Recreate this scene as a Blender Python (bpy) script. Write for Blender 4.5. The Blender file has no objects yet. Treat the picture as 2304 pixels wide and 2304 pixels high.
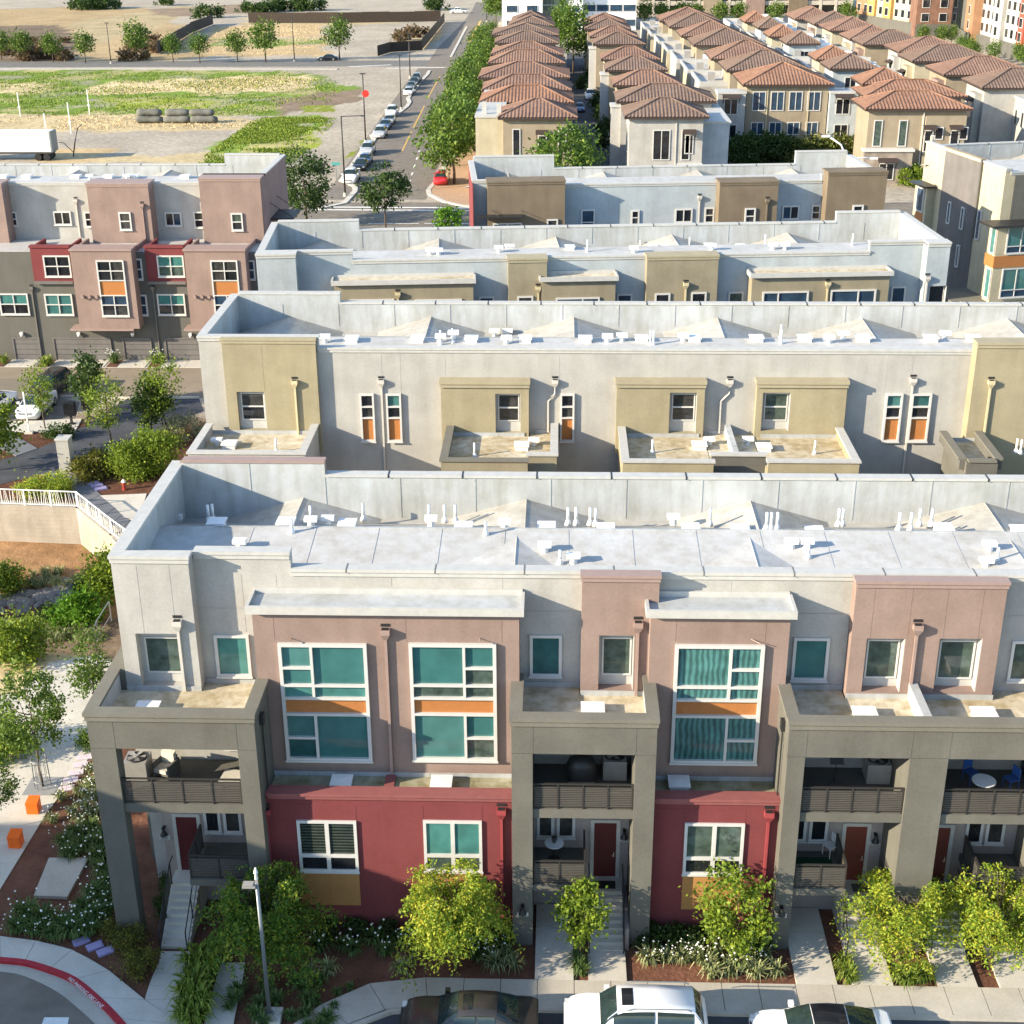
import bpy, math, random
import numpy as np
from mathutils import Vector, Matrix
random.seed(7); rng = np.random.default_rng(7)
SC = bpy.context.scene; COL = SC.collection

# ------------------------------------------------------------------ camera
F_PX, CAM_H = 3168.0, 36.0
PITCH, YAW, ROLL = math.radians(23.7), math.radians(1.97), math.radians(0.38)
_fw = np.array([-math.sin(YAW)*math.cos(PITCH), math.cos(YAW)*math.cos(PITCH), -math.sin(PITCH)])
_r0 = np.array([math.cos(YAW), math.sin(YAW), 0.0]); _u0 = np.cross(_r0, _fw)
_r = math.cos(ROLL)*_r0 - math.sin(ROLL)*_u0
_u = math.sin(ROLL)*_r0 + math.cos(ROLL)*_u0
CAM = np.array([0.0, 0.0, CAM_H])
cam_data = bpy.data.cameras.new('camera'); cam = bpy.data.objects.new('camera', cam_data); COL.objects.link(cam)
cam_data.sensor_width = 36.0; cam_data.lens = 36.0*F_PX/2304.0
cam_data.clip_start = 0.5; cam_data.clip_end = 8000.0
cam.matrix_world = Matrix(((_r[0], _u[0], -_fw[0], 0.0), (_r[1], _u[1], -_fw[1], 0.0), (_r[2], _u[2], -_fw[2], CAM_H), (0, 0, 0, 1)))
SC.camera = cam

# ------------------------------------------------------------------ sky, sun, exposure
L = Vector((1.0, 0.42, -0.41)).normalized()          # the way sunlight travels
SUN_EL = math.asin(-L.z); SUN_AZ = math.atan2(-L.x, -L.y)   # azimuth from +Y towards +X
world = bpy.data.worlds.new('World'); SC.world = world; world.use_nodes = True
wn = world.node_tree; bg = wn.nodes['Background']
sky = wn.nodes.new('ShaderNodeTexSky'); sky.sky_type = 'NISHITA'; sky.sun_disc = False
sky.sun_elevation = SUN_EL; sky.sun_rotation = SUN_AZ
sky.air_density = 1.0; sky.dust_density = 0.4; sky.ozone_density = 1.6; sky.altitude = 50
wn.links.new(sky.outputs['Color'], bg.inputs['Color']); bg.inputs['Strength'].default_value = 0.15
sd = bpy.data.lights.new('sun', 'SUN'); sd.energy = 4.6; sd.angle = math.radians(0.53); sd.color = (1.0, 0.87, 0.66)
sun = bpy.data.objects.new('sun', sd); COL.objects.link(sun); sun.rotation_euler = L.to_track_quat('-Z', 'Y').to_euler()
sun.location = (-40, -20, 60)
SC.view_settings.view_transform = 'Standard'; SC.view_settings.look = 'None'
SC.view_settings.exposure = 1.34; SC.view_settings.gamma = 1.0; SC.view_settings.use_curve_mapping = False
SC.render.engine = 'CYCLES'
SC.cycles.max_bounces = 6; SC.cycles.diffuse_bounces = 3; SC.cycles.glossy_bounces = 2; SC.cycles.transparent_max_bounces = 6
SC.cycles.use_denoising = True; SC.cycles.caustics_reflective = False; SC.cycles.caustics_refractive = False

# ------------------------------------------------------------------ pixel -> place (a pixel gives a direction, the plane gives the distance)
def ray(x, y): return _fw + _r*((x-1152.0)/F_PX) - _u*((y-1152.0)/F_PX)
def onZ(x, y, z=0.0): d = ray(x, y); return CAM + d*((z-CAM_H)/d[2])
def onY(x, y, yp): d = ray(x, y); return CAM + d*(yp/d[1])
def onX(x, y, xp): d = ray(x, y); return CAM + d*(xp/d[0])
def rect(x0, y0, x1, y1, yp):
    """pixel rectangle (x at mid height) -> X0, X1, Z0, Z1 on the plane Y = yp"""
    xm, ym = (x0+x1)/2, (y0+y1)/2
    return onY(x0, ym, yp)[0], onY(x1, ym, yp)[0], onY(xm, y1, yp)[2], onY(xm, y0, yp)[2]
def PX(x, y, yp): return onY(x, y, yp)[0]
def PZ(x, y, yp): return onY(x, y, yp)[2]

# ------------------------------------------------------------------ mesh helpers
class MB:
    def __init__(s): s.v = []; s.f = []; s.m = []; s.mi = 0
    def pts(s, P): i = len(s.v); s.v.extend([tuple(p) for p in P]); return i
    def face(s, P): i = s.pts(P); s.f.append(tuple(range(i, i+len(P)))); s.m.append(s.mi); return s
    def box(s, x0, x1, y0, y1, z0, z1):
        if x1 < x0: x0, x1 = x1, x0
        if y1 < y0: y0, y1 = y1, y0
        if z1 < z0: z0, z1 = z1, z0
        i = s.pts([(x0,y0,z0),(x1,y0,z0),(x1,y1,z0),(x0,y1,z0),(x0,y0,z1),(x1,y0,z1),(x1,y1,z1),(x0,y1,z1)])
        for q in ((0,3,2,1),(4,5,6,7),(0,1,5,4),(1,2,6,5),(2,3,7,6),(3,0,4,7)): s.f.append(tuple(i+k for k in q)); s.m.append(s.mi)
        return s
    def prism(s, poly, z0, z1):          # poly: ccw xy list
        n = len(poly); zb = z0 if hasattr(z0, '__len__') else [z0]*n; zt = z1 if hasattr(z1, '__len__') else [z1]*n
        i = s.pts([(p[0],p[1],zb[k]) for k,p in enumerate(poly)] + [(p[0],p[1],zt[k]) for k,p in enumerate(poly)])
        s.f.append(tuple(i+k for k in range(n-1,-1,-1))); s.f.append(tuple(i+n+k for k in range(n))); s.m += [s.mi]*2
        for k in range(n): s.f.append((i+k, i+(k+1)%n, i+n+(k+1)%n, i+n+k)); s.m.append(s.mi)
        return s
    def cyl(s, c, r, h, n=10, r2=None, axis='z'):
        r2 = r if r2 is None else r2; P = []
        for rr, t in ((r, 0.0), (r2, h)):
            for k in range(n):
                a = 2*math.pi*k/n; p = (rr*math.cos(a), rr*math.sin(a), t)
                if axis == 'x': p = (p[2], p[0], p[1])
                elif axis == 'y': p = (p[0], p[2], p[1])
                P.append((c[0]+p[0], c[1]+p[1], c[2]+p[2]))
        i = s.pts(P)
        s.f.append(tuple(i+k for k in range(n-1,-1,-1))); s.f.append(tuple(i+n+k for k in range(n))); s.m += [s.mi]*2
        for k in range(n): s.f.append((i+k, i+(k+1)%n, i+n+(k+1)%n, i+n+k)); s.m.append(s.mi)
        return s
    def tube(s, path, r, n=6, r1=None):
        path = [Vector(p) for p in path]; m = len(path); rings = []
        for k, p in enumerate(path):
            d = (path[min(k+1,m-1)] - path[max(k-1,0)]).normalized()
            a = d.cross(Vector((0,0,1)) if abs(d.z) < .9 else Vector((1,0,0))).normalized(); b = d.cross(a)
            rr = r if r1 is None else r + (r1-r)*k/max(m-1,1)
            rings.append(s.pts([p + a*(rr*math.cos(2*math.pi*q/n)) + b*(rr*math.sin(2*math.pi*q/n)) for q in range(n)]))
        for k in range(m-1):
            for q in range(n):
                s.f.append((rings[k]+q, rings[k]+(q+1)%n, rings[k+1]+(q+1)%n, rings[k+1]+q)); s.m.append(s.mi)
        s.f.append(tuple(rings[0]+q for q in range(n-1,-1,-1))); s.f.append(tuple(rings[-1]+q for q in range(n))); s.m += [s.mi]*2
        return s
    def plate(s, x0, x1, z0, z1, holes, y0, y1, back=False):
        """wall slab facing -Y from y0 (front) to y1 with rectangular holes [(x0,x1,z0,z1)]"""
        xs = sorted({x0, x1, *[min(max(h[k], x0), x1) for h in holes for k in (0,1)]})
        zs = sorted({z0, z1, *[min(max(h[k], z0), z1) for h in holes for k in (2,3)]})
        def solid(i, j):
            if i < 0 or j < 0 or i >= len(xs)-1 or j >= len(zs)-1: return False
            cx, cz = (xs[i]+xs[i+1])/2, (zs[j]+zs[j+1])/2
            return not any(h[0] < cx < h[1] and h[2] < cz < h[3] for h in holes)
        for i in range(len(xs)-1):
            for j in range(len(zs)-1):
                a, b, c, d = xs[i], xs[i+1], zs[j], zs[j+1]
                if not solid(i, j):
                    if back: s.face([(a,y1-.005,c),(b,y1-.005,c),(b,y1-.005,d),(a,y1-.005,d)])
                    continue
                s.face([(a,y0,c),(b,y0,c),(b,y0,d),(a,y0,d)]); s.face([(b,y1,c),(a,y1,c),(a,y1,d),(b,y1,d)])
                if not solid(i-1,j): s.face([(a,y1,c),(a,y0,c),(a,y0,d),(a,y1,d)])
                if not solid(i+1,j): s.face([(b,y0,c),(b,y1,c),(b,y1,d),(b,y0,d)])
                if not solid(i,j-1): s.face([(a,y1,c),(b,y1,c),(b,y0,c),(a,y0,c)])
                if not solid(i,j+1): s.face([(a,y0,d),(b,y0,d),(b,y1,d),(a,y1,d)])
        return s
    def xf(s, M):
        s.v = [tuple(M @ Vector(p)) for p in s.v]; return s

WL = {}
def mesh_of(name, mb, mats, off=(0,0,0), smooth=False):
    me = bpy.data.meshes.new(name)
    o = off; me.from_pydata([(v[0]-o[0], v[1]-o[1], v[2]-o[2]) for v in mb.v], [], mb.f)
    for m in (mats if isinstance(mats, (list, tuple)) else [mats]): me.materials.append(m)
    if any(mb.m): me.polygons.foreach_set('material_index', mb.m)
    if smooth: me.polygons.foreach_set('use_smooth', [True]*len(me.polygons))
    me.update(); return me
def O(name, mb, mat, parent=None, smooth=False, kind=None):
    off = WL.get(parent, (0,0,0)) if parent else (0,0,0)
    ob = bpy.data.objects.new(name, mesh_of(name, mb, mat, off, smooth)); COL.objects.link(ob)
    if parent: ob.parent = parent
    WL[ob] = off
    if kind: ob['kind'] = kind
    return ob
def tag(o, label, cat, group=None):
    o['label'] = label; o['category'] = cat
    if group: o['group'] = group
    return o
def thing(name, label, cat, loc=(0,0,0), group=None):
    o = bpy.data.objects.new(name, None); COL.objects.link(o); o.location = loc; WL[o] = tuple(loc); o.empty_display_size = .3
    return tag(o, label, cat, group)
def struct(name, mb, mat, smooth=False, parent=None):
    o = O(name, mb, mat, parent, smooth)
    if not parent: o['kind'] = 'structure'
    return o
def B(parent, name, mat, *a): return O(name, MB().box(*a), mat, parent)
def copy_tree(o, parent=None):
    c = o.copy(); COL.objects.link(c)
    if parent: c.parent = parent
    for ch in o.children: copy_tree(ch, c)
    return c
def place(o, loc, rz=0.0, s=1.0, label=None, first=False):
    c = o if first else copy_tree(o)
    c.location = loc; c.rotation_euler = (0,0,rz); c.scale = s if hasattr(s, '__len__') else (s,s,s)
    if label: c['label'] = label
    return c
# ------------------------------------------------------------------ materials
def srgb(r, g, b): return tuple(((c/255.0)/12.92 if c/255.0 <= .04045 else ((c/255.0+.055)/1.055)**2.4) for c in (r, g, b))
def base_mat(name, col, rough=.8, spec=.3, metal=0.0):
    m = bpy.data.materials.new(name); m.use_nodes = True; b = m.node_tree.nodes['Principled BSDF']
    b.inputs['Base Color'].default_value = (*col, 1); b.inputs['Roughness'].default_value = rough
    b.inputs['Specular IOR Level'].default_value = spec; b.inputs['Metallic'].default_value = metal
    return m, m.node_tree, b
def N(nt, t, **kw):
    n = nt.nodes.new(t)
    for k, v in kw.items():
        if k in n.inputs: n.inputs[k].default_value = v
        else: setattr(n, k, v)
    return n
def noise(nt, scale, detail=4, vec=None, rough=.6):
    n = N(nt, 'ShaderNodeTexNoise', Scale=scale, Detail=detail, Roughness=rough)
    if vec: nt.links.new(vec, n.inputs['Vector'])
    return n.outputs['Fac']
def ramp(nt, fac, stops):
    r = nt.nodes.new('ShaderNodeValToRGB'); e = r.color_ramp.elements
    while len(e) < len(stops): e.new(.5)
    for k, (p, c) in enumerate(stops): e[k].position = p; e[k].color = (*c, 1) if len(c) == 3 else c
    nt.links.new(fac, r.inputs['Fac']); return r.outputs['Color']
def mulc(nt, a, b, fac=1.0):
    m = N(nt, 'ShaderNodeMix', data_type='RGBA', blend_type='MULTIPLY'); m.inputs[0].default_value = fac
    for s, i in ((a, 6), (b, 7)):
        if hasattr(s, 'links'): nt.links.new(s, m.inputs[i])
        else: m.inputs[i].default_value = (*s, 1)
    return m.outputs[2]
def objvec(nt, scale=(1,1,1), which='Object'):
    t = nt.nodes.new('ShaderNodeTexCoord'); mp = nt.nodes.new('ShaderNodeMapping'); mp.inputs['Scale'].default_value = scale
    nt.links.new(t.outputs[which], mp.inputs['Vector']); return mp.outputs['Vector']
def bump(nt, b, fac, strength=.3, dist=.02):
    n = N(nt, 'ShaderNodeBump', Strength=strength, Distance=dist); nt.links.new(fac, n.inputs['Height']); nt.links.new(n.outputs['Normal'], b.inputs['Normal'])
def stucco(name, col, var=.15, streak=.09, rough=.9):
    m, nt, b = base_mat(name, col, rough, .15)
    v = objvec(nt); vs = objvec(nt, (1.3, 1.3, .16))
    g0 = 1-var; c1 = ramp(nt, noise(nt, .55, 5, v), [(.3, (g0,g0,g0)), (.7, (1+var*.5,)*3)])
    s0 = 1-streak; c2 = ramp(nt, noise(nt, 1.0, 4, vs), [(.35, (s0,s0*.99,s0*.97)), (.6, (1,1,1))])
    c3 = ramp(nt, noise(nt, 9, 3, v), [(.3, (.93,)*3), (.7, (1.04,)*3)])
    c = mulc(nt, mulc(nt, mulc(nt, col, c1), c2), c3); nt.links.new(c, b.inputs['Base Color'])
    bump(nt, b, noise(nt, 30, 4, v, .7), .35, .02); return m
def plain(name, col, rough=.6, spec=.35, metal=0.0, var=.08, scale=3.0):
    m, nt, b = base_mat(name, col, rough, spec, metal)
    v = objvec(nt); c = ramp(nt, noise(nt, scale, 4, v), [(.3, (1-var,)*3), (.7, (1+var*.6,)*3)])
    nt.links.new(mulc(nt, col, c), b.inputs['Base Color']); return m
def glass(name, col, rough=.06, var=.35, scale=1.3, stripes=None, spec=.5):
    """window pane with what hangs right behind it (blind, curtain, dark room) as its own colour"""
    m, nt, b = base_mat(name, col, rough, spec)
    v = objvec(nt); c = ramp(nt, noise(nt, scale, 2, v), [(.3, (1-var,)*3), (.7, (1+var*.4,)*3)])
    out = mulc(nt, col, c)
    if stripes:
        ax, sc, lo = stripes; w = N(nt, 'ShaderNodeTexWave', Scale=sc, Distortion=3.5 if ax == 'X' else 0.0); w.bands_direction = ax
        w.inputs['Detail'].default_value = 1.0
        nt.links.new(v, w.inputs['Vector']); out = mulc(nt, out, ramp(nt, w.outputs['Fac'], [(.3, (lo,)*3), (.7, (1.1,)*3)]))
    nt.links.new(out, b.inputs['Base Color']); b.inputs['Coat Weight'].default_value = .35; b.inputs['Coat Roughness'].default_value = .02
    return m
def leafmat(name, stops, trans=.35, rough=.55):
    m, nt, b = base_mat(name, stops[1][1], rough, .25)
    g = nt.nodes.new('ShaderNodeNewGeometry'); v = objvec(nt)
    mx = N(nt, 'ShaderNodeMath', operation='MULTIPLY_ADD'); mx.inputs[1].default_value = .55; nt.links.new(g.outputs['Random Per Island'], mx.inputs[0])
    nz = N(nt, 'ShaderNodeMath', operation='MULTIPLY'); nz.inputs[1].default_value = .5; nt.links.new(noise(nt, .9, 3, v), nz.inputs[0]); nt.links.new(nz.outputs[0], mx.inputs[2])
    c = ramp(nt, mx.outputs[0], stops); nt.links.new(c, b.inputs['Base Color'])
    t = nt.nodes.new('ShaderNodeBsdfTranslucent'); nt.links.new(c, t.inputs['Color'])
    s = nt.nodes.new('ShaderNodeMixShader'); s.inputs[0].default_value = trans
    out = nt.nodes['Material Output']; nt.links.new(b.outputs[0], s.inputs[1]); nt.links.new(t.outputs[0], s.inputs[2]); nt.links.new(s.outputs[0], out.inputs['Surface'])
    return m
M = {}
M['white'] = stucco('white_stucco', (.415,.403,.375))
M['pale'] = stucco('pale_blue_stucco', (.385,.425,.445))
M['pink'] = stucco('taupe_pink_stucco', (.285,.205,.175))
M['red'] = stucco('maroon_stucco', (.19,.05,.052), .08, .06)
M['gray'] = stucco('olive_gray_stucco', (.142,.137,.117))
M['graytrim'] = stucco('gray_cap', (.18,.17,.14), .1, .05)
M['tan'] = stucco('sand_stucco', (.33,.288,.19))
M['tancap'] = stucco('sand_cap', (.36,.315,.215), .1, .05)
M['tan2'] = stucco('ochre_stucco', (.28,.245,.172))
M['olive'] = stucco('brown_olive_stucco', (.19,.15,.105))
M['charcoal'] = stucco('charcoal_stucco', (.13,.125,.11), .1, .08)
M['darkgray'] = stucco('slate_stucco', (.165,.152,.145))
M['cream'] = stucco('cream_stucco', (.48,.42,.295))
M['beige'] = stucco('beige_stucco', (.32,.265,.19))
M['siding'] = stucco('taupe_siding', (.34,.295,.275))
M['orange'] = plain('orange_panel', (.40,.16,.05), .55, .3, var=.1, scale=6)
M['mustard'] = plain('mustard_panel', (.40,.20,.07), .6, .3, var=.1, scale=6)
M['trim'] = plain('white_trim', (.54,.53,.505), .5, .3, var=.06)
M['cap'] = plain('white_cap', (.46,.45,.42), .6, .25, var=.10)
M['redcap'] = plain('red_cap', (.25,.085,.08), .6, .3, var=.1)
M['dspout_w'] = plain('white_downspout', (.52,.49,.44), .55, .3)
M['dspout_p'] = plain('pink_downspout', (.31,.22,.19), .55, .3)
M['dspout_r'] = plain('red_downspout', (.30,.055,.06), .55, .3)
M['dspout_t'] = plain('sand_downspout', (.55,.47,.29), .55, .3)
M['dspout_g'] = plain('gray_downspout', (.16,.15,.13), .55, .3)
M['black'] = plain('black_metal', (.025,.024,.024), .5, .4)
M['rail'] = plain('dark_railing', (.05,.046,.042), .5, .4, .3)
M['slat'] = plain('railing_slat', (.115,.105,.092), .55, .3, .3)
M['door'] = plain('maroon_door', (.085,.014,.016), .45, .4)
M['door2'] = plain('rust_door', (.15,.035,.025), .45, .4)
M['steel'] = plain('steel', (.55,.55,.55), .35, .5, .9)
M['acgray'] = plain('condenser_gray', (.33,.32,.30), .5, .4, .2)
M['lampgray'] = plain('pole_gray', (.22,.24,.25), .45, .5, .5)
M['concrete'] = stucco('concrete', (.47,.43,.365), .14, .04)
M['concrete_w'] = stucco('pale_concrete', (.55,.515,.45), .12, .04)
def tpo(name, col, dirt, amount):
    m, nt, b = base_mat(name, col, .55, .3)
    v = objvec(nt); vs = objvec(nt, (1.6,1.6,.25))
    c = ramp(nt, noise(nt, .35, 7, v, .7), [(.35, (1,1,1)), (.72, dirt)])
    c2 = ramp(nt, noise(nt, 1.3, 5, vs), [(.4, (1,1,1)), (.75, tuple(1-amount*(1-k) for k in dirt))])
    nt.links.new(mulc(nt, mulc(nt, col, c), c2), b.inputs['Base Color']); bump(nt, b, noise(nt, 4, 4, v), .25, .05); return m
M['roof'] = tpo('white_membrane', (.50,.495,.485), (.78,.75,.69), .85)
M['lining'] = tpo('parapet_membrane', (.46,.48,.495), (.72,.70,.64), .8)
M['roof_dirt_shade'] = tpo('dirt_shade_membrane', (.44,.43,.40), (.72,.70,.66), .9)  # gray holds drain dirt and the rear slope's grazing shade, both as colour
M['deck'] = tpo('deck_membrane', (.66,.61,.50), (.52,.43,.26), .9)
M['moss'] = tpo('mossy_membrane', (.42,.40,.30), (.45,.40,.22), 1.0)
M['unit'] = plain('white_roof_unit', (.78,.77,.74), .45, .4)
M['teal'] = glass('teal_blind_glass', (.045,.145,.14), var=.18)
M['teal3'] = glass('deep_teal_glass', (.032,.108,.11), var=.3)
M['teal4'] = glass('light_teal_glass', (.065,.175,.165), var=.25, scale=.8)
M['darkglass2'] = glass('dusky_glass', (.05,.05,.048), var=.5, scale=2.2)
M['teal2'] = glass('pale_teal_glass', (.06,.19,.175), var=.3)
M['curtain'] = glass('curtain_glass', (.08,.21,.20), stripes=('X', 1.5, .6))
M['zebra'] = glass('zebra_blind_glass', (.05,.065,.055), stripes=('Z', 2.4, .25))
M['darkglass'] = glass('dark_glass', (.018,.02,.024), var=.5)
M['greenglass'] = glass('green_gray_glass', (.07,.10,.085), var=.5, scale=2.5)
M['blueglass'] = glass('blue_glass', (.03,.06,.10), var=.4)
M['asphalt'] = plain('asphalt', (.20,.172,.140), .9, .2, var=.25, scale=.8)
M['asphalt2'] = plain('dark_asphalt', (.068,.072,.082), .9, .2, var=.25, scale=.8)
M['lane'] = plain('tan_asphalt', (.25,.205,.15), .9, .2, var=.12, scale=.5)
M['paint'] = plain('road_paint_white', (.75,.74,.70), .7, .3, var=.15, scale=8)
M['yellowpaint'] = plain('road_paint_yellow', (.58,.36,.09), .7, .3, var=.2, scale=8)
M['redpaint'] = plain('kerb_paint_red', (.38,.02,.03), .6, .3, var=.2, scale=6)
M['wallconc'] = stucco('board_concrete', (.40,.355,.295), .2, .12)
M['darkwalk'] = stucco('charcoal_concrete', (.17,.175,.19), .12, .04)  # dark bluish-gray concrete of the walks by the drive
M['mulch'] = stucco('bark_mulch', (.13,.062,.042), .5, .1)
M['bark'] = stucco('bark', (.14,.10,.075), .3, .2)
M['rock'] = stucco('riprap_rock', (.20,.185,.17), .35, .05)
M['wood'] = plain('wood_stake', (.36,.29,.22), .8, .2)
M['valve'] = plain('purple_lid', (.36,.31,.50), .6, .3)
M['flower'] = plain('white_flower', (.78,.77,.72), .7, .2)
M['tyre'] = plain('tyre', (.02,.02,.021), .8, .3)
M['safety'] = plain('orange_plastic', (.85,.14,.01), .45, .4)
# ------------------------------------------------------------------ ground sheet (one grid, denser where the picture looks)
def pxpoly(P, z=0.0): return [tuple(onZ(x, y, z)[:2]) for x, y in P]
def inside(X, Y, poly):
    n = len(poly); r = np.zeros(X.shape, bool); j = n-1
    for i in range(n):
        xi, yi = poly[i]; xj, yj = poly[j]
        c = ((yi > Y) != (yj > Y)) & (X < (xj-xi)*(Y-yi)/(yj-yi+1e-12)+xi); r ^= c; j = i
    return r
def vnoise(X, Y, scale, seed=0, octs=4):
    out = np.zeros(X.shape); amp = 1.0; tot = 0
    for o in range(octs):
        g = np.random.default_rng(seed+o).random((256,256)); x = X/scale; y = Y/scale
        xi = np.floor(x).astype(int); yi = np.floor(y).astype(int); fx = x-xi; fy = y-yi; fx = fx*fx*(3-2*fx); fy = fy*fy*(3-2*fy)
        a = g[xi%256,yi%256]; b = g[(xi+1)%256,yi%256]; c = g[xi%256,(yi+1)%256]; d = g[(xi+1)%256,(yi+1)%256]
        out += amp*((a*(1-fx)+b*fx)*(1-fy)+(c*(1-fx)+d*fx)*fy); tot += amp; amp *= .55; scale /= 2.1
    return out/tot
WALL_P = [onZ(-60,1134,0)[:2], onZ(176,1143,0)[:2], onZ(252,1204,0)[:2], np.array([-19.0, 68.5]), np.array([-15.0, 64.0])]
def wall_dist(X, Y):
    """signed distance to the retaining wall line, positive on the basin (camera) side"""
    best = np.full(X.shape, 1e9); sg = np.ones(X.shape)
    for a, b in zip(WALL_P[:-1], WALL_P[1:]):
        d = b-a; t = np.clip(((X-a[0])*d[0]+(Y-a[1])*d[1])/(d@d), 0, 1); px, py = a[0]+t*d[0], a[1]+t*d[1]
        dd = np.hypot(X-px, Y-py); s = np.where((X-a[0])*d[1]-(Y-a[1])*d[0] > 0, 1.0, -1.0); m = dd < best-1e-6; best = np.where(m, dd, best); sg = np.where(m, s, sg)
    return best*sg
def ground_h(X, Y):
    X = np.asarray(X, float); Y = np.asarray(Y, float)
    d = wall_dist(X, Y); ss = lambda t: np.clip(t, 0, 1)**2*(3-2*np.clip(t, 0, 1))
    basin = ss((d+.42)/.2)*(-2.5-.5*ss((d-1)/6)); rise = ss((68.0-(Y+.15*(X+25)))/5.5); left = 1.0
    near = np.where(X < -15.2, 1.0, np.clip((-14.2-X), 0, 1))
    h = basin*(1-rise)*near
    return np.where((Y < 100) & (X > -80), h, 0.0)*np.clip((X+80)/20, 0, 1)
xs = np.unique(np.concatenate([np.linspace(-1800,-320,16), np.linspace(-320,-170,40), np.linspace(-170,-48,82), np.linspace(-48,-13,100), np.linspace(-13,30,30), np.linspace(30,180,30), np.linspace(180,1800,14)]))
ys = np.unique(np.concatenate([np.linspace(-150,36,12), np.linspace(36,90,150), np.linspace(90,150,24), np.linspace(150,300,100), np.linspace(300,620,110), np.linspace(620,3500,22)]))
GX, GY = np.meshgrid(xs, ys)
nz1 = vnoise(GX, GY, 14, 1); nz2 = vnoise(GX, GY, 4, 9, 3); WX = GX+(nz1-.5)*9+(nz2-.5)*3; WY = GY+(vnoise(GX, GY, 16, 21)-.5)*16+(vnoise(GX, GY, 5, 33, 3)-.5)*6
C_DIRT = np.array((.40,.345,.27)); C_GRASS = np.array((.17,.245,.04)); C_LIME = np.array((.30,.34,.05)); C_STRAW = np.array((.56,.44,.25)); C_GOLD = np.array((.46,.335,.18)); C_BROWN = np.array((.17,.125,.085)); C_MULCH = np.array((.15,.07,.045)); C_SOIL = np.array((.33,.19,.095)); C_ROAD = np.array((.25,.225,.19))
col = np.tile(C_DIRT, (*GX.shape, 1)) * (.85+.3*vnoise(GX, GY, 30, 5))[..., None]
PATCH = vnoise(GX, GY, 9, 77, 4)
def paint(poly, c, soft=None, warp=True, keep=None):
    m = inside(WX if warp else GX, WY if warp else GY, poly)
    if keep is not None: m &= keep
    col[m] = c*(.8+.4*nz2[m])[:, None]
    if c[1] > c[0] and warp:
        d = m & (PATCH > .565); col[d] = (.55*C_STRAW+.45*c)*(.8+.4*nz2[d])[:, None]
        d = m & (PATCH < .36); col[d] = (.6*C_DIRT+.4*c)*(.85+.3*nz2[d])[:, None]
F = lambda *P: pxpoly(P)
paint(F((-900,20),(330,18),(420,60),(560,120),(380,140),(-900,140)), C_GOLD*.9)
paint(F((-900,62),(120,58),(200,90),(160,140),(-900,140)), C_BROWN*1.1)
paint(F((150,52),(420,10),(440,30),(260,92),(180,100)), C_STRAW*.75)
paint(F((200,110),(280,80),(292,140),(150,142)), C_GOLD)
paint(F((540,38),(830,36),(900,52),(560,64)), C_STRAW*.9)
paint(F((470,58),(740,56),(736,86),(470,90)), C_GOLD*1.1); paint(F((470,90),(735,88),(735,106),(465,108)), C_GRASS*.9); paint(F((470,104),(732,102),(726,124),(464,126)), C_GOLD*1.1)
paint(F((890,100),(985,55),(1000,70),(950,112),(890,118)), C_GOLD*1.2)
paint(F((330,22),(660,2),(700,14),(400,40)), C_BROWN*1.6)
paint(F((-900,162),(240,158),(560,160),(720,166),(790,195),(740,232),(620,262),(200,262),(-900,262)), C_GRASS)
paint(F((185,196),(420,176),(700,168),(690,192),(610,212),(340,218),(190,212)), C_STRAW*1.1); paint(F((-900,188),(110,186),(90,206),(-900,214)), C_STRAW*1.1)
paint(F((240,225),(560,226),(560,246),(230,248)), C_LIME)
paint(F((-900,262),(300,258),(540,268),(600,290),(500,300),(250,292),(-900,286)), C_STRAW*.95)
paint(F((110,328),(250,330),(250,360),(100,360)), C_GOLD*1.1); paint(F((265,345),(540,335),(470,362),(265,362)), C_STRAW*.9)
paint(F((540,290),(640,262),(735,262),(735,300),(640,350),(560,372),(470,362),(480,340)), C_GRASS*1.25); paint(F((520,335),(640,300),(730,300),(640,352),(520,366)), C_LIME)
paint(F((620,220),(790,200),(800,225),(640,262)), C_BROWN*1.5); paint(F((690,238),(760,232),(750,255),(690,260)), C_LIME*.8)
paint(F((780,335),(830,322),(812,350),(775,355)), C_LIME*.7)
near = (GY < 100)
dw = wall_dist(GX, GY)
m = near & ((GX < -13.5) | ((GY < 47) & (GX < 60))) & (GY > 36); col[m] = (C_MULCH*1.0)*(.8+.5*nz2[m])[:, None]
bas = m & (dw > -.1) & (GY > 56); col[bas] = C_SOIL*(.75+.5*nz2[bas])[:, None]
m2 = bas & (GY + .15*(GX+25) < 72) ; col[m2] = C_BROWN*(.7+.6*nz2[m2])[:, None]
m3 = bas & (GY + .15*(GX+25) < 65.5); col[m3] = C_STRAW*(.75+.45*nz2[m3])[:, None]
m4 = near & (dw <= -.1) & (GY > 66) & (GX < -13.5); col[m4] = (C_MULCH*.8)*(.8+.4*nz2[m4])[:, None]
me = bpy.data.meshes.new('ground'); nxg, nyg = len(xs), len(ys)
GZ = ground_h(GX, GY)
me.from_pydata(np.stack([GX, GY, GZ], -1).reshape(-1,3).tolist(), [], [(j*nxg+i, j*nxg+i+1, (j+1)*nxg+i+1, (j+1)*nxg+i) for j in range(nyg-1) for i in range(nxg-1)])
at = me.attributes.new('zone', 'FLOAT_COLOR', 'POINT'); at.data.foreach_set('color', np.concatenate([np.clip(col,0,1), np.ones((*GX.shape,1))], -1).astype(np.float32).ravel())
m, nt, b = base_mat('ground_cover', (.3,.26,.2), .95, .1)
a = N(nt, 'ShaderNodeAttribute', attribute_name='zone'); v = objvec(nt)
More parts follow.
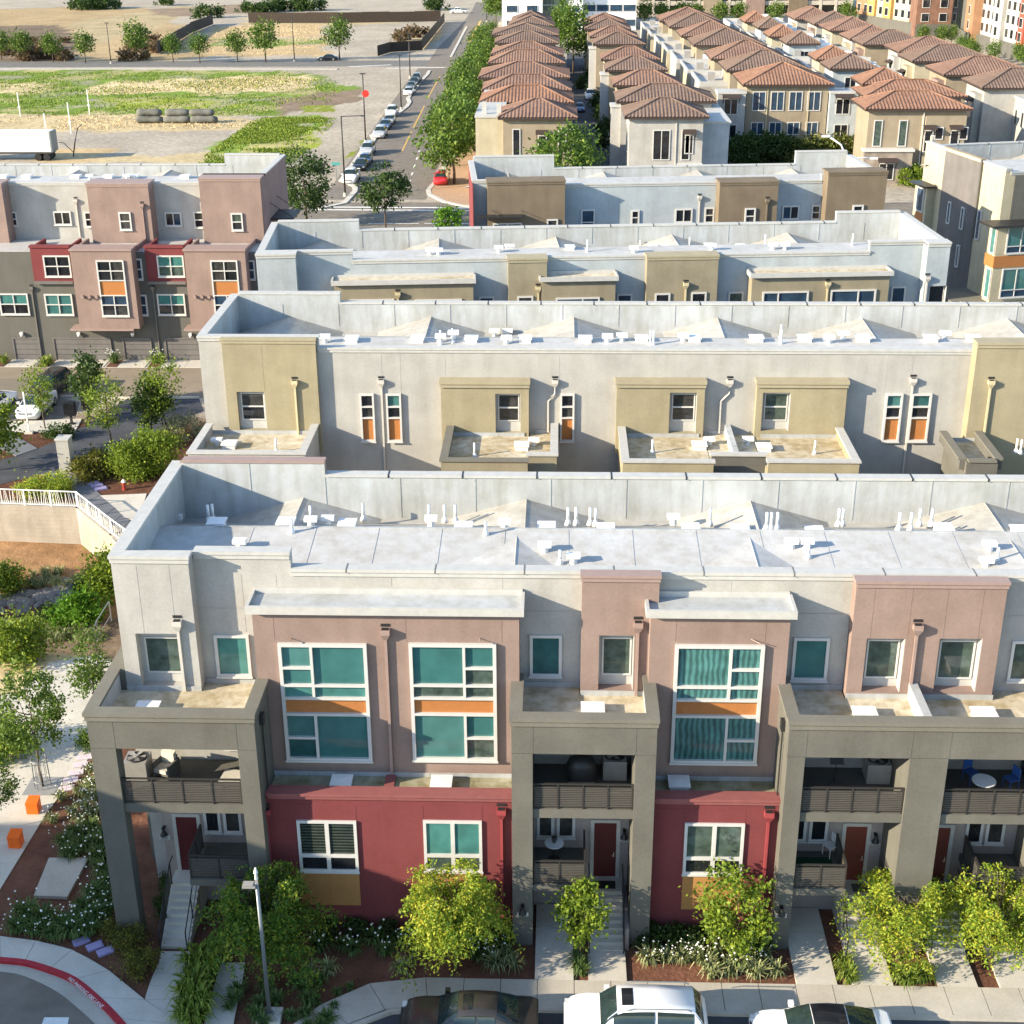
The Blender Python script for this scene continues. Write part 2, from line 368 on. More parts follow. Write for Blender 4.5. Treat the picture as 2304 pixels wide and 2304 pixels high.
c1 = ramp(nt, noise(nt, 1.1, 6, v, .7), [(.3, (.62,)*3), (.7, (1.25,)*3)]); c2 = ramp(nt, noise(nt, .12, 4, v), [(.3, (.85,)*3), (.7, (1.12,)*3)])
nt.links.new(mulc(nt, mulc(nt, a.outputs['Color'], c1), c2), b.inputs['Base Color']); bump(nt, b, noise(nt, 5, 5, v), .6, .1)
me.materials.append(m); me.update()
ground = bpy.data.objects.new('ground', me); COL.objects.link(ground); ground['kind'] = 'structure'; WL[ground] = (0,0,0)
def sheet(name, pts, z, mat, parent=None, thick=.0):
    mb = MB()
    if thick: mb.prism(pts, z-thick, z)
    else: mb.face([(p[0], p[1], z) for p in pts])
    return struct(name, mb, M[mat] if isinstance(mat, str) else mat, parent=parent)
def ribbon(name, path, half0, half1, z0, z1, mat, parent=None):
    """strip along a path between offsets half0 (right negative) and half1, from z0 to z1"""
    P = [np.array(p[:2], float) for p in path]; mb = MB(); L_, R_ = [], []
    for k in range(len(P)):
        d = P[min(k+1,len(P)-1)]-P[max(k-1,0)]; n = np.array((-d[1], d[0]))/np.hypot(*d); L_.append(P[k]+n*half1); R_.append(P[k]+n*half0)
    for k in range(len(P)-1):
        a, b_, c_, d_ = R_[k], R_[k+1], L_[k+1], L_[k]
        mb.face([(*a,z1),(*b_,z1),(*c_,z1),(*d_,z1)]); mb.face([(*a,z0),(*b_,z0),(*b_,z1),(*a,z1)]); mb.face([(*c_,z0),(*d_,z0),(*d_,z1),(*c_,z1)])
    for s, k in ((1,0),(-1,-1)):
        q = [(*R_[k],z0),(*R_[k],z1),(*L_[k],z1),(*L_[k],z0)]; mb.face(q if s > 0 else q[::-1])
    return struct(name, mb, M[mat] if isinstance(mat, str) else mat, parent=parent)
# ------------------------------------------------------------------ building pieces
def window(par, X0, X1, Z0, Z1, Y, panes, proud=.11, mat='trim', border=.11, mull=.04, name='window', sill=True, reveal=0.0):
    holes = []; pl = []
    iw, ih = X1-X0-2*border, Z1-Z0-2*border
    for (u0, u1, v0, v1, pm) in panes:
        h = (X0+border+u0*iw+(mull if u0 > 0 else 0), X0+border+u1*iw-(mull if u1 < 1 else 0),
             Z0+border+v0*ih+(mull if v0 > 0 else 0), Z0+border+v1*ih-(mull if v1 < 1 else 0))
        holes.append(h); pl.append(pm)
    mb = MB().plate(X0, X1, Z0, Z1, holes, Y-proud, Y-.004)
    if sill: mb.box(X0-.03, X1+.03, Y-proud-.04, Y-proud-.002, Z0-.05, Z0+.035)
    w = O(name, mb, M[mat], par)
    for h, pm in zip(holes, pl):
        if pm == 'teal': pm = random.choice(('teal','teal','teal3','teal4'))
        elif pm == 'darkglass': pm = random.choice(('darkglass','darkglass','darkglass2'))
        dep = .028 if pm in ('orange', 'mustard') else .02
        O('panel' if pm in ('orange', 'mustard') else 'pane', MB().box(h[0]-.01, h[1]+.01, Y-.03, Y-.03+dep, h[2]-.01, h[3]+.01), M[pm], w)
    return w
def S1(m='darkglass'): return [(0,1,0,1,m)]
def SH(a='darkglass', b='darkglass', s=.5): return [(0,1,s,1,a), (0,1,0,s,b)]
def S2(a='darkglass', b='darkglass'): return [(0,.5,0,1,a), (.5,1,0,1,b)]
def S4(a, b, s=.5): return [(0,.5,s,1,a), (.5,1,s,1,a), (0,.5,0,s,b), (.5,1,0,s,b)]
def walls(par, mat, x0, x1, y0, y1, z0, z1, holes=(), depth=.4, name='wall'):
    """block of wall facing -Y with recessed openings"""
    mb = MB()
    if holes:
        mb.plate(x0, x1, z0, z1, list(holes), y0, y0+depth, back=True)
        if y1 > y0+depth+.01: mb.box(x0+.001, x1-.001, y0+depth+.001, y1, z0, z1)
    else: mb.box(x0, x1, y0, y1, z0, z1)
    return O(name, mb, M[mat], par)
def recess(par, mat, hole, Y, depth, panes, glass_z=None, wmat='trim'):
    """window set in the back of a recess: hole = X0,X1,Z0,Z1 ; glass_z = Z0,Z1 of the framed sash"""
    x0, x1, z0, z1 = hole; g0, g1 = glass_z or (z0+.1, z1-.05); w = x1-x0
    O('recess_lining', MB().box(x0+.002, x1-.002, Y+depth-.012, Y+depth-.006, z0+.002, z1-.002).box(x1-.03, x1-.003, Y+.02, Y+depth-.013, z0+.003, z1-.003), M['cap'], par)
    window(par, x0+.10*w, x1-.06*w, g0-.07, g1+.05, Y+depth, panes, proud=.07, mat=wmat, border=.06, sill=False)
def cornice(par, mat, x0, x1, y, ztop, h=.22, out=.10, thick=.42, name='parapet_cap', band=True):
    mb = MB().box(x0-out*.6, x1+out*.6, y-out, y+thick, ztop-h*.55, ztop)
    if band: mb.box(x0-out*.3, x1+out*.3, y-out*.55, y+.02, ztop-h*1.35, ztop-h*.55-.001)
    return O(name, mb, M[mat], par)
def downspout(par, mat, x, y, ztop, zbot, head=(.34,.24,.30), jog=0.0, jz=.8):
    hw, hd, hh = head
    mb = MB().box(x-.05, x+.05, y-.13, y-.03, zbot, ztop-hh-(jz if jog else 0))
    if jog: mb.tube([(x+jog, y-.08, ztop-hh-.1), (x+jog, y-.08, ztop-hh-jz*.55), (x, y-.08, ztop-hh-jz-.05)], .055, 6)
    d = O('downspout', mb, M[mat], par); xh = x+jog
    mb = MB().box(xh-hw/2, xh+hw/2, y-hd, y-.005, ztop-hh*.65, ztop).prism([(xh-hw/2,y-hd),(xh+hw/2,y-hd),(xh+hw/2,y-.005),(xh-hw/2,y-.005)], ztop-hh*.66, ztop-hh*.65)
    i = mb.pts([(xh-hw/2,y-hd,ztop-hh*.65),(xh+hw/2,y-hd,ztop-hh*.65),(xh+hw/2,y-.005,ztop-hh*.65),(xh-hw/2,y-.005,ztop-hh*.65),(xh-.07,y-.15,ztop-hh-.12),(xh+.07,y-.15,ztop-hh-.12),(xh+.07,y-.01,ztop-hh-.12),(xh-.07,y-.01,ztop-hh-.12)])
    for k in range(4): mb.f.append((i+k, i+4+k, i+4+(k+1)%4, i+(k+1)%4)); mb.m.append(0)
    hd_ = O('leader_head', mb, M[mat], d)
    O('scupper', MB().box(xh-hw*.36, xh+hw*.36, y-hd*.9, y-.03, ztop-.02, ztop+.012).box(xh-.16, xh+.16, y-.02, y+.02, ztop+.05, ztop+.16), M['black'], d)
    return d
def joints(par, mat, y, xs=(), zs=(), x0=0, x1=0, z0=0, z1=0):
    for x in xs: O('control_joint', MB().box(x-.014, x+.014, y-.006, y+.01, z0, z1), M[mat], par)
    for z in zs: O('control_joint', MB().box(x0, x1, y-.0055, y+.01, z-.014, z+.014), M[mat], par)
def hatch(par, x, y, z, s=.8, h=.28, slope=0.0):
    mb = MB().box(x-s/2+.06, x+s/2-.06, y-s/2+.06, y+s/2-.06, z-.1, z+h-.06)
    b = O('roof_hatch', mb, M['unit'], par)
    mb = MB(); c = [(x-s/2,y-s/2),(x+s/2,y-s/2),(x+s/2,y+s/2),(x-s/2,y+s/2)]
    mb.prism(c, z+h-.06, z+h); i = mb.pts([(*p, z+h+.002) for p in c]+[(x, y, z+h+.035)])
    for k in range(4): mb.f.append((i+k, i+(k+1)%4, i+4)); mb.m.append(0)
    O('lid', mb, M['unit'], b); return b
def vent(par, x, y, z, h=.5, r=.06):
    mb = MB().cyl((x,y,z-.05), .16, .24, 9, .07).cyl((x,y,z+.1), r, h-.1, 8)
    return O('vent_pipe', mb, M['unit'], par, True)
def hood(par, x, y, z, s=.36, h=.42):
    mb = MB().cyl((x,y,z-.05), .15, h*.6+.05, 9, .12).box(x-s*.75, x+s*.75, y-s*.45, y+s*.45, z+h*.55, z+h)
    return O('exhaust_hood', mb, M['unit'], par)
def gable_cricket(par, xl, xr, xc, yw, yf, z, h, mat='roof', zt=None):
    """little ridge of roof against a wall at yw; ridge runs from the wall (raised h) out to yf"""
    s = 1 if yf > yw else -1
    mb = MB(); a, b, c, d = (xl,yw,z-.02), (xr,yw,z-.02), (xc,yw,z+h), (xc,yf,z-.02 if zt is None else zt)
    for tri in ((a,d,c),(d,b,c),(a,c,b)): mb.face(tri if s < 0 else tri[::-1])
    mb.tube([c, d], .025, 5).tube([a, c], .02, 5)
    return O('roof_cricket', mb, M[mat], par)
def railing(par, x0, x1, y, z, h=1.05, n=4, slatted=True, axis='x', drop=.42, mat='rail'):
    """balcony guard: top rail, posts carried down over the slab edge, close-set bars"""
    T = (lambda a, b, c, d, e, f: (a,b,c,d,e,f)) if axis == 'x' else (lambda a, b, c, d, e, f: (c,d,a,b,e,f))
    g = O('railing', MB().box(*T(x0, x1, y-.035, y+.035, z+h-.05, z+h)).box(*T(x0, x1, y-.02, y+.02, z+h-.16, z+h-.13)).box(*T(x0, x1, y-.02, y+.02, z+.06, z+.10)), M[mat], par)
    for k in range(n+1):
        xx = x0+(x1-x0)*k/n; xx = min(max(xx, x0+.025), x1-.025)
        O('post', MB().box(*T(xx-.025, xx+.025, y-.03, y+.03, z-drop, z+h-.05)), M[mat], g)
    for k in range(n):
        a, b = x0+(x1-x0)*k/n+.03, x0+(x1-x0)*(k+1)/n-.03; mb = MB(); nz = 11
        for q in range(nz): zz = z+.12+(h-.30)*q/(nz-1); mb.box(*T(a, b, y-.012, y+.012, zz-.022, zz+.022))
        O('bar_panel', mb, M['slat'], g, kind='stuff')
    return g
def sconce(par, x, y, z, s=1.0):
    mb = MB().cyl((x, y-.16*s, z-.1*s), .13*s, .16*s, 9, .05*s).cyl((x, y-.16*s, z+.06*s), .05*s, .1*s, 8).box(x-.05*s, x+.05*s, y-.18*s, y-.003, z+.1*s, z+.16*s)
    l = O('wall_lamp', mb, M['black'], par); return l
def plaque(par, x, y, z, text, w=.42, h=.16):
    p = O('address_plaque', MB().box(x-w/2, x+w/2, y-.04, y-.003, z-h/2, z+h/2), M['trim'], par)
    lettering(par, p, text, (x, y-.046, z-.055), .15, (math.pi/2, 0, 0), 'black'); return p
def lettering(par, sub, text, loc, size, rot, mat, name='lettering'):
    cu = bpy.data.curves.new(name, 'FONT'); cu.body = text; cu.size = size; cu.align_x = 'CENTER'; cu.extrude = .002
    t = bpy.data.objects.new('tmp_text', cu); COL.objects.link(t)
    bpy.context.view_layer.update(); me = bpy.data.meshes.new_from_object(t.evaluated_get(bpy.context.evaluated_depsgraph_get()))
    bpy.data.objects.remove(t); me.materials.clear(); me.materials.append(M[mat])
    ob = bpy.data.objects.new(name, me); COL.objects.link(ob); off = WL.get(sub, (0,0,0)); ob.parent = sub; WL[ob] = off
    ob.location = (loc[0]-off[0], loc[1]-off[1], loc[2]-off[2]); ob.rotation_euler = rot; return ob
def condenser(x, y, z, label, s=.85, h=.8):
    t = thing('air_conditioner', label, 'air conditioner', (x,y,z), 'condensers on the balconies')
    O('cabinet', MB().box(x-s/2, x+s/2, y-s/2, y+s/2, z, z+h), M['acgray'], t)
    lv = MB()
    for k in range(9): lv.box(x-s/2-.01, x+s/2+.01, y-s/2-.01, y-s/2+.01, z+.06+k*.075, z+.095+k*.075)
    O('louvre', lv, M['acgray'], t, kind='stuff')
    O('fan_ring', MB().cyl((x,y,z+h), s*.44, .04, 20, s*.42), M['black'], t)
    fb = MB()
    for k in range(5):
        a = k*1.2566; c, sn = math.cos(a), math.sin(a)
        fb.face([(x+.06*c-.05*sn, y+.06*sn+.05*c, z+h+.045), (x+.34*c-.10*sn, y+.34*sn+.10*c, z+h+.05), (x+.34*c+.10*sn, y+.34*sn-.10*c, z+h+.075), (x+.06*c+.05*sn, y+.06*sn-.05*c, z+h+.07)])
    O('fan', fb, M['acgray'], t); O('fan_hub', MB().cyl((x,y,z+h+.04), .08, .06, 10), M['acgray'], t)
    return t
# ------------------------------------------------------------------ front townhouse block
YG, YR, YP, YW, YB = 41.7, 42.4, 44.1, 45.3, 44.7
XR = 27.0
T1 = thing('townhouse_block', 'front townhouse block with taupe bays, maroon lower walls and gray entry portals', 'townhouse', (0, 49, 0))
XL = -15.85; YREAR = 53.4
xhi = PX(653, 1260, YW)
# body
B(T1, 'wall', M['white'], XL, XR, YW, YREAR+.35, 0, 12.2)
walls(T1, 'white', XL+.35, XR, YW, YW+.34, 12.19, 13.70, name='parapet')
B(T1, 'parapet', M['white'], XL+.35, xhi, YW+.001, YW+.341, 13.69, 14.35)
B(T1, 'parapet', M['white'], XL, XL+.35, YB+.02, YREAR+.35, 12.2, 14.45)
B(T1, 'parapet', M['pink'], XL+.35, XR, YREAR, YREAR+.35, 12.2, 14.08)
xrh = PX(733, 1080, YREAR)
B(T1, 'parapet', M['pink'], XL+.35, xrh, YREAR+.001, YREAR+.351, 14.07, 14.68)
lin = MB().box(XL+.351, XL+.38, YW+.35, YREAR-.03, 12.2, 14.44).box(XL+.38, XR, YREAR-.03, YREAR-.001, 12.2, 14.07).box(XL+.38, xrh, YREAR-.03, YREAR-.002, 14.07, 14.67)
lin.box(XL+.38, XR, YW+.342, YW+.37, 12.2, 13.69).box(XL+.38, xhi, YW+.343, YW+.37, 13.69, 14.34)
O('parapet_lining', lin, M['lining'], T1)
for xx in list(np.arange(XL+3.2, XR, 3.1)): B(T1, 'membrane_seam', M['lining'], xx-.03, xx+.03, YREAR-.045, YREAR-.031, 12.3, 14.06 if xx > xrh else 14.66)
cornice(T1, 'cap', xhi, 26.9, YW, 13.84)
for k, (a, b) in enumerate(((XL+2.78, xhi),)): cornice(T1, 'cap', a+.1, b-.05, YW, 14.5)
cornice(T1, 'cap', XL, -13.07, YB, 14.58)
O('parapet_cap', MB().box(XL-.08, XL+.44, YB+.35, YREAR+.42, 14.46, 14.585), M['cap'], T1)
O('parapet_cap', MB().box(XL+.45, xrh, YREAR-.08, YREAR+.43, 14.68, 14.78), M['dspout_p'], T1)
O('parapet_cap', MB().box(xrh, XR, YREAR-.08, YREAR+.43, 14.08, 14.18), M['cap'], T1)
xx = xrh+2.6
while xx < XR:
    O('cap_seam', MB().box(xx-.03, xx+.03, YREAR-.10, YREAR+.44, 14.07, 14.19), M['black'], T1); xx += 3.05
for xx in np.arange(xhi+2, XR, 3.2): O('cap_seam', MB().box(xx-.02, xx+.02, YW-.11, YW+.43, 13.70, 13.85), M['dspout_g'], T1)
# roof planes: low front slope, ridge, steeper fall to the rear wall
zf, zr, zb, yr = 12.98, 13.46, 12.0, 49.7
mb = MB(); nx = 28
for k in range(nx):
    a, b = XL+.38+(XR-XL-.38)*k/nx, XL+.38+(XR-XL-.38)*(k+1)/nx
    mb.face([(a,YW+.37,zf),(b,YW+.37,zf),(b,yr,zr),(a,yr,zr)]); mb.face([(a,yr,zr),(b,yr,zr),(b,YREAR-.03,zb),(a,YREAR-.03,zb)])
mb.m = [k % 2 for k in range(len(mb.f))]; O('roof', mb, [M['roof'], M['roof_dirt_shade']], T1)
sm = MB()
for x_ in np.arange(XL+1.6, XR, 2.45): sm.face([(x_-.035,YW+.38,zf+.012),(x_+.035,YW+.38,zf+.012),(x_+.035,yr,zr+.012),(x_-.035,yr,zr+.012)])
O('membrane_seam', sm, M['roof'], T1, kind='stuff')
O('roof_ridge', MB().box(XL+2.5, XR, yr-.05, yr+.05, zr-.03, zr+.03), M['lining'], T1)
for px in (683, 1185, 1689, 2217):
    xc = PX(px, 1115, YREAR); gable_cricket(T1, xc-4.1, xc+4.0, xc, YREAR-.03, yr+.75, zb, 1.12, 'roof_dirt_shade', zb+1.10)
for px in (1159, 1700, 2300):
    xc = onZ(px, 1275, 13.1)[0]; gable_cricket(T1, xc-3.6, xc+2.6, xc, YW+.37, yr-.5, zf, .42, 'roof', zf+.40)
def on_roof(px, py, guess=13.4):
    p = onZ(px, py, guess)
    for _ in range(3):
        z = zf+(zr-zf)*(p[1]-YW)/(yr-YW) if p[1] < yr else zr+(zb-zr)*(p[1]-yr)/(YREAR-yr)
        p = onZ(px, py, z)
    return p
for px, py in ((644,1180),(783,1180),(1045,1180),(1230,1182),(1362,1182),(1552,1184),(1662,1184),(1826,1184),(2120,1190),(2290,1190),(490,1178)):
    p = on_roof(px, py); hatch(T1, p[0], min(p[1]+.5, 50.6), min(p[2], zr)-.05, .72, .24)
for px, py in ((700,1174),(818,1168),(966,1172),(1001,1172),(1025,1172),(1278,1178),(1296,1178),(1328,1178),(1340,1180),(1597,1180),(1724,1190),(1734,1190),(1748,1190),(1886,1180),(1895,1180),(2022,1190),(2048,1190),(2068,1180),(2095,1180),(657,1198),(1093,1203),(1260,1268),(1818,1254),(2243,1262),(470,1172),(480,1170)):
    p = on_roof(px, py); vent(T1, p[0], p[1], p[2], .55 if py > 1195 else .7)
for px, py in ((738,1180),(970,1180),(1135,1188),(700,1182),(1515,1176),(1290,1265),(1225,1240),(1780,1232),(1815,1232),(2225,1238),(2218,1275),(540,1232),(1110,1133),(1633,1140),(2290,1140)):
    p = on_roof(px, py); hood(T1, p[0], p[1], p[2], .34, .36)
for px, py in ((420,1128),(410,1147),(398,1166)):
    p = on_roof(px, py); B(T1, 'conduit_block', M['unit'], p[0]-.22, p[0]+.22, p[1]-.12, p[1]+.12, p[2]-.05, p[2]+.16)

# white end bay
h = rect(312, 1426, 410, 1546, YB); g = rect(336, 1434, 393, 1508, YB+.45)
walls(T1, 'white', XL, -13.07, YB, YW-.001, 5.0, 14.36, [h], .45); recess(T1, 'white', h, YB, .45, S1('greenglass'), (g[2], g[3]))
joints(T1, 'white', YB, xs=(PX(312,1330,YB), PX(385,1330,YB)), z0=h[3], z1=14.2)
joints(T1, 'white', YB, zs=(h[3]-.02,), x0=XL, x1=h[0])
w = rect(486, 1427, 564, 1520, YW); window(T1, *w, YW, S1('teal2'))
joints(T1, 'white', YW, xs=(PX(545,1330,YW), PX(620,1300,YW)), zs=(w[3]+.06,), x0=-13.0, x1=w[0]-.05, z0=w[3]+.1, z1=13.6)
downspout(T1, 'dspout_w', PX(408, 1470, YB), YB, PZ(401, 1393, YB), 9.1)
w = rect(1192, 1427, 1264, 1520, YW); window(T1, *w, YW, S1('teal'))
w = rect(1782, 1433, 1863, 1529, YW); window(T1, *w, YW, S1('teal'))
w = rect(2270, 1440, 2345, 1531, YW); window(T1, *w, YW, S1('greenglass'))
joints(T1, 'white', YW, xs=(PX(880,1310,YW), PX(1130,1330,YW), PX(1645,1310,YW)), z0=12.0, z1=13.6)
# tall taupe bays
h = rect(1347, 1430, 1426, 1553, YB); g = rect(1361, 1435, 1413, 1513, YB+.45)
xa, xb = PX(1308,1420,YB), PX(1480,1420,YB)
walls(T1, 'pink', xa, xb, YB, YW-.002, 9.0, 13.84, [h], .45); recess(T1, 'pink', h, YB, .45, S1('greenglass'), (g[2], g[3]))
cornice(T1, 'dspout_p', xa, xb, YB, 13.98, .2, .1, .4)
B(T1, 'parapet', M['pink'], xa, xb, YB+.31, YW+.34, 13.6, 13.74)
downspout(T1, 'dspout_p', PX(1433, 1480, YB), YB, PZ(1438, 1396, YB), 9.1)
h1 = rect(1944, 1437, 2031, 1557, YB); h2 = rect(2107, 1437, 2203, 1557, YB); g = rect(1955, 1440, 2014, 1520, YB+.45)
xa, xb = PX(1917,1420,YB), PX(2253,1420,YB)
walls(T1, 'pink', xa, xb, YB, YW-.002, 9.0, 13.66, [h1, h2], .45)
recess(T1, 'pink', h1, YB, .45, S1('greenglass'), (g[2], g[3])); recess(T1, 'pink', h2, YB, .45, S1('greenglass'), (g[2], g[3]))
cornice(T1, 'dspout_p', xa, xb, YB, 13.84, .2, .1, .4); B(T1, 'parapet', M['pink'], xa, xb, YB+.31, YW+.34, 13.6, 13.72)
joints(T1, 'pink', YB, xs=(PX(1965,1360,YB), PX(2050,1360,YB), PX(2130,1360,YB), PX(2210,1360,YB)), z0=h1[3]+.02, z1=13.6)
downspout(T1, 'dspout_p', PX(2055, 1480, YB), YB, PZ(2062, 1402, YB), 9.1)
# capped taupe bays with the tall windows
def cap_bay(T, xa, xb, yp, yw, ztop, zbase, mat='pink', capm='cap', topm='lining', h=.30, name='bay_cap'):
    walls(T, mat, xa, xb, yp, yw+.01, zbase, ztop-.28)
    c = O(name, MB().box(xa-.18, xb+.18, yp-.28, yp-.16, ztop-h, ztop).box(xa-.18, xa-.06, yp-.16, yw-.002, ztop-h, ztop).box(xb+.06, xb+.18, yp-.16, yw-.002, ztop-h, ztop).box(xa-.06, xb+.06, yp-.16, yw-.003, ztop-h, ztop-h+.12).box(xa-.1, xb+.1, yw-.14, yw-.004, ztop-h+.1, ztop+.08), M[capm], T)
    O('cap_membrane', MB().box(xa-.055, xb+.055, yp-.155, yw-.145, ztop-h+.1, ztop-h+.16), M[topm], c); return c
xa, xb = PX(570,1420,YP), PX(1168,1420,YP)
cap_bay(T1, xa, xb, YP, YW, 13.02, 5.9)
bigA = [(0,.36,.815,1,'teal'),(0,.36,.66,.815,'teal'),(.36,1,.66,1,'teal'),(0,.36,.545,.66,'teal2'),(.36,1,.545,.66,'teal2'),(0,1,.40,.545,'orange'),(0,.36,.185,.40,'teal'),(0,.36,0,.185,'teal'),(.36,1,0,.40,'teal')]
mir = lambda P: [(1-b, 1-a, c, d, m) for a, b, c, d, m in P]
w = rect(636, 1446, 832, 1708, YP); window(T1, *w, YP, bigA, proud=.14, border=.125, mull=.05)
bigB = [(a, b, c, d, 'greenglass' if (a == 0 and c in (.66, 0)) else ('greenglass' if c == .545 else m)) for a, b, c, d, m in bigA]
w2 = rect(925, 1446, 1118, 1708, YP); window(T1, *w2, YP, mir(bigB), proud=.14, border=.125, mull=.05)
downspout(T1, 'dspout_p', PX(874, 1560, YP), YP, PZ(860, 1412, YP), 5.95)
joints(T1, 'pink', YP, xs=(PX(615,1410,YP), PX(912,1410,YP), PX(1128,1410,YP)), z0=w[3]+.1, z1=12.6)
for px in (655, 1080): q = onY(px, 1436, YP); O('bracket', MB().tube([(q[0],YP,q[2]),(q[0]+.02,YP-.3,q[2]+.02)], .02, 5), M['dspout_p'], T1)
xa, xb = PX(1463,1420,YP), PX(1777,1420,YP)
cap_bay(T1, xa, xb, YP, YW, 13.02, 5.9)
bigC = [(a, b, c, d, {'teal':'curtain','teal2':'curtain'}.get(m, m)) for a, b, c, d, m in bigA]
w = rect(1513, 1449, 1711, 1714, YP); window(T1, *w, YP, mir(bigC), proud=.14, border=.125, mull=.05)
q = onY(1690, 1438, YP); O('bracket', MB().tube([(q[0],YP,q[2]),(q[0]+.3,YP-.25,q[2]-.05)], .02, 5), M['dspout_p'], T1)
joints(T1, 'pink', YP, xs=(PX(1520,1420,YP), PX(1722,1420,YP)), z0=w[3]+.1, z1=12.6)

# maroon lower walls
RED4 = lambda a, b: [(0,.5,.30,1,a), (.5,1,.30,1,a), (0,.5,0,.30,b), (.5,1,0,.30,b)]
def red_wall(xa, xb, wins, panels, spouts):
    walls(T1, 'red', xa, xb, YR, YP+.3, -.3, 5.72)
    O('terrace_roof', MB().box(xa+.02, xb-.02, YR+.40, YP-.002, 5.70, 5.80), M['moss'], T1)
    c = cornice(T1, 'redcap', xa+.12, xb, YR, 6.24, .20, .15, .40)
    B(T1, 'parapet', M['red'], xa+.01, xb-.01, YR+.01, YR+.36, 5.71, 6.1)
    O('flashing', MB().box(xa, xb, YP-.03, YP-.003, 5.80, 5.98), M['lining'], T1)
    for (x0, y0, x1, y1), a, b in wins: window(T1, *rect(x0, y0, x1, y1, YR), YR, RED4(a, b), proud=.08, border=.11, mull=.075)
    for r_ in panels:
        q = rect(*r_, YR); pn = O('accent_panel', MB().box(q[0], q[1], YR-.025, YR-.002, q[2], q[3]), M['mustard'], T1)
        O('panel_seam', MB().box((q[0]+q[1])/2-.012, (q[0]+q[1])/2+.012, YR-.03, YR-.024, q[2], q[3]), M['orange'], pn)
    for px, py in spouts: downspout(T1, 'dspout_r', PX(px, py+100, YR), YR, PZ(px, py, YR), 0.0)
    joints(T1, 'red', YR, zs=(PZ(860,1846,YR), PZ(860,1962,YR)), x0=xa, x1=xb)
    joints(T1, 'red', YR, xs=[rect(*w_[0], YR)[k] for w_ in wins for k in (0, 1)], z0=PZ(860,1846,YR), z1=5.7)
red_wall(-10.49, -1.51, [((672,1845,805,1959),'zebra','darkglass'), ((954,1845,1085,1959),'teal2','greenglass')], [(678,1961,810,2035), (958,1962,1088,2036)], [(608,1816),(1129,1816)])
red_wall(3.55, 8.10, [((1538,1851,1672,1966),'greenglass','darkglass')], [(1534,1968,1668,2046)], [(1722,1822)])
red_wall(19.2, 26.9, [], [], [])
cap_bay(T1, 19.6, 26.5, YP, YW, 13.02, 5.9)
for x_ in (20.4, 23.6): window(T1, x_, x_+3.2, 6.5, 11.6, YP, bigA, proud=.14, border=.125, mull=.05); window(T1, x_+.5, x_+2.6, 2.9, 5.3, YR, RED4('teal2','greenglass'), proud=.08, border=.11, mull=.075)
O('roof_gutter', MB().box(PX(880,1740,YP)-.18, PX(880,1740,YP)+.18, YR+.3, YP-.01, 5.79, 5.88), M['redcap'], T1)
for px, py in ((768,1753),(993,1755),(1528,1755)):
    p = onZ(px, py, 6.1); hatch(T1, p[0], p[1], 5.8, .80, .26)

# gray entry portals: header, pillars, roof deck with parapet, balcony slab
def deck(xa, xb, ya, yb, z, zt, mat, capm, sides=(1,1), th=.30, lin='lining', floor='deck'):
    B(T1, 'header', M[mat], xa, xb, ya, ya+.55, 8.45, zt-.12)
    O('deck_floor', MB().box(xa+.05, xb-.05, ya+.5, yb, z-.5, z), M[floor], T1)
    cornice(T1, capm, xa, xb, ya, zt, .26, .12, th+.06)
    for s, x0 in ((0, xa), (1, xb-th)):
        if sides[s]:
            B(T1, 'parapet', M[mat], x0, x0+th, ya+.55, yb-.002, z-.6, zt-.12)
            O('parapet_cap', MB().box(x0-.08, x0+th+.08, ya+.37, yb-.004, zt-.12, zt), M[capm], T1)
            xi = x0+th+.002 if s == 0 else x0-.024
            O('parapet_lining', MB().box(xi, xi+.022, ya+.56, yb-.006, z, zt-.13), M['lining'], T1)
    O('parapet_lining', MB().box(xa+.05, xb-.05, ya+.551, ya+.57, z, zt-.13), M['lining'], T1)
def pillar(x0, x1, y1=None, z0=0, z1=8.46): return B(T1, 'pillar', M['gray'], x0, x1, YG, y1 or YG+.62, z0, z1)
ZD, ZDT = 9.05, 9.95
deck(-16.40, -10.49, YG, YB-.001, ZD, ZDT, 'gray', 'graytrim')
deck(-1.51, 3.55, YG, YB-.001, ZD, ZDT, 'gray', 'graytrim')
deck(8.08, 19.2, YG, YB-.001, ZD, ZDT, 'gray', 'graytrim')
for a_, b_, y_ in ((XL,-13.07,YB),(-13.07,-10.8,YW),(-1.3,.93,YW),(.93,3.67,YB),(8.3,10.6,YW),(10.6,15.9,YB)): O('flashing', MB().box(a_, b_, y_-.05, y_-.003, ZD-.01, ZD+.2), M['lining'], T1)
for xa, xb in ((-13.05,-10.55),(-1.25,.9),(8.35,10.55),(15.9,19.1)): O('deck_floor', MB().box(xa, xb, YB-.01, YW-.004, ZD-.5, ZD-.004), M['deck'], T1)
xdv = onZ(2070, 1580, 9.6)[0]; B(T1, 'deck_divider', M['lining'], xdv-.15, xdv+.15, YG+.57, YB-.01, ZD, 9.72)
for px, py in ((330,1590),(1334,1592),(1947,1602),(2216,1603)): p = onZ(px, py, 9.35); hatch(T1, p[0], p[1], ZD, .85, .3)
pillar(-16.40, -15.50); pillar(-11.16, -10.49, YP+.1); pillar(-1.51, -.77, YP+.1); pillar(2.82, 3.55, YP+.1); pillar(8.10, 8.71, YP+.1); pillar(12.33, 13.65, YP+.1); pillar(17.3, 19.2, YP+.1)
joints(T1, 'gray', YG, xs=(-15.5, -11.16, -.77, 2.82, 8.71, 12.33, 13.65), z0=8.46, z1=9.55)
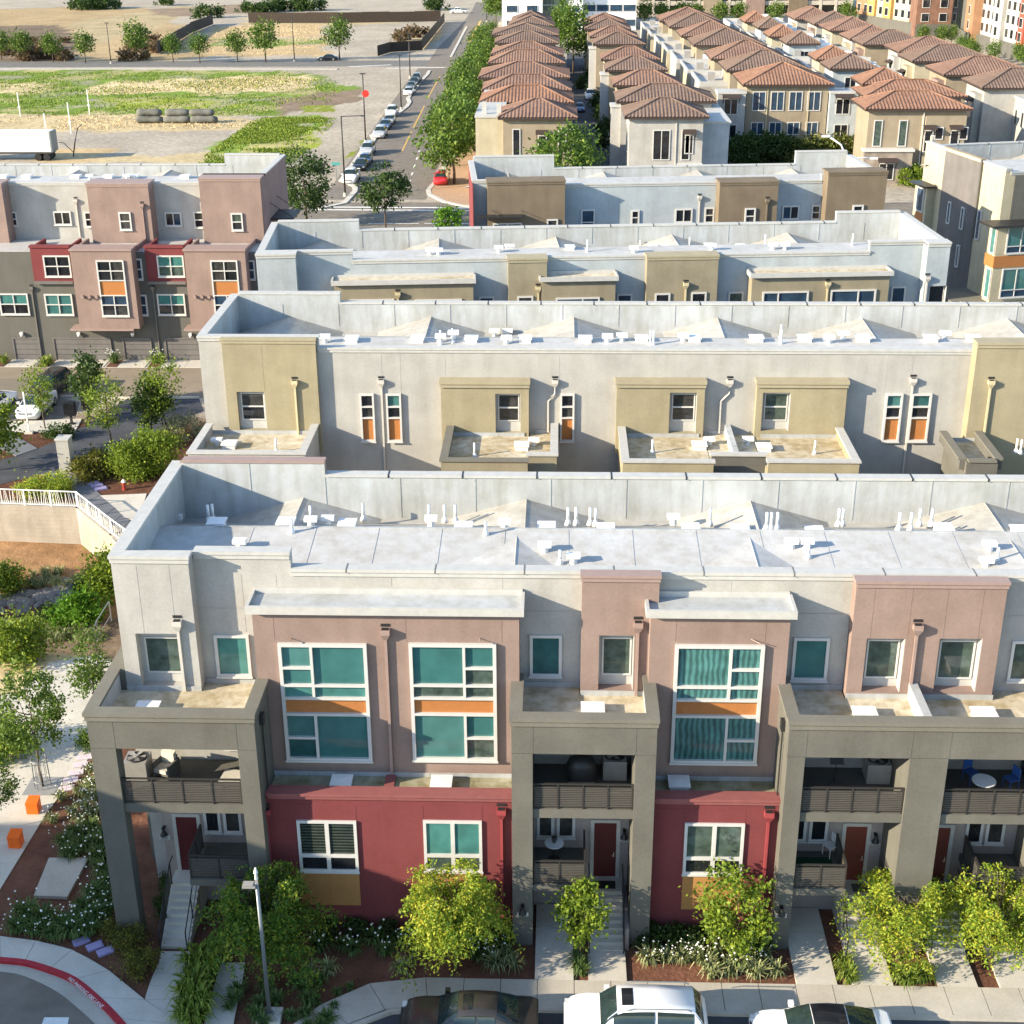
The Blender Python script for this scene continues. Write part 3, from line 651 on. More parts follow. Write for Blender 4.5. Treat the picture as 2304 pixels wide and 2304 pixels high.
B(T1, 'wall', M['gray'], -16.38, -15.84, 46.5, 50.5, 0, 9.8); O('parapet_cap', MB().box(-16.48, -15.86, YB, 50.5, 9.8, 9.95), M['graytrim'], T1); B(T1, 'wall', M['gray'], -16.38, -15.86, YB+.001, 46.5, 8.4, 9.8)
def balcony(xa, xb, x_rail0, x_rail1):
    B(T1, 'balcony_slab', M['gray'], xa, xb, YG+.1, YP+.6, 5.68, 6.05)
    O('balcony_deck', MB().box(xa+.02, xb-.02, YG+.25, YP+.55, 6.05, 6.065), M['charcoal'], T1)
    railing(T1, x_rail0, x_rail1, YG+.16, 6.06, 1.06, max(3, round((x_rail1-x_rail0)/1.0)))
for xa, xb in ((-15.5,-11.16),(-.77,2.82),(8.71,12.33),(13.65,17.3)):
    balcony(xa, xb, xa+.02, xb-.02)
# back walls of the portals
ENT = [(-14.95, -11.16), (-.77, 2.82), (8.71, 12.33), (13.65, 17.3)]
for k, (xa, xb) in enumerate(ENT):
    B(T1, 'wall', M['siding'], xa, xb, YP-.1, YP+.65, 0, 5.69)
    B(T1, 'wall', M['white'], xa-.5 if k == 0 else xa, xb, YP+.57, YP+.9, 6.05, 8.56)
    B(T1, 'soffit', M['white'], xa, xb, YG+.6, YP+.6, 8.50, 8.548)
    w0 = xa+.12 if k else xb-1.25
    window(T1, w0, w0+1.15, 6.55, 8.1, YP+.57, S2('darkglass','darkglass'), proud=.06, name='glass_door')
# entries: doors, stairs, half-level terraces
def entry_door(px0, px1, mat='door'):
    x0, x1 = PX(px0, 1910, YP-.1), PX(px1, 1910, YP-.1); y = YP-.1; z0, z1 = 1.44, 3.92
    f = O('door', MB().plate(x0-.14, x1+.14, z0-.05, z1+.14, [(x0, x1, z0, z1)], y-.05, y-.002), M['siding' if mat == 'x' else 'cap'], T1)
    O('door_leaf', MB().box(x0, x1, y-.03, y-.004, z0, z1), M[mat], f)
    O('handle', MB().box(x1-.11, x1-.07, y-.09, y-.03, z0+.95, z0+1.15).box(x1-.16, x1-.07, y-.10, y-.08, z0+1.0, z0+1.03), M['steel'], f)
    return x0, x1
def stairs(x0, x1, y_foot, y_top, n=8, zt=1.42, wallx=None):
    st = O('stairs', MB().box(x0, x1, y_top, YP-.1, -.1, zt), M['concrete_w'], T1)
    for k in range(n):
        a = y_foot+(y_top-y_foot)*k/n; z = zt*(k+1)/(n+1)
        O('step', MB().box(x0+.01, x1-.01, a, y_top+.001, zt*k/(n+1)-.05 if k else -.1, z).box(x0+.012, x1-.012, a-.025, a+.02, z-.045, z+.003), M['concrete_w'], st)
    return st
def handrail(x, y_foot, y_top, zt=1.42, mesh=False):
    g = O('handrail', MB().tube([(x,y_foot-.15,.92),(x,y_top,zt+.92),(x,y_top+.45,zt+.92)], .024, 6).tube([(x,y_foot-.15,.15),(x,y_top,zt+.15)], .015, 5), M['black'], T1)
    for t in (0, .5, 1.0):
        yy = y_foot-.15+(y_top-y_foot+.15)*t; z = zt*t; O('baluster', MB().box(x-.02, x+.02, yy-.02, yy+.02, z-.05 if t else -.02, z+.92), M['black'], g)
    if mesh:
        pm = MB()
        for q in range(9):
            z = .2+q*.08; pm.tube([(x,y_foot-.12,z),(x,y_top,zt+z)], .006, 4)
        O('bar_panel', pm, M['black'], g, kind='stuff')
    return g
def terrace(xa, xb, side):
    """half-level terrace slab beside the entry stair, guard in front and along the stair"""
    B(T1, 'terrace_slab', M['gray'], xa, xb, YG+.06, YP-.1, 2.46, 2.74)
    railing(T1, xa+.02, xb-.02, YG+.13, 2.75, 1.05, 2, drop=.28)
    xs = xb-.04 if side > 0 else xa+.04
    railing(T1, YG+.2, YP-.4, xs, 2.75, 1.05, 2, axis='y', drop=.28)
    window(T1, xa+.1, xa+.75, 3.2, 5.2, YP-.1, S1('darkglass'), proud=.05); window(T1, xa+.85, min(xa+1.55, xb-.1), 3.2, 5.2, YP-.1, S1('darkglass'), proud=.05)
# portal by the corner
entry_door(404, 450); ax0, ax1 = onZ(366, 2110, .2)[0], onZ(432, 2110, .2)[0]
stairs(ax0, ax1, 41.15, 43.2); handrail(ax0+.05, 41.15, 43.2, mesh=True); handrail(ax1-.05, 41.15, 43.2)
terrace(ax1+.12, -11.17, -1); B(T1, 'wall', M['siding'], -11.3, -11.17, YG+.7, YP, 0, 5.68)
sconce(T1, PX(371,1866,YP-.1), YP-.1, PZ(371,1866,YP-.1), 1.2); plaque(T1, PX(371,1884,YP-.1), YP-.1, PZ(371,1884,YP-.1), '2000')
# second portal
entry_door(1336, 1386); stairs(1.30, 2.62, 41.35, 43.1); handrail(2.60, 41.35, 43.1); handrail(1.33, 41.35, 43.1)
terrace(-.75, 1.17, 1)
sconce(T1, PX(1404,1873,YP-.1), YP-.1, PZ(1404,1873,YP-.1), 1.2); plaque(T1, PX(1404,1889,YP-.1), YP-.1, PZ(1404,1889,YP-.1), '2004')
sconce(T1, PX(1176,2042,YG), YG, PZ(1176,2042,YG), 1.2); plaque(T1, PX(1176,2056,YG), YG, PZ(1176,2056,YG), '2002')
B(T1, 'low_wall', M['siding'], 2.66, 2.80, 41.5, YP-.1, -.05, 1.0)
# third and fourth portals
entry_door(1899, 1946, 'door2'); stairs(10.75, 12.2, 41.35, 43.1); handrail(12.15, 41.35, 43.1); handrail(10.78, 41.35, 43.1); terrace(8.73, 10.62, 1)
sconce(T1, PX(1968,1882,YP-.1), YP-.1, PZ(1968,1882,YP-.1), 1.2); plaque(T1, PX(1967,1896,YP-.1), YP-.1, PZ(1967,1896,YP-.1), '2008')
sconce(T1, PX(1757,2045,YG), YG, PZ(1757,2045,YG), 1.2); plaque(T1, PX(1757,2059,YG), YG, PZ(1757,2059,YG), '2006')
entry_door(2096, 2132, 'door2'); stairs(13.8, 15.2, 41.35, 43.1); handrail(13.83, 41.35, 43.1); handrail(15.17, 41.35, 43.1); terrace(15.3, 17.28, -1)
for x in (-10.42, 8.02): O('conduit', MB().tube([(x, YG+.9, 6.2),(x, YG+.9, 9.2)], .03, 6).box(x-.08, x+.08, YG+.75, YG+1.05, 9.0, 9.4), M['black'], T1)
for x0 in (9.0, 14.2): O('doormat', MB().box(x0+2.3 if x0 < 10 else x0, x0+3.0 if x0 < 10 else x0+.7, 43.3, 43.75, 1.421, 1.44), M['charcoal'], T1)
O('doormat', MB().box(1.55, 2.35, 43.25, 43.7, 1.421, 1.44), M['black'], T1)

# things on the balconies and terraces
def armchair(x, y, z, rz, label):
    t = thing('armchair', label, 'armchair', (x,y,z)); t.rotation_euler = (0,0,rz)
    WL[t] = (0,0,0)
    O('frame', MB().box(-.36,-.28,-.36,.36,.0,.6).box(.28,.36,-.36,.36,.0,.6).box(-.28,.28,.30,.36,.1,.72).box(-.28,.28,-.36,.30,.14,.26), M['charcoal'], t)
    O('seat_cushion', MB().box(-.27,.27,-.40,.22,.265,.42), M['concrete_w'], t)
    O('back_cushion', MB().prism([(-.27,.12),(.27,.12),(.27,.29),(-.27,.29)], [.42]*4, [.86,.86,.92,.92]), M['concrete_w'], t)
    return t
p = onZ(372, 1752, 6.07); armchair(p[0], p[1]+.3, 6.07, -.35, 'beige cushioned armchair on the corner balcony')
p = onZ(325, 1752, 6.07); condenser(p[0]-.25, p[1]+.2, 6.07, 'condenser beside the cushioned armchair on the corner balcony')
t = thing('patio_table', 'pale stone side table on the corner balcony', 'table', (-11.75, 42.9, 6.07))
O('top', MB().prism([(-12.2,42.5),(-11.25,42.6),(-11.2,43.2),(-12.1,43.3)], 6.5, 6.57), M['concrete_w'], t)
for a, b in ((-12.05,42.6),(-11.35,42.7),(-11.35,43.1),(-11.95,43.15)): O('leg', MB().box(a-.03, a+.03, b-.03, b+.03, 6.066, 6.5), M['black'], t)
p = onZ(1383, 1757, 6.07); condenser(p[0], p[1]+.45, 6.07, 'condenser beside the covered grill above the maroon door')
t = thing('covered_grill', 'barbecue under a black fabric cover on the balcony above the maroon door', 'grill', (.98, 43.2, 6.07))
mb = MB(); pr = [(0,.44),(.25,.46),(.6,.47),(.95,.46),(1.2,.36),(1.28,.05)]
rings = []
for z, r_ in pr: rings.append(mb.pts([(.98+r_*1.15*math.cos(a)*(1+.05*math.sin(5*a)), 43.25+r_*.85*math.sin(a)*(1+.05*math.sin(5*a)), 6.07+z) for a in np.linspace(0, 2*math.pi, 20, endpoint=False)]))
for i in range(len(pr)-1):
    for k in range(20): mb.f.append((rings[i]+k, rings[i]+(k+1)%20, rings[i+1]+(k+1)%20, rings[i+1]+k)); mb.m.append(0)
mb.f.append(tuple(rings[-1]+k for k in range(20))); mb.m.append(0)
O('cover', mb, M['black'], t, True); O('cover_strap', MB().box(.5, 1.46, 42.80, 42.83, 6.5, 6.54), M['charcoal'], t)
p = onZ(1976, 1765, 6.07); condenser(p[0], p[1]+.45, 6.07, 'condenser next to the music stand on its balcony')
t = thing('music_stand', 'black music stand on the balcony over the rust door', 'stand', (10.25, 43.6, 6.07))
O('pole', MB().cyl((10.25,43.6,6.10), .015, .95, 6), M['black'], t)
O('desk', MB().prism([(10.0,43.45),(10.5,43.45),(10.5,43.62),(10.0,43.62)], [7.0,7.0,7.22,7.22], [7.02,7.02,7.24,7.24]), M['black'], t)
O('tripod', MB().tube([(10.25,43.6,6.3),(10.0,43.5,6.07)], .012, 5).tube([(10.25,43.6,6.3),(10.5,43.5,6.07)], .012, 5).tube([(10.25,43.6,6.3),(10.25,43.85,6.07)], .012, 5), M['black'], t)
def bistro(x, y, z, label, r=.42, h=.72, mat='unit'):
    t = thing('bistro_table', label, 'table', (x,y,z))
    O('top', MB().cyl((x,y,z+h), r, .035, 24), M[mat], t); O('stem', MB().cyl((x,y,z+.03), .03, h-.03, 8), M['black'], t); O('foot', MB().cyl((x,y,z), .22, .03, 16), M['black'], t)
    return t
p = onZ(1247, 1896, 3.5); bistro(p[0], p[1], 2.75, 'round white table on the terrace left of the maroon door', .36)
t = thing('potted_plant', 'small dark plant on the round white terrace table', 'plant', (p[0], p[1], 3.5))
O('pot', MB().cyl((p[0],p[1],3.5), .06, .1, 10, .08), M['charcoal'], t); O('foliage', MB().cyl((p[0],p[1],3.59), .03, .16, 7, .12).cyl((p[0]+.03,p[1]-.03,3.68), .09, .12, 6, .01), M['rail'], t)
p = onZ(2214, 1757, 6.8); bistro(p[0], p[1], 6.07, 'round pale blue table between blue chairs on the balcony', .42, .72, 'unit')
def side_chair(x, y, z, rz, label, mat, grp=None):
    t = thing('patio_chair', label, 'chair', (x,y,z), grp); t.rotation_euler = (0,0,rz); WL[t] = (0,0,0)
    O('seat', MB().box(-.21,.21,-.21,.21,.42,.46), M[mat], t); O('backrest', MB().prism([(-.21,.17),(.21,.17),(.21,.21),(-.21,.21)], [.52]*4, [.88]*4), M[mat], t)
    for a in (-.19, .19):
        for b in (-.19, .19): O('leg', MB().box(a-.015, a+.015, b-.015, b+.015, 0, .42 if b < 0 else .60), M[mat], t)
    return t
M['bluechair'] = plain('blue_paint', (.03,.10,.32), .5, .4)
M['greenseat'] = plain('green_rug', (.02,.07,.035), .9, .1)
p = onZ(2195, 1745, 6.5); side_chair(p[0]-.1, p[1]+.25, 6.07, .5, 'blue patio chair left of the round balcony table', 'bluechair')
p = onZ(2262, 1755, 6.5); side_chair(p[0]+.25, p[1]+.1, 6.07, -1.2, 'blue patio chair right of the round balcony table', 'bluechair')
p = onZ(1870, 1905, 3.2); side_chair(p[0], p[1]+.1, 2.75, -1.0, 'white patio chair on the terrace beside the rust door', 'unit')
O('doormat', MB().box(8.85, 10.4, 42.1, 43.6, 2.741, 2.755), M['greenseat'], T1)
t = thing('side_stool', 'small white stool on the paving under the slatted terrace', 'stool', (.35, 42.6, 0))
O('seat', MB().cyl((.35,42.6,.5), .2, .03, 14), M['unit'], t)
for a in range(3): O('leg', MB().tube([(.35+.1*math.cos(a*2.1), 42.6+.1*math.sin(a*2.1), .5), (.35+.2*math.cos(a*2.1), 42.6+.2*math.sin(a*2.1), .02)], .014, 5), M['unit'], t)
# ------------------------------------------------------------------ townhouse blocks behind, each in its own frame
class Frame:
    """local frame of a block: u along its front, v into its depth, from the front left corner"""
    def __init__(s, name, label, p0, ang, cat='townhouse'):
        s.c, s.s, s.p = math.cos(ang), math.sin(ang), np.array(p0, float)
        s.T = thing(name, label, cat, (p0[0], p0[1], 0)); s.T.rotation_euler = (0,0,ang); WL[s.T] = (0,0,0)
    def uz(s, x, y, v=0.0):
        d = ray(x, y); n = np.array((-s.s, s.c)); t = (n@s.p+v-n@CAM[:2])/(n@d[:2]); q = CAM+d*t
        return (q[0]-s.p[0])*s.c+(q[1]-s.p[1])*s.s, q[2]
    def uv(s, x, y, z):
        q = onZ(x, y, z); dx, dy = q[0]-s.p[0], q[1]-s.p[1]; return dx*s.c+dy*s.s, -dx*s.s+dy*s.c
    def rect(s, x0, y0, x1, y1, v=0.0):
        xm, ym = (x0+x1)/2, (y0+y1)/2
        return s.uz(x0, ym, v)[0], s.uz(x1, ym, v)[0], s.uz(xm, y1, v)[1], s.uz(xm, y0, v)[1]
def zoomer(ox, oy, k): return lambda x, y: (ox+x/k, oy+y/k)
ZA, ZB_ = zoomer(420,460,2.0294), zoomer(1352,460,2.0294)
ZD_, ZE, ZG, ZH = zoomer(0,340,2.516), zoomer(640,0,2.516), zoomer(1400,0,2.137), zoomer(1900,280,4.782)
def ZR(fr, z, x0, y0, x1, y1, v=0.0): a, b = z(x0, y0), z(x1, y1); return fr.rect(a[0], a[1], b[0], b[1], v)
def flat_roof(fr, u0, u1, v0, v1, zlow, zhi, zrear_lo, zrear_hi, uL, uR, wallm, ridge=.40, z0=8.0, jogs=(), rise=.12, fall=1.5):
    """body, parapets, linings, caps and membrane of a flat-roofed block; uL/uR: end of the raised corner sections"""
    T = fr.T; th = .34
    B(T, 'wall', M[wallm], u0, u1, v0, v1+th, 0, zlow-1.6)
    B(T, 'parapet', M[wallm], u0+th, u1-th, v0, v0+th, zlow-1.6, zlow-.12)
    B(T, 'parapet', M[wallm], u0, u0+th, v0, v1+th, zlow-1.6, zhi-.12); B(T, 'parapet', M[wallm], u1-th, u1, v0, v1+th, zlow-1.6, zhi-.12)
    B(T, 'parapet', M[wallm], u0+th, u1-th, v1, v1+th, zlow-1.6, zrear_lo-.1)
    for a, b in ((u0+th, uL), (uR, u1-th)):
        if b > a: B(T, 'parapet', M[wallm], a, b, v0+.001, v0+th+.001, zlow-.121, zhi-.12); B(T, 'parapet', M[wallm], a, b, v1+.001, v1+th+.001, zrear_lo-.101, zrear_hi-.1)
    lin = MB().box(u0+th+.001, u0+th+.03, v0+th, v1, zlow-1.6, zhi-.13).box(u1-th-.03, u1-th-.001, v0+th, v1, zlow-1.6, zhi-.13)
    lin.box(u0+th+.03, u1-th-.03, v1-.03, v1-.001, zlow-1.6, zrear_lo-.11).box(u0+th+.03, uL, v1-.031, v1-.002, zrear_lo-.11, zrear_hi-.11)
    if uR < u1-th: lin.box(uR, u1-th-.03, v1-.031, v1-.002, zrear_lo-.11, zrear_hi-.11)
    lin.box(u0+th+.03, u1-th-.03, v0+th+.002, v0+th+.03, zlow-1.6, zlow-.13)
    O('parapet_lining', lin, M['lining'], T)
    for uu in np.arange(u0+3, u1-1, 3.3): B(T, 'membrane_seam', M['lining'], uu-.03, uu+.03, v1-.05, v1-.032, zlow-1.2, zrear_lo-.12)
    cornice(T, 'cap', uL, min(uR, u1-th), v0, zlow, .2, .10, th+.06)
    cornice(T, 'cap', u0, uL, v0-.002, zhi, .2, .10, th+.06)
    if uR < u1-th: cornice(T, 'cap', uR, u1, v0-.002, zhi, .2, .10, th+.06)
    O('parapet_cap', MB().box(u0-.08, u0+th+.07, v0+th+.07, v1+th+.08, zhi-.12, zhi+.002), M['cap'], T)
    O('parapet_cap', MB().box(u1-th-.07, u1+.08, v0+th+.07, v1+th+.08, zhi-.12, zhi+.002), M['cap'], T)
    O('parapet_cap', MB().box(uL, min(uR, u1-th-.08), v1-.07, v1+th+.08, zrear_lo-.1, zrear_lo), M['cap'], T)
    O('parapet_cap', MB().box(u0+th+.08, uL, v1-.07, v1+th+.08, zrear_hi-.1, zrear_hi), M['cap'], T)
    if uR < u1-th: O('parapet_cap', MB().box(uR, u1-th-.08, v1-.07, v1+th+.08, zrear_hi-.1, zrear_hi), M['cap'], T)
    for uu in np.arange(uL+2.5, min(uR, u1-th), 3.1): O('cap_seam', MB().box(uu-.03, uu+.03, v1-.09, v1+th+.1, zrear_lo-.11, zrear_lo+.008), M['black'], T)
    vr = v0+(v1-v0)*ridge; za, zb, zc = zlow-.45, zlow-.45+rise, zlow-.45+rise-fall; mb = MB(); n = 16
    for k in range(n):
        a, b = u0+th+.03+(u1-u0-2*th-.06)*k/n, u0+th+.03+(u1-u0-2*th-.06)*(k+1)/n
        mb.face([(a,v0+th+.03,za),(b,v0+th+.03,za),(b,vr,zb),(a,vr,zb)]); mb.face([(a,vr,zb),(b,vr,zb),(b,v1-.03,zc),(a,v1-.03,zc)])
    mb.m = [k % 2 for k in range(len(mb.f))]; O('roof', mb, [M['roof'], M['roof_dirt_shade']], T)
    uu = u0+3.4
    while uu < u1-4:
        gable_cricket(T, uu-4.0, uu+4.0, uu, v1-.03, vr+(v1-vr)*.2, zc, (zb-zc)*.78, 'roof_dirt_shade', zc+(zb-zc)*.77); uu += 8.4
    return lambda u, v: za+(zb-za)*(v-v0)/(vr-v0) if v < vr else zb+(zc-zb)*(v-vr)/(v1-vr)
def roof_gear(fr, fn, z, hatches=(), vents=(), hoods=(), zg=13.5, s=.85):
    def put(p):
        u, v = fr.uv(*p, zg)
        for _ in range(3): u, v = fr.uv(*p, fn(u, v))
        return u, v, fn(u, v)
    for p in hatches: u, v, zz = put(z(*p)); hatch(fr.T, u, v, zz, s*.9, .26)
    for p in vents: u, v, zz = put(z(*p)); vent(fr.T, u, v, zz, .8)
    for p in hoods: u, v, zz = put(z(*p)); hood(fr.T, u, v, zz, .4, .45)

# ---- second block: white wall with sand panels, low roofs in front
f2 = Frame('townhouse_block', 'white townhouse block with sand panels and slim orange windows behind the front block', (-19.25, 72.2), 0.0)
T2 = f2.T; U = lambda px: px
fn2 = flat_roof(f2, 0, 52, 0, 8.3, 13.84, 14.45, 14.05, 14.62, f2.uz(*ZA(600,625))[0], 47.5, 'white', ridge=.36)
# sand end panel
ua, ub = f2.uz(*ZA(172,700))[0], f2.uz(*ZA(596,700))[0]
h = ZR(f2, ZA, 235, 855, 362, 1030, -.35); walls(T2, 'tan', ua, ub, -.35, -.001, 8.0, 14.2, [h], .3)
g = ZR(f2, ZA, 262, 870, 342, 985, -.35); recess(T2, 'tan', h, -.35, .3, SH(), (g[2], g[3])); cornice(T2, 'tancap', ua, ub, -.35, 14.44, .22, .1, .4)
downspout(T2, 'dspout_t', f2.uz(*ZA(500,900), -.35)[0], -.35, f2.uz(*ZA(498,800), -.35)[1], 9.0)
joints(T2, 'tan', -.35, xs=(f2.uz(*ZA(345,720), -.35)[0],), zs=(h[3],), x0=ua, x1=ub, z0=h[3], z1=14.1)
for z, (x0, x1), hr, gr in ((ZA,(1162,1562),(1410,1525,865,1045),(1432,1503,878,992)), (ZB_,(70,472),(312,437,860,1045),(333,405,875,990)), (ZB_,(708,1118),(735,862,860,1035),(755,830,872,990))):
    a = f2.uz(*z(x0, 920), -.5)[0]; b = f2.uz(*z(x1, 920), -.5)[0]; zt = f2.uz(*z((x0+x1)/2, 806), -.5)[1]
    h = ZR(f2, z, hr[0], hr[2], hr[1], hr[3], -.5); g = ZR(f2, z, gr[0], gr[2], gr[1], gr[3], -.5)
    walls(T2, 'tan', a, b, -.5, -.001, 8.0, zt-.08, [h], .35); recess(T2, 'tan', h, -.5, .35, SH('greenglass' if x0 == 708 else 'darkglass', 'darkglass' if x0 != 708 else 'greenglass'), (g[2], g[3]))
    O('bay_cap', MB().box(a-.08, b+.08, -.66, -.002, zt-.16, zt+.04).box(a-.04, b+.04, -.60, -.5, zt-.36, zt-.16), M['tancap'], T2)
for z, x0, x1 in ((ZA,793,862),(ZA,912,985),(ZA,1703,1772),(ZB_,1288,1370),(ZB_,1405,1500)):
    w = ZR(f2, z, x0+2, 862, x1-2, 1080, 0); window(T2, *w, 0.0, [(0,1,.75,1,'teal' if x0 in (912,1405,1288) else 'darkglass'), (0,1,.50,.75,'darkglass'), (0,1,0,.50,'orange')], proud=.16, border=.10, mull=.04)
for z, xh, yh, xp in ((ZA,886,797,895),(ZB_,1420,790,1408)): downspout(T2, 'dspout_w', f2.uz(*z(xp,950))[0], 0, f2.uz(*z(xh,yh))[1], 0.5)
for z, xh, xp in ((ZA,1682,1650),(ZB_,588,543)):
    x = f2.uz(*z(xp,950))[0]; downspout(T2, 'dspout_w', x, 0, f2.uz(*z(xh,797))[1], 9.1, jog=f2.uz(*z(xh,820))[0]-x, jz=.9)
joints(T2, 'white', 0, zs=(f2.uz(*ZA(1000,858))[1],), x0=ub+.02, x1=42); joints(T2, 'white', 0, xs=[f2.uz(*ZA(x,750))[0] for x in (890,975,1180,1700)]+[f2.uz(*ZB_(x,750))[0] for x in (1305,1420)], z0=11.2, z1=13.6)
# far right sand wall
ua2 = f2.uz(*ZB_(1722,640), -.9)[0]; walls(T2, 'tan', ua2, 52.0, -.9, -.001, 0, 14.3); cornice(T2, 'tancap', ua2, 52.0, -.9, 14.5, .22, .1, .9)
downspout(T2, 'dspout_t', f2.uz(*ZB_(1768,900), -.9)[0], -.9, f2.uz(*ZB_(1786,800), -.9)[1], 9.0)
# low roofs in front of the wall
def low_roof(u0, u1, v0, v1, z, zt, mat, capm='cap', th=.28, zbot=0.0, notch=None, sides=(1,1)):
    T = T2
    B(T, 'wall', M[mat], u0, u1, v0, v1-.002, zbot, z)
    O('deck_floor', MB().box(u0+.02, u1-.02, v0+.02, v1-.004, z, z+.01), M['deck'], T)
    O('parapet', MB().box(u0, u1, v0, v0+th, z+.005, zt-.1), M[mat], T); O('parapet_cap', MB().box(u0-.08, u1+.08, v0-.08, v0+th+.06, zt-.1, zt), M[capm], T)
    for s, a in ((0, u0), (1, u1-th)):
        if sides[s]: O('parapet', MB().box(a, a+th, v0+th, v1-.004, z+.005, zt-.1), M[mat], T); O('parapet_cap', MB().box(a-.07, a+th+.07, v0+th+.06, v1-.006, zt-.1, zt), M[capm], T)
    O('flashing', MB().box(u0+th, u1-th, v1-.04, v1-.007, z, z+.22), M['lining'], T)
zfl, zft = 9.0, 9.62
uA = f2.uv(*ZA(5,1130), zft); low_roof(uA[0], f2.uv(*ZA(590,1020), zft)[0], uA[1], -.36, zfl, zft, 'white', 'cap')
a = f2.uv(*ZA(1160,1165), zft); b = f2.uv(*ZA(1557,1165), zft); c = f2.uv(*ZA(1690,1140), zft)
low_roof(a[0], b[0], a[1], -.51, zfl, zft, 'tan2', 'graytrim', sides=(1,0)); low_roof(b[0]+.002, c[0], c[1], -.003, zfl, zft, 'tan2', 'cap', sides=(0,1))
a = f2.uv(*ZB_(100,1170), zft); b = f2.uv(*ZB_(515,1170), zft); c = f2.uv(*ZB_(765,1170), zft); d = f2.uv(*ZB_(1182,1172), zft); e = f2.uv(*ZB_(640,1140), zft)
low_roof(a[0], b[0], a[1], -.51, zfl, zft, 'tan', 'cap', sides=(1,0)); low_roof(b[0]+.002, c[0]-.002, e[1], -.004, zfl, zft, 'charcoal', 'cap', sides=(0,0)); low_roof(c[0], d[0], c[1], -.51, zfl, zft, 'tan', 'cap', sides=(0,1))
ud = f2.uv(*ZB_(600,1070), zft)[0]; O('deck_divider', MB().box(ud-.15, ud+.15, e[1]+.3, -.01, zfl, zft-.05), M['lining'], T2)
a = f2.uv(*ZB_(1700,1020), zft); low_roof(a[0], 40, f2.uv(*ZB_(1845,1170), zft)[1], -.91, zfl, zft, 'gray', 'graytrim')
def gear2(lst, kind, zz):
    for z, x, y in lst:
        u, v = f2.uv(*z(x, y), zz)
        {'h': lambda: hatch(T2, u, v, zfl, .8, .3), 'v': lambda: vent(T2, u, v, zfl, .75), 'o': lambda: hood(T2, u, v, zfl, .4, .4)}[kind]()
gear2([(ZA,195,1085),(ZA,1530,1092),(ZB_,450,1090),(ZB_,745,1098)], 'h', 9.3); gear2([(ZA,410,1130),(ZA,1315,1150),(ZB_,235,1135),(ZB_,975,1140),(ZB_,1895,1130),(ZB_,1915,1135)], 'v', 9.0); gear2([(ZA,137,1075),(ZA,1585,1075),(ZB_,495,1072),(ZB_,672,1070)], 'o', 9.3)
roof_gear(f2, fn2, ZA, [(x, 625) for x in (755,1055,1300,1545,1820)], [(458,575),(1215,632),(1160,640)], [(632,630),(1160,628),(1218,612),(500,572),(1405,580),(1465,578),(1460,635)])
roof_gear(f2, fn2, ZB_, [(x, 622) for x in (185,425,710,930,1195,1505,1700)], [(225,640),(240,640),(820,612),(822,635),(98,575),(1002,572)], [(30,628),(95,625),(1040,632),(1105,615),(375,625),(1570,612),(300,572),(800,575),(885,578)])
u1_, v1_ = f2.uv(*ZB_(1772,1225), 8.5); O('wall_lamp', MB().tube([(u1_, v1_, 7.0),(u1_, v1_, 9.2)], .04, 6).box(u1_-.15, u1_+.15, v1_-.1, v1_+.1, 9.2, 9.35), M['black'], T2)

# ---- third block: pale walls, ochre capped bays
f3 = Frame('townhouse_block', 'pale townhouse block with ochre capped bays and white raised roof ends', (-19.6, 90.2), math.radians(4.6))
T3 = f3.T; L3 = 45.6
fn3 = flat_roof(f3, 0, L3, 0.3, 9.0, 14.05, 14.7, 14.15, 14.85, f3.uz(*ZA(757,235), .3)[0], f3.uz(*ZB_(1228,200), .3)[0], 'pale', ridge=.45)
walls(T3, 'pale', -.02, f3.uz(*ZA(505,300))[0], -.7, .299, 0, 14.5); cornice(T3, 'cap', 0, f3.uz(*ZA(505,300))[0], -.7, 14.78, .22, .1, 1.0)
ue = f3.uz(*ZB_(1478,200))[0]; h = ZR(f3, ZB_, 1490, 372, 1572, 520, -.7)
walls(T3, 'pale', ue, L3+.02, -.7, .299, 0, 14.5, [h], .35); recess(T3, 'pale', h, -.7, .35, S1('darkglass'), (h[2]+.3, h[3]-.1)); cornice(T3, 'cap', ue, L3, -.7, 14.78, .22, .1, 1.0)
for z, x0, x1, yt in ((ZA,1468,1645,246),(ZB_,210,535,236)):
    a = f3.uz(*z(x0,300), -.6)[0]; b = f3.uz(*z(x1,300), -.6)[0]; walls(T3, 'tan2', a, b, -.6, .299, 0, 14.0); cornice(T3, 'tancap', a, b, -.6, 14.18, .22, .1, 1.2)
def cap3(z, x0, x1, wins):
    a = f3.uz(*z(x0,360), -.9)[0]; b = f3.uz(*z(x1,360), -.9)[0]; c = cap_bay(T3, a, b, -.9, .3, 13.0, 0, 'tan2', 'cap', 'deck')
    for q in wins: w = ZR(f3, z, q[0], q[1], q[2], q[1]+105, -.9); window(T3, *w, -.9, [(0,.33,0,1,'blueglass'),(.33,1,0,1,'blueglass')] if q[3] else [(0,.62,0,1,'blueglass'),(.62,1,0,1,'blueglass')], proud=.1)
cap3(ZA, 672, 1308, [(1042,432,1258,0),(745,432,950,1)]); cap3(ZA, 1622, 1958, [(1685,424,1885,0)]); cap3(ZB_, 690, 1316, [(735,396,945,1),(1045,388,1252,0)])
for z, x, y in ((ZA,965,398),(ZB_,1030,352)): downspout(T3, 'dspout_t', f3.uz(*z(x,430), -.9)[0], -.9, f3.uz(*z(x,y), -.9)[1], 6)
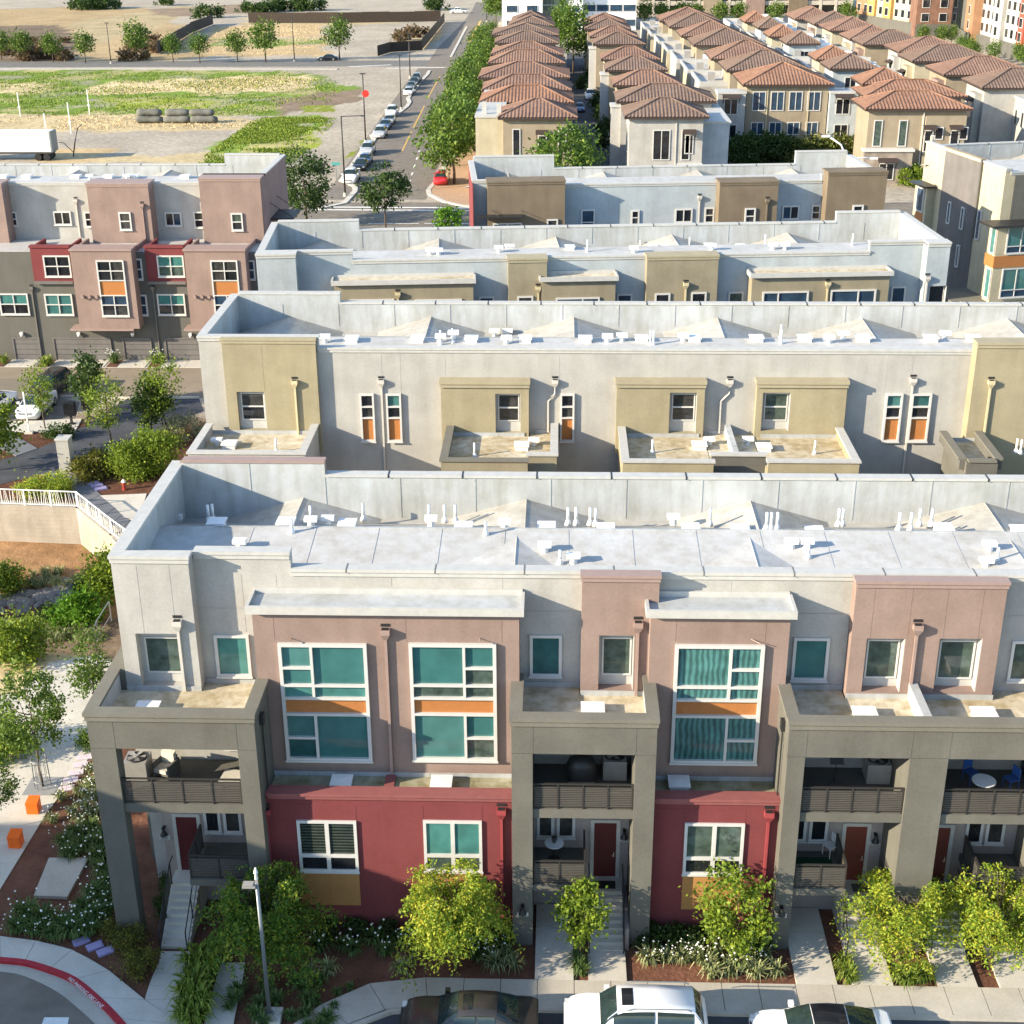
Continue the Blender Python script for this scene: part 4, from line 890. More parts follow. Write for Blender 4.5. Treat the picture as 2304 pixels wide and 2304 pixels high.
downspout(T3, 'dspout_t', f3.uz(*ZA(1605,420), -.6)[0], -.6, f3.uz(*ZA(1603,372), -.6)[1], 6); downspout(T3, 'dspout_t', f3.uz(*ZB_(385,420), -.6)[0], -.6, f3.uz(*ZB_(380,355), -.6)[1], 6); downspout(T3, 'dspout_w', f3.uz(*ZB_(1480,420), -.7)[0], -.7, f3.uz(*ZB_(1490,325), -.7)[1], 6)
for z, x0, y0, x1, v, g in ((ZA,1335,420,1405,.3,'blueglass'),(ZB_,72,408,142,.3,'blueglass'),(ZB_,580,398,648,.3,'greenglass'),(ZB_,1322,374,1388,.3,'blueglass'),(ZA,1510,418,1582,-.6,'darkglass'),(ZB_,245,405,315,-.6,'darkglass'),(ZB_,410,400,480,-.6,'darkglass')):
    w = ZR(f3, z, x0, y0, x1, y0+100, v); window(T3, *w, v, S1(g), proud=.08)
roof_gear(f3, fn3, ZA, [(x, 205) for x in (830,1110,1475,1750)], [(1205,190),(1275,190),(905,200),(1830,215),(1800,185)], [(1110,228),(1150,230),(1425,218)], s=.75)
roof_gear(f3, fn3, ZB_, [(x, y) for x, y in ((240,188),(495,185),(640,180),(795,172),(1020,170))], [(180,185),(405,185),(655,160),(750,182),(1080,155),(1148,185),(680,170)], [(150,220),(505,208),(785,205),(840,205),(1205,165)], s=.75)

# ---- fourth block and its twin on the left: garage fronts
def garage_block(fr, u1, vals):
    pass
f4 = Frame('townhouse_block', 'pale townhouse block with brown olive panels and a maroon end wall', (-6.9, 114.6), math.radians(5.2))
T4 = f4.T; L4 = f4.uz(*ZG(1277,820))[0]
fn4 = flat_roof(f4, 0, L4, 1.5, 10.5, 14.15, 14.6, 13.9, 15.0, f4.uz(*ZE(1590,1035))[0], f4.uz(*ZG(985,840))[0], 'pale', ridge=.5)
B(T4, 'wall', M['red'], -.06, -.002, .05, 10.7, 0, 14.4)
def panel4(z, x0, x1, zt, wins, mat='olive', v=0.0):
    a = f4.uz(*z(x0[0], x0[1]), v)[0]; b = f4.uz(*z(x1[0], x1[1]), v)[0]; walls(T4, mat, a, b, v, 1.499, 0, zt-.12); cornice(T4, mat, a, b, v, zt, .22, .1, 1.9)
    for (x0_, y0_, x1_, y1_), p in wins: w = ZR(f4, z, x0_, y0_, x1_, y1_, v); window(T4, *w, v, p, proud=.12, border=.12)
panel4(ZE, (1150,1150), (1588,1150), 14.75, [((1485,1240,1548,1340), S1())]); panel4(ZG, (467,950), (748,950), 14.4, [((588,1000,640,1078), SH())]); panel4(ZG, (987,900), (1270,900), 15.05, [((1105,985,1157,1062), S1())])
for z, r_, p in ((ZE,(1678,1185,1757,1330),SH('blueglass','blueglass')),(ZG,(42,1010,82,1082),SH()),(ZG,(253,1003,337,1070),S2()),(ZG,(395,997,442,1072),SH()),(ZG,(768,988,850,1055),S2('blueglass','darkglass')),(ZG,(908,985,952,1056),SH())):
    w = ZR(f4, z, *r_, 1.5); window(T4, *w, 1.5, p, proud=.1, border=.12)
a = f4.uz(*ZE(1095,1215), -.5)[0]; b = f4.uz(*ZE(1352,1215), -.5)[0]; zz = f4.uz(*ZE(1200,1222), -.5)[1]
O('awning', MB().box(a, b, -1.0, -.001, zz-.12, zz), M['black'], T4)
for x in (1175, 1340): q = f4.uz(*ZE(x,1190), 0); O('awning_rod', MB().tube([(q[0], 0, q[1]), (q[0]+.5, -.95, zz)], .025, 5), M['black'], T4)
w = ZR(f4, ZE, 1180, 1262, 1345, 1330, 0); window(T4, *w, 0.0, S2('blueglass','greenglass'), proud=.08)
downspout(T4, 'dspout_w', f4.uz(*ZG(370,1000), 1.5)[0], 1.5, f4.uz(*ZG(370,940), 1.5)[1], 5); downspout(T4, 'olive', f4.uz(*ZG(695,1000), 0)[0], 0, f4.uz(*ZG(697,955), 0)[1], 5); downspout(T4, 'dspout_w', f4.uz(*ZG(968,1000), 1.5)[0], 1.5, f4.uz(*ZG(968,930), 1.5)[1], 5)
roof_gear(f4, fn4, ZG, [(x, 838) for x in (80,275,455,585,815,955)], [(165,840),(480,815),(580,800),(855,825)], [(385,845),(640,835),(880,815)], s=.95)
roof_gear(f4, fn4, ZE, [(1650,1000),(1860,995)], [(1750,970),(1450,1000)], [(1720,1000),(1480,985)], s=.95)

f5 = Frame('townhouse_block', 'townhouse block with taupe bays, maroon insets and garage doors along the lane', (-72.0, 113.4), 0.0)
T5 = f5.T; VU = 4.9; VP_ = 3.3
U5 = lambda x, y, v=0.0: f5.uz(*ZD_(x, y), v)[0]
uend = U5(1482, 300, VP_)
zl5, zt5, ze5 = f5.uz(79,410,VU)[1], f5.uz(266,412,VP_)[1], f5.uz(517,400,VP_)[1]
fn5 = flat_roof(f5, 0, uend, VU, VU+9.5, zl5, ze5, zl5-.15, ze5+.1, .8, U5(1135,200,VU), 'white', ridge=.5)
for x0, x1, zt in ((500,848,zt5),(1137,1482,ze5),(-330,22,zt5)):
    a, b = U5(x0, 300, VP_), U5(x1, 300, VP_); walls(T5, 'pink', a, b, VP_, VU-.001, 8, zt-.12); cornice(T5, 'dspout_p', a, b, VP_, zt, .22, .1, 2.0)
B(T5, 'wall', M['pink'], uend+.002, uend+.06, VP_+.05, VU+9.8, 0, ze5-.15)
def win5(x0, y0, x1, y1, p, v, proud=.12): w = ZR(f5, ZD_, x0, y0, x1, y1, v); return window(T5, *w, v, p, proud=proud, border=.12)
win5(45,342,100,425,SH('blueglass','darkglass'),VU); win5(305,340,405,418,S2(),VU); win5(480,343,530,430,SH(),VU); win5(935,345,1030,425,S2('darkglass','blueglass'),VU); win5(1098,342,1160,435,SH(),VU); win5(676,345,745,447,SH(),VP_); win5(1310,350,1376,450,SH('greenglass','darkglass'),VP_)
downspout(T5, 'dspout_w', U5(445,400,VU), VU, f5.uz(*ZD_(435,270), VU)[1], 9.4); downspout(T5, 'dspout_p', U5(815,400,VP_), VP_, f5.uz(*ZD_(805,296), VP_)[1], 9.4)
# lower storeys
zlo = 9.75
B(T5, 'wall', M['charcoal'], 0, U5(1372,900), 0, VU-.002, 0, 9.2); B(T5, 'wall', M['darkgray'], U5(1372,900), uend, 0, VU-.002, 0, 9.2)
O('deck_floor', MB().box(0, uend, .3, VU-.004, 9.2, 9.24), M['roof'], T5)
def low5(x0, x1, v, mat, z0, zt, capm=None):
    a, b = U5(x0, 650, v), U5(x1, 650, v); walls(T5, mat, a, b, v, .001 if v < 0 else .3, z0, zt-.1)
    [O('parapet', MB().box(q_, q_+.2, max(v,0)+.302, VP_-.01, 9.24, zt-.1), M[mat], T5) for q_ in (a, b-.2)]
    O('parapet', MB().box(a, b, .002, .3, 9.2, zt-.1), M[mat], T5)
    O('parapet_cap', MB().box(a-.06, b+.06, v-.1, .36, zt-.1, zt+.06), M[capm or mat], T5); return a, b
for dx in (0, 652):
    a, b = low5(182+dx*.99, 402+dx*.985, -.15, 'red', f5.uz(*ZD_(300,735))[1], zlo)
    O('belt_course', MB().box(a, b, -.3, -.152, f5.uz(*ZD_(300,748))[1], f5.uz(*ZD_(300,733))[1]), M['darkgray'], T5)
    low5(405+dx*.985, 750+dx*.985, -1.3, 'pink', f5.uz(*ZD_(600,1005), -1.3)[1], zlo, 'dspout_p')
    O('bay_base', MB().box(U5(405+dx*.985,1000,-1.3)-.1, U5(750+dx*.985,1000,-1.3)+.1, -1.42, 0, f5.uz(*ZD_(600,1008), -1.3)[1]-.12, f5.uz(*ZD_(600,1005), -1.3)[1]), M['dspout_p'], T5)
    win5(562+dx*.985,617,718+dx*.98,935,[(0,.5,.83,1,'darkglass'),(.5,1,.83,1,'darkglass'),(0,.5,.65,.83,'darkglass'),(.5,1,.65,.83,'darkglass'),(0,1,.37,.65,'orange'),(0,.5,.19,.37,'blueglass'),(.5,1,.19,.37,'blueglass'),(0,.5,0,.19,'darkglass'),(.5,1,0,.19,'darkglass')],-1.3)
    win5(250+dx*.985,590,402+dx*.985,712,S4('teal2' if dx else 'darkglass','greenglass' if dx else 'darkglass'),-.15)
    win5(258+dx*.975,808,415+dx*.975,928,S4('teal2' if dx else 'teal','darkglass' if dx else 'teal'),0)
    for q in range(3): uq, zq = f5.uz(*ZD_(470+q*40+dx*.975, 823), -1.3); O('vent_stub', MB().cyl((uq, -1.55, zq), .13, .26, 9, axis='y'), M['dspout_p'], T5)
win5(738,608,808,728,SH('blueglass','blueglass'),0); win5(766,812,836,930,SH('blueglass','blueglass'),0); win5(0,805,165,925,S4('teal2','darkglass'),0); win5(1390,617,1445,728,SH('blueglass','blueglass'),0)
for x in (180, 860): downspout(T5, 'dspout_g', U5(x+25,950,0), 0, f5.uz(*ZD_(x,765), 0)[1], 0.05)
for x0, x1 in ((72,215),(300,612),(692,840),(930,1240)):
    a, b = U5(x0+15, 1120), U5(x1+15, 1120); zt = f5.uz(*ZD_(480,1062))[1]
    g = O('garage_door', MB().plate(a-.12, b+.12, 0, zt+.12, [(a, b, 0, zt)], -.10, -.003), M['darkgray'], T5)
    for q in range(4): O('door_panel', MB().box(a, b, -.045, -.005, zt*q/4+.02, zt*(q+1)/4-.015), M['darkgray'], g)
for x, y in ((125,1030),(448,1030),(753,1030),(1080,1035)): u, z = f5.uz(*ZD_(x, y), 0); O('wall_lamp', MB().box(u-.12, u+.12, -.28, -.003, z-.1, z+.1).cyl((u,-.2,z-.22), .1, .14, 8), M['unit'], T5)
roof_gear(f5, fn5, ZD_, [(20,152),(155,152),(430,152),(615,152),(760,152),(1050,152)], [(430,120),(455,120),(1050,120),(12,120)], [(720,160),(510,160)], s=.95)
# shaded awning on the end wall
O('awning', MB().box(uend+.06, uend+2.0, VU+1.2, VU+5.0, 10.6, 10.75), M['black'], T5)
for v in (VU+1.6, VU+4.6): O('awning_rod', MB().tube([(uend+.05, v, 12.0),(uend+1.9, v, 10.75)], .03, 5), M['black'], T5)
O('wall', MB().box(uend+.07, uend+2.6, VU+1.0, VU+7, 0, 7.6), M['charcoal'], T5); O('deck_floor', MB().box(uend+.1, uend+2.55, VU+1.05, VU+6.95, 7.6, 7.63), M['roof'], T5)

# ---- cream block on the right
f6 = Frame('townhouse_block', 'cream townhouse block with dark gray side panel and corner windows', (37.4, 120.6), math.radians(13.0))
T6 = f6.T
fn6 = flat_roof(f6, 0, 40, 0, 14.2, 14.45, 14.75, 14.4, 15.3, .5, 39, 'cream', ridge=.5)
# side facing left: local x = 0 plane; build facing -X
def sidebox(v0, v1, z0, z1, out, mat, name='wall'): return B(T6, name, M[mat], -out, -.001, v0, v1, z0, z1)
sidebox(4.0, 10.6, 0, 14.5, .05, 'darkgray'); O('parapet_cap', MB().box(-.16, .3, 3.9, 10.7, 14.76, 14.86), M['beige'], T6)
O('parapet_cap', MB().box(-.2, .02, 3.75, 3.98, 8, 14.8), M['charcoal'], T6)
def sidewin(v0, v1, z0, z1, pm='blueglass', out=.05):
    w = O('window', MB().plate(-v1, -v0, z0, z1, [(-v1+.1, -v0-.1, z0+.1, z1-.1)], -.12, -.003).xf(Matrix.Rotation(-math.pi/2, 4, 'Z')).xf(Matrix.Translation((-out, 0, 0))), M['trim'], T6)
    O('pane', MB().box(-out-.05, -out-.02, v0+.09, v1-.09, z0+.09, z1-.09), M[pm], w)
for v, z in ((8.6,9.4),(6.1,9.4),(8.6,6.0),(6.1,6.0)): sidewin(v-.28, v+.28, z-1.1, z+.9)
sidewin(2.9, 3.6, 8.0, 10.6, 'blueglass', .0)
O('awning', MB().box(-1.3, 0.2, 11.4, 14.6, 11.0, 11.15), M['black'], T6); B(T6, 'wall', M['cream'], -.8, -.002, 11.8, 14.2, 0, 11.0); sidewin(12.2, 13.6, 8.6, 10.8, 'blueglass', .8); O('accent_panel', MB().box(-.84, -.8, 12.2, 13.6, 7.4, 8.5), M['orange'], T6)
# front: corner bay
O('bay', MB().box(-.7, 14, -1.2, 0, 3.6, 10.2), M['cream'], T6); O('accent_panel', MB().box(-.76, 14.05, -1.26, .3, 6.6, 7.6), M['orange'], T6)
O('awning', MB().box(-1.7, 15, -2.2, .2, 10.2, 10.4), M['black'], T6)
for z0, z1 in ((7.75,10.1),(3.9,6.5)):
    for u in (.2, 3.2, 6.2): window(T6, u, u+2.7, z0, z1, -1.2, [(0,.5,.25,1,'teal'),(.5,1,.25,1,'teal2'),(0,.5,0,.25,'blueglass'),(.5,1,0,.25,'blueglass')], proud=.08)
    w = O('window', MB().plate(.35, 1.15, z0, z1, [(.45, 1.05, z0+.1, z1-.1)], -.12, -.003).xf(Matrix.Rotation(-math.pi/2, 4, 'Z')).xf(Matrix.Translation((-.7, 0, 0))), M['trim'], T6)
    O('pane', MB().box(-.75, -.72, -1.05, -.45, z0+.1, z1-.1), M['teal2'], w)
walls(T6, 'gray', .9, 14, -.06, -.002, 10.4, 14.1)
B(T6, 'wall', M['charcoal'], -2.5, 14, -2.0, 0, 0, 3.3); O('parapet_cap', MB().box(-2.7, 14.1, -2.2, .1, 3.3, 3.55), M['graytrim'], T6); B(T6, 'wall', M['charcoal'], -3.2, -.01, 0.1, 4.0, 0, 3.3); O('parapet_cap', MB().box(-3.4, -.02, .11, 4.2, 3.3, 3.5), M['graytrim'], T6)
for u in (-2.0, .6, 4.0): downspout(T6, 'beige', u, -2.0, 3.1, 0)
# ------------------------------------------------------------------ vegetation library
GREEN = [(.05,(.03,.065,.014)),(.40,(.07,.135,.022)),(.72,(.14,.215,.03)),(.95,(.27,.32,.05))]
M['leaf'] = leafmat('leaf_green', GREEN)
M['leaf_dark'] = leafmat('leaf_dark', [(.05,(.018,.038,.011)),(.45,(.04,.08,.019)),(.8,(.08,.13,.027)),(.97,(.15,.19,.04))])
M['leaf_lime'] = leafmat('leaf_lime', [(.05,(.05,.09,.012)),(.4,(.12,.19,.018)),(.75,(.24,.31,.03)),(.95,(.38,.40,.05))])
M['leaf_bright'] = leafmat('leaf_bright', [(.05,(.03,.09,.01)),(.4,(.08,.20,.015)),(.75,(.16,.30,.02)),(.95,(.27,.40,.04))])
M['leaf_yellow'] = leafmat('leaf_turning', [(.08,(.07,.14,.018)),(.30,(.16,.27,.03)),(.56,(.31,.39,.042)),(.80,(.50,.47,.05)),(.97,(.58,.33,.04))], .4)
M['leaf_mixed'] = leafmat('leaf_mixed', [(.08,(.03,.075,.014)),(.35,(.06,.14,.02)),(.60,(.11,.21,.026)),(.78,(.30,.33,.035)),(.94,(.55,.43,.045))], .4)
M['leaf_gray'] = leafmat('leaf_graygreen', [(.05,(.10,.12,.07)),(.5,(.20,.22,.13)),(.95,(.36,.36,.22))])
M['blade'] = leafmat('blade_green', [(.05,(.035,.065,.018)),(.5,(.085,.145,.035)),(.95,(.19,.25,.07))], .25)
M['blade_pale'] = leafmat('blade_pale', [(.05,(.08,.12,.04)),(.5,(.24,.27,.11)),(.95,(.50,.48,.26))], .25)
M['blade_lime'] = leafmat('blade_lime', [(.05,(.05,.10,.012)),(.5,(.15,.22,.025)),(.95,(.34,.36,.06))], .25)
M['leaf_russet'] = leafmat('leaf_russet', [(.05,(.05,.03,.02)),(.4,(.10,.08,.03)),(.7,(.16,.10,.06)),(.95,(.30,.16,.12))])
def quads(name, P, mat, parent=None, kind=None):
    n = len(P)//4; me = bpy.data.meshes.new(name)
    me.vertices.add(len(P)); me.vertices.foreach_set('co', np.asarray(P, np.float32).ravel())
    me.loops.add(len(P)); me.loops.foreach_set('vertex_index', np.arange(len(P), dtype=np.int32))
    me.polygons.add(n); me.polygons.foreach_set('loop_start', np.arange(0, len(P), 4, dtype=np.int32)); me.polygons.foreach_set('loop_total', np.full(n, 4, np.int32))
    me.materials.append(M[mat] if isinstance(mat, str) else mat); me.update(calc_edges=True); me.validate()
    ob = bpy.data.objects.new(name, me); COL.objects.link(ob); WL[ob] = (0,0,0)
    if parent: ob.parent = parent
    if kind: ob['kind'] = kind
    return ob
def unit(v): return v/np.maximum(np.linalg.norm(v, axis=-1, keepdims=True), 1e-9)
def leaves(P, size, g, droop=.25, width=.55, out=None):
    """one diamond leaf at each point of P"""
    n = len(P); d = unit(g.normal(size=(n,3)) + (0 if out is None else out*1.0) - np.array((0,0,droop))); s = unit(np.cross(d, g.normal(size=(n,3))))
    l = size*(.65+.7*g.random((n,1))); w = l*width*.5
    return np.stack([P, P+d*l*.5+s*w, P+d*l, P+d*l*.5-s*w], 1).reshape(-1,3)
def crown_pts(n, c, r, g, lobes=9, clusters=70, cr=.42, bottom=-.75, hollow=.55):
    c, r = np.array(c), np.array(r); lob = unit(g.normal(size=(lobes,3))); amp = .75+.45*g.random(lobes); C = []
    while len(C) < clusters:
        d = unit(g.normal(size=(1,3)))[0]; k = np.argmax(lob@d); s = amp[k]*(.8+.2*(lob[k]@d)); q = d*s*(hollow+(1-hollow)*g.random())
        if q[2] > bottom: C.append(q)
    C = np.array(C); i = g.integers(0, clusters, n); sc = cr*(.6+.8*g.random(clusters))
    P = C[i]*r+g.normal(size=(n,3))*sc[i][:,None]*np.array((1,1,.75)); return P+c, unit(C[i])
def limbs(mb, h, c, r, g, tr=.13, n=7, z0=None):
    c = np.array(c); zf = z0 or h*.32
    mb.tube([(0,0,-.1),(g.normal()*.05,g.normal()*.05,zf*.5),(g.normal()*.08,g.normal()*.08,zf),(c[0]*.6,c[1]*.6,c[2]),(c[0],c[1],c[2]+r[2]*.55)], tr, 7, tr*.2)
    for k in range(n):
        a = 2*math.pi*k/n+g.random(); e = c+np.array((math.cos(a)*r[0]*.7, math.sin(a)*r[1]*.7, r[2]*(g.random()*.9-.35))); s = np.array((0,0,zf+(c[2]-zf)*g.random()*.8))
        m = (s+e)/2+np.array((0,0,-.15*r[2])); mb.tube([s, m, e], tr*.45, 5, tr*.10)
    return mb
def make_tree(name, label, group, h, rad, n, leaf, mat, seed, clusters=70, cr=.45, zc=.62, tr=.12, squash=1.0, hollow=.55, bottom=-.75):
    g = np.random.default_rng(seed); t = thing(name, label, 'tree', (0,0,0), group)
    r = (rad, rad*squash, h*(1-zc)*1.02); c = (0,0,h*zc)
    O('trunk', limbs(MB(), h, c, r, g, tr), M['bark'], t, True)
    P, o = crown_pts(n, c, r, g, clusters=clusters, cr=cr, hollow=hollow, bottom=bottom); quads('crown', leaves(P, leaf, g, .3, .6, o*.5), mat, t); return t
def make_spray_tree(name, label, h, rad, nbranch, nside, leaf, mat, seed, group=None, nleaf=18):
    """small tree of arching limbs, each hung with drooping feathery sprays"""
    g = np.random.default_rng(seed); t = thing(name, label, 'tree', (0,0,0), group); mb = MB(); P = []
    mb.tube([(0,0,-.1),(.04,.02,h*.14),(-.03,.03,h*.28),(0,0,h*.5)], .085, 7, .04)
    for k in range(nbranch):
        a = 2.4*k+g.normal()*.35; top = h*(.50+.50*g.random()); rr = rad*(.45+.60*g.random())*(1.05-.45*(top/h-.5)*2); z0 = h*(.16+.26*g.random()); d = np.array((math.cos(a), math.sin(a)))
        tt = np.linspace(0, 1, 12); zz = z0+(top-z0)*np.sin(np.minimum(tt*1.25, 1)*math.pi/2)-(tt**3)*rr*(.35+.5*g.random()); rad_ = rr*tt**.85; wob = np.cumsum(g.normal(size=12))*.03
        path = np.stack([d[0]*rad_-d[1]*wob, d[1]*rad_+d[0]*wob, zz], 1); mb.tube([tuple(p) for p in path[::2]], .028, 4, .006)
        for q in range(nside):
            f = (.22+.78*(q+.5)/nside)*11; i = min(int(f), 10); s = path[i]+(path[i+1]-path[i])*(f-i); sa = a+(1 if q % 2 else -1)*(.5+.8*g.random()); ln = (.38+.5*g.random())*(1.1-.35*f/11)
            out = np.array((math.cos(sa), math.sin(sa), .25+.35*g.normal())); u_ = np.linspace(.08, 1, nleaf)[:,None]; p = s+out*u_*ln-np.array((0,0,1))*(u_**2)*ln*(.55+.4*g.random())
            sd = np.array((-math.sin(sa), math.cos(sa), 0)); P.append(p+sd*(leaf*.75)*np.where(np.arange(nleaf)%2, 1, -1)[:,None]*(1-.45*u_)+g.normal(size=(nleaf,3))*.02)
    P = np.concatenate(P); P = P[P[:,2] > .25]
    O('trunk', mb, M['bark'], t, True); quads('crown', leaves(P, leaf, g, .5, .5), mat, t); return t
def make_bush(name, label, cat, rx, ry, h, n, leaf, mat, seed, group=None, clusters=26, cr=.16):
    g = np.random.default_rng(seed); t = thing(name, label, cat, (0,0,0), group)
    P, o = crown_pts(n, (0,0,h*.45), (rx,ry,h*.55), g, 8, clusters, cr*max(rx,h), -.7, .5); P[:,2] = np.maximum(P[:,2], .02)
    quads('foliage', leaves(P, leaf, g, .0, .6, o*.6), mat, t)
    mb = MB()
    for k in range(5): a = k*1.26; mb.tube([(0,0,-.05),(math.cos(a)*rx*.3, math.sin(a)*ry*.3, h*.4),(math.cos(a)*rx*.6, math.sin(a)*ry*.6, h*.7)], .03, 5, .01)
    O('stem', mb, M['bark'], t); return t
def make_blades(name, label, cat, r, h, n, mat, seed, flowers=0, group=None, w=.035, fh=1.15, arch=.9):
    g = np.random.default_rng(seed); t = thing(name, label, cat, (0,0,0), group); Q = []
    for k in range(n):
        a = 2*math.pi*g.random(); l = h*(.6+.6*g.random()); b = np.array((math.cos(a), math.sin(a), 0)); s = np.array((-b[1], b[0], 0)); p0 = b*r*.35*g.random()
        lean = (.25+.75*g.random())*arch; pts = [p0, p0+b*l*.30*lean+np.array((0,0,l*.55)), p0+b*l*.68*lean+np.array((0,0,l*(.85-.25*lean))), p0+b*l*1.0*lean+np.array((0,0,l*(.85-.65*lean)))]
        ww = [w, w*.9, w*.6, w*.1]
        for q in range(3): Q += [pts[q]-s*ww[q], pts[q]+s*ww[q], pts[q+1]+s*ww[q+1], pts[q+1]-s*ww[q+1]]
    quads('foliage', np.array(Q), mat, t)
    if flowers:
        fb = MB(); st = MB()
        for k in range(flowers):
            a = 2*math.pi*g.random(); rr = r*math.sqrt(g.random())*1.1; x, y, z = rr*math.cos(a), rr*math.sin(a), h*fh*(.75+.4*g.random()); q = .032+.022*g.random()
            i = fb.pts([(x,y,z+q),(x+q,y,z),(x,y+q,z),(x-q,y,z),(x,y-q,z),(x,y,z-q)])
            for a_, b_, c_ in ((0,1,2),(0,2,3),(0,3,4),(0,4,1),(5,2,1),(5,3,2),(5,4,3),(5,1,4)): fb.f.append((i+a_, i+b_, i+c_)); fb.m.append(0)
            st.tube([(x*.4,y*.4,0),(x,y,z)], .008, 4)
        O('blossom', fb, M['flower'], t, kind='stuff'); O('stalk', st, M['blade'], t, kind='stuff')
    return t
USED = set()
def put(proto, x, y, s=1.0, rz=None, label=None, z=None, group=None):
    """the prototype itself the first time, a copy of it with its parts after that"""
    first = proto.name not in USED; USED.add(proto.name)
    z = float(ground_h(x, y)) if z is None else z
    c = place(proto, (x, y, z), random.uniform(0, 6.28) if rz is None else rz, s, label, first)
    if group: c['group'] = group
    return c
def putp(proto, px, py, s=1.0, label=None, z=0.0, **k):
    p = onZ(px, py, z)
    for _ in range(3): p = onZ(px, py, float(ground_h(p[0], p[1])) if z == 0.0 else z)
    return put(proto, p[0], p[1], s, label=label, z=None if z == 0.0 else z, **k)

# ------------------------------------------------------------------ foreground planting
ft1 = make_spray_tree('feathery_tree', 'yellow green feathery tree before the maroon wall', 4.6, 2.35, 44, 22, .125, 'leaf_yellow', 3)
put(ft1, *onZ(1025, 2185, 0)[:2], (1.0,1.0,1.0), .4)
ft2 = make_spray_tree('feathery_tree', 'dark green tree with yellow sprays behind the gray street lamp', 4.3, 2.8, 52, 22, .125, 'leaf_mixed', 5)
put(ft2, *onZ(610, 2190, 0)[:2], 1.0, 1.0)
ft3 = make_spray_tree('feathery_tree', 'drooping yellow green tree beside the rust door stairs', 4.2, 2.15, 36, 20, .115, 'leaf_yellow', 8)
put(ft3, *onZ(2022, 2160, 0)[:2], (1.1,1.1,.9), .2)
put(ft3, *onZ(2230, 2175, 0)[:2], (1.1,1.1,1.0), 2.2, label='tall yellow green tree in the mulch square past the rust door stairs')
st1 = make_tree('slender_tree', 'slender young tree between the two paths to the maroon door', None, 3.7, .85, 2600, .15, 'leaf_lime', 11, 34, .22, .62, .05)
put(st1, *onZ(1304, 2165, 0)[:2], 1.0, 0)
st2 = make_tree('broadleaf_tree', 'rounded broadleaf tree in front of the single maroon window', None, 3.9, 1.2, 3600, .16, 'leaf_lime', 12, 46, .24, .56, .06)
put(st2, *onZ(1650, 2170, 0)[:2], 1.0, 0)
bl = make_blades('flowering_clump', 'strappy clump with white blossoms under the wide maroon wall', 'plant', .45, .65, 90, 'blade', 20, 7, 'flowering clumps by the wide maroon wall')
for k in range(11): put(bl, -8.6+k*.62+random.uniform(-.2,.2), 41.35+random.uniform(-.35,.35), random.uniform(.8,1.15))
for k in range(3): put(bl, -2.9+k*.5, 40.9+random.uniform(-.25,.35), random.uniform(.8,1.0))
b2 = make_blades('flowering_clump', 'white flowering clump before the narrow maroon wall', 'plant', .45, .7, 90, 'blade_pale', 22, 11, 'flowering clumps by the narrow maroon wall')
for k in range(9): put(b2, 3.6+k*.5+random.uniform(-.15,.15), 40.85+random.uniform(-.35,.55), random.uniform(.8,1.1))
b3 = make_blades('flax_clump', 'pale striped flax clump in the mulch by the gray pillars', 'plant', .35, .75, 60, 'blade_pale', 24, 0, 'striped flax clumps in the beds', w=.03)
for px, py in ((1140,2165),(1155,2180),(1115,2180),(1685,2190),(1700,2200),(1745,2195),(1640,2195),(1600,2200),(905,2190),(700,2195),(740,2190)): putp(b3, px, py, random.uniform(.8,1.15))
h1 = make_bush('round_shrub', 'low dark hedge shrub along the narrow maroon wall', 'shrub', .55, .45, .7, 900, .11, 'leaf_dark', 26, 'hedge shrubs by the narrow maroon wall')
for k in range(5): put(h1, 3.4+k*.62, 41.9+random.uniform(-.1,.1), random.uniform(.9,1.1))
h1b = make_bush('round_shrub', 'dark shrub at the foot of the pillar by the yellow green tree', 'shrub', .6, .5, .8, 900, .11, 'leaf_dark', 126)
put(h1b, -2.05, 41.35, 1.0)
put(h1b, 7.5, 41.5, 1.1, label='yellow tipped shrub at the pillar beside the broadleaf tree')
for k in range(6): put(h1b, -8.5+k*1.15, 42.0, (1.1,.8,.9), label='dark hedge shrub at the base of the wide maroon wall', group='hedge shrubs by the wide maroon wall')
gl = make_blades('grass_clump', 'lime grass clump edging the entry paths', 'grass plant', .3, .5, 80, 'blade_lime', 28, 0, 'lime grass clumps beside the paths', w=.02)
for px, py in ((1900,2180),(1905,2196),(1910,2210),(2020,2196),(2040,2204),(2060,2205),(2080,2207),(2050,2212),(2030,2212),(2075,2195),(1895,2168)): putp(gl, px, py, random.uniform(.9,1.3))
gs = make_blades('grass_clump', 'tall dark grass clump at the slender young tree', 'grass plant', .25, .6, 60, 'blade', 29, 0, 'dark grass clumps at the slender tree', w=.02)
for px, py in ((1300,2185),(1310,2195),(1305,2175),(1298,2165)): putp(gs, px, py, 1.0)
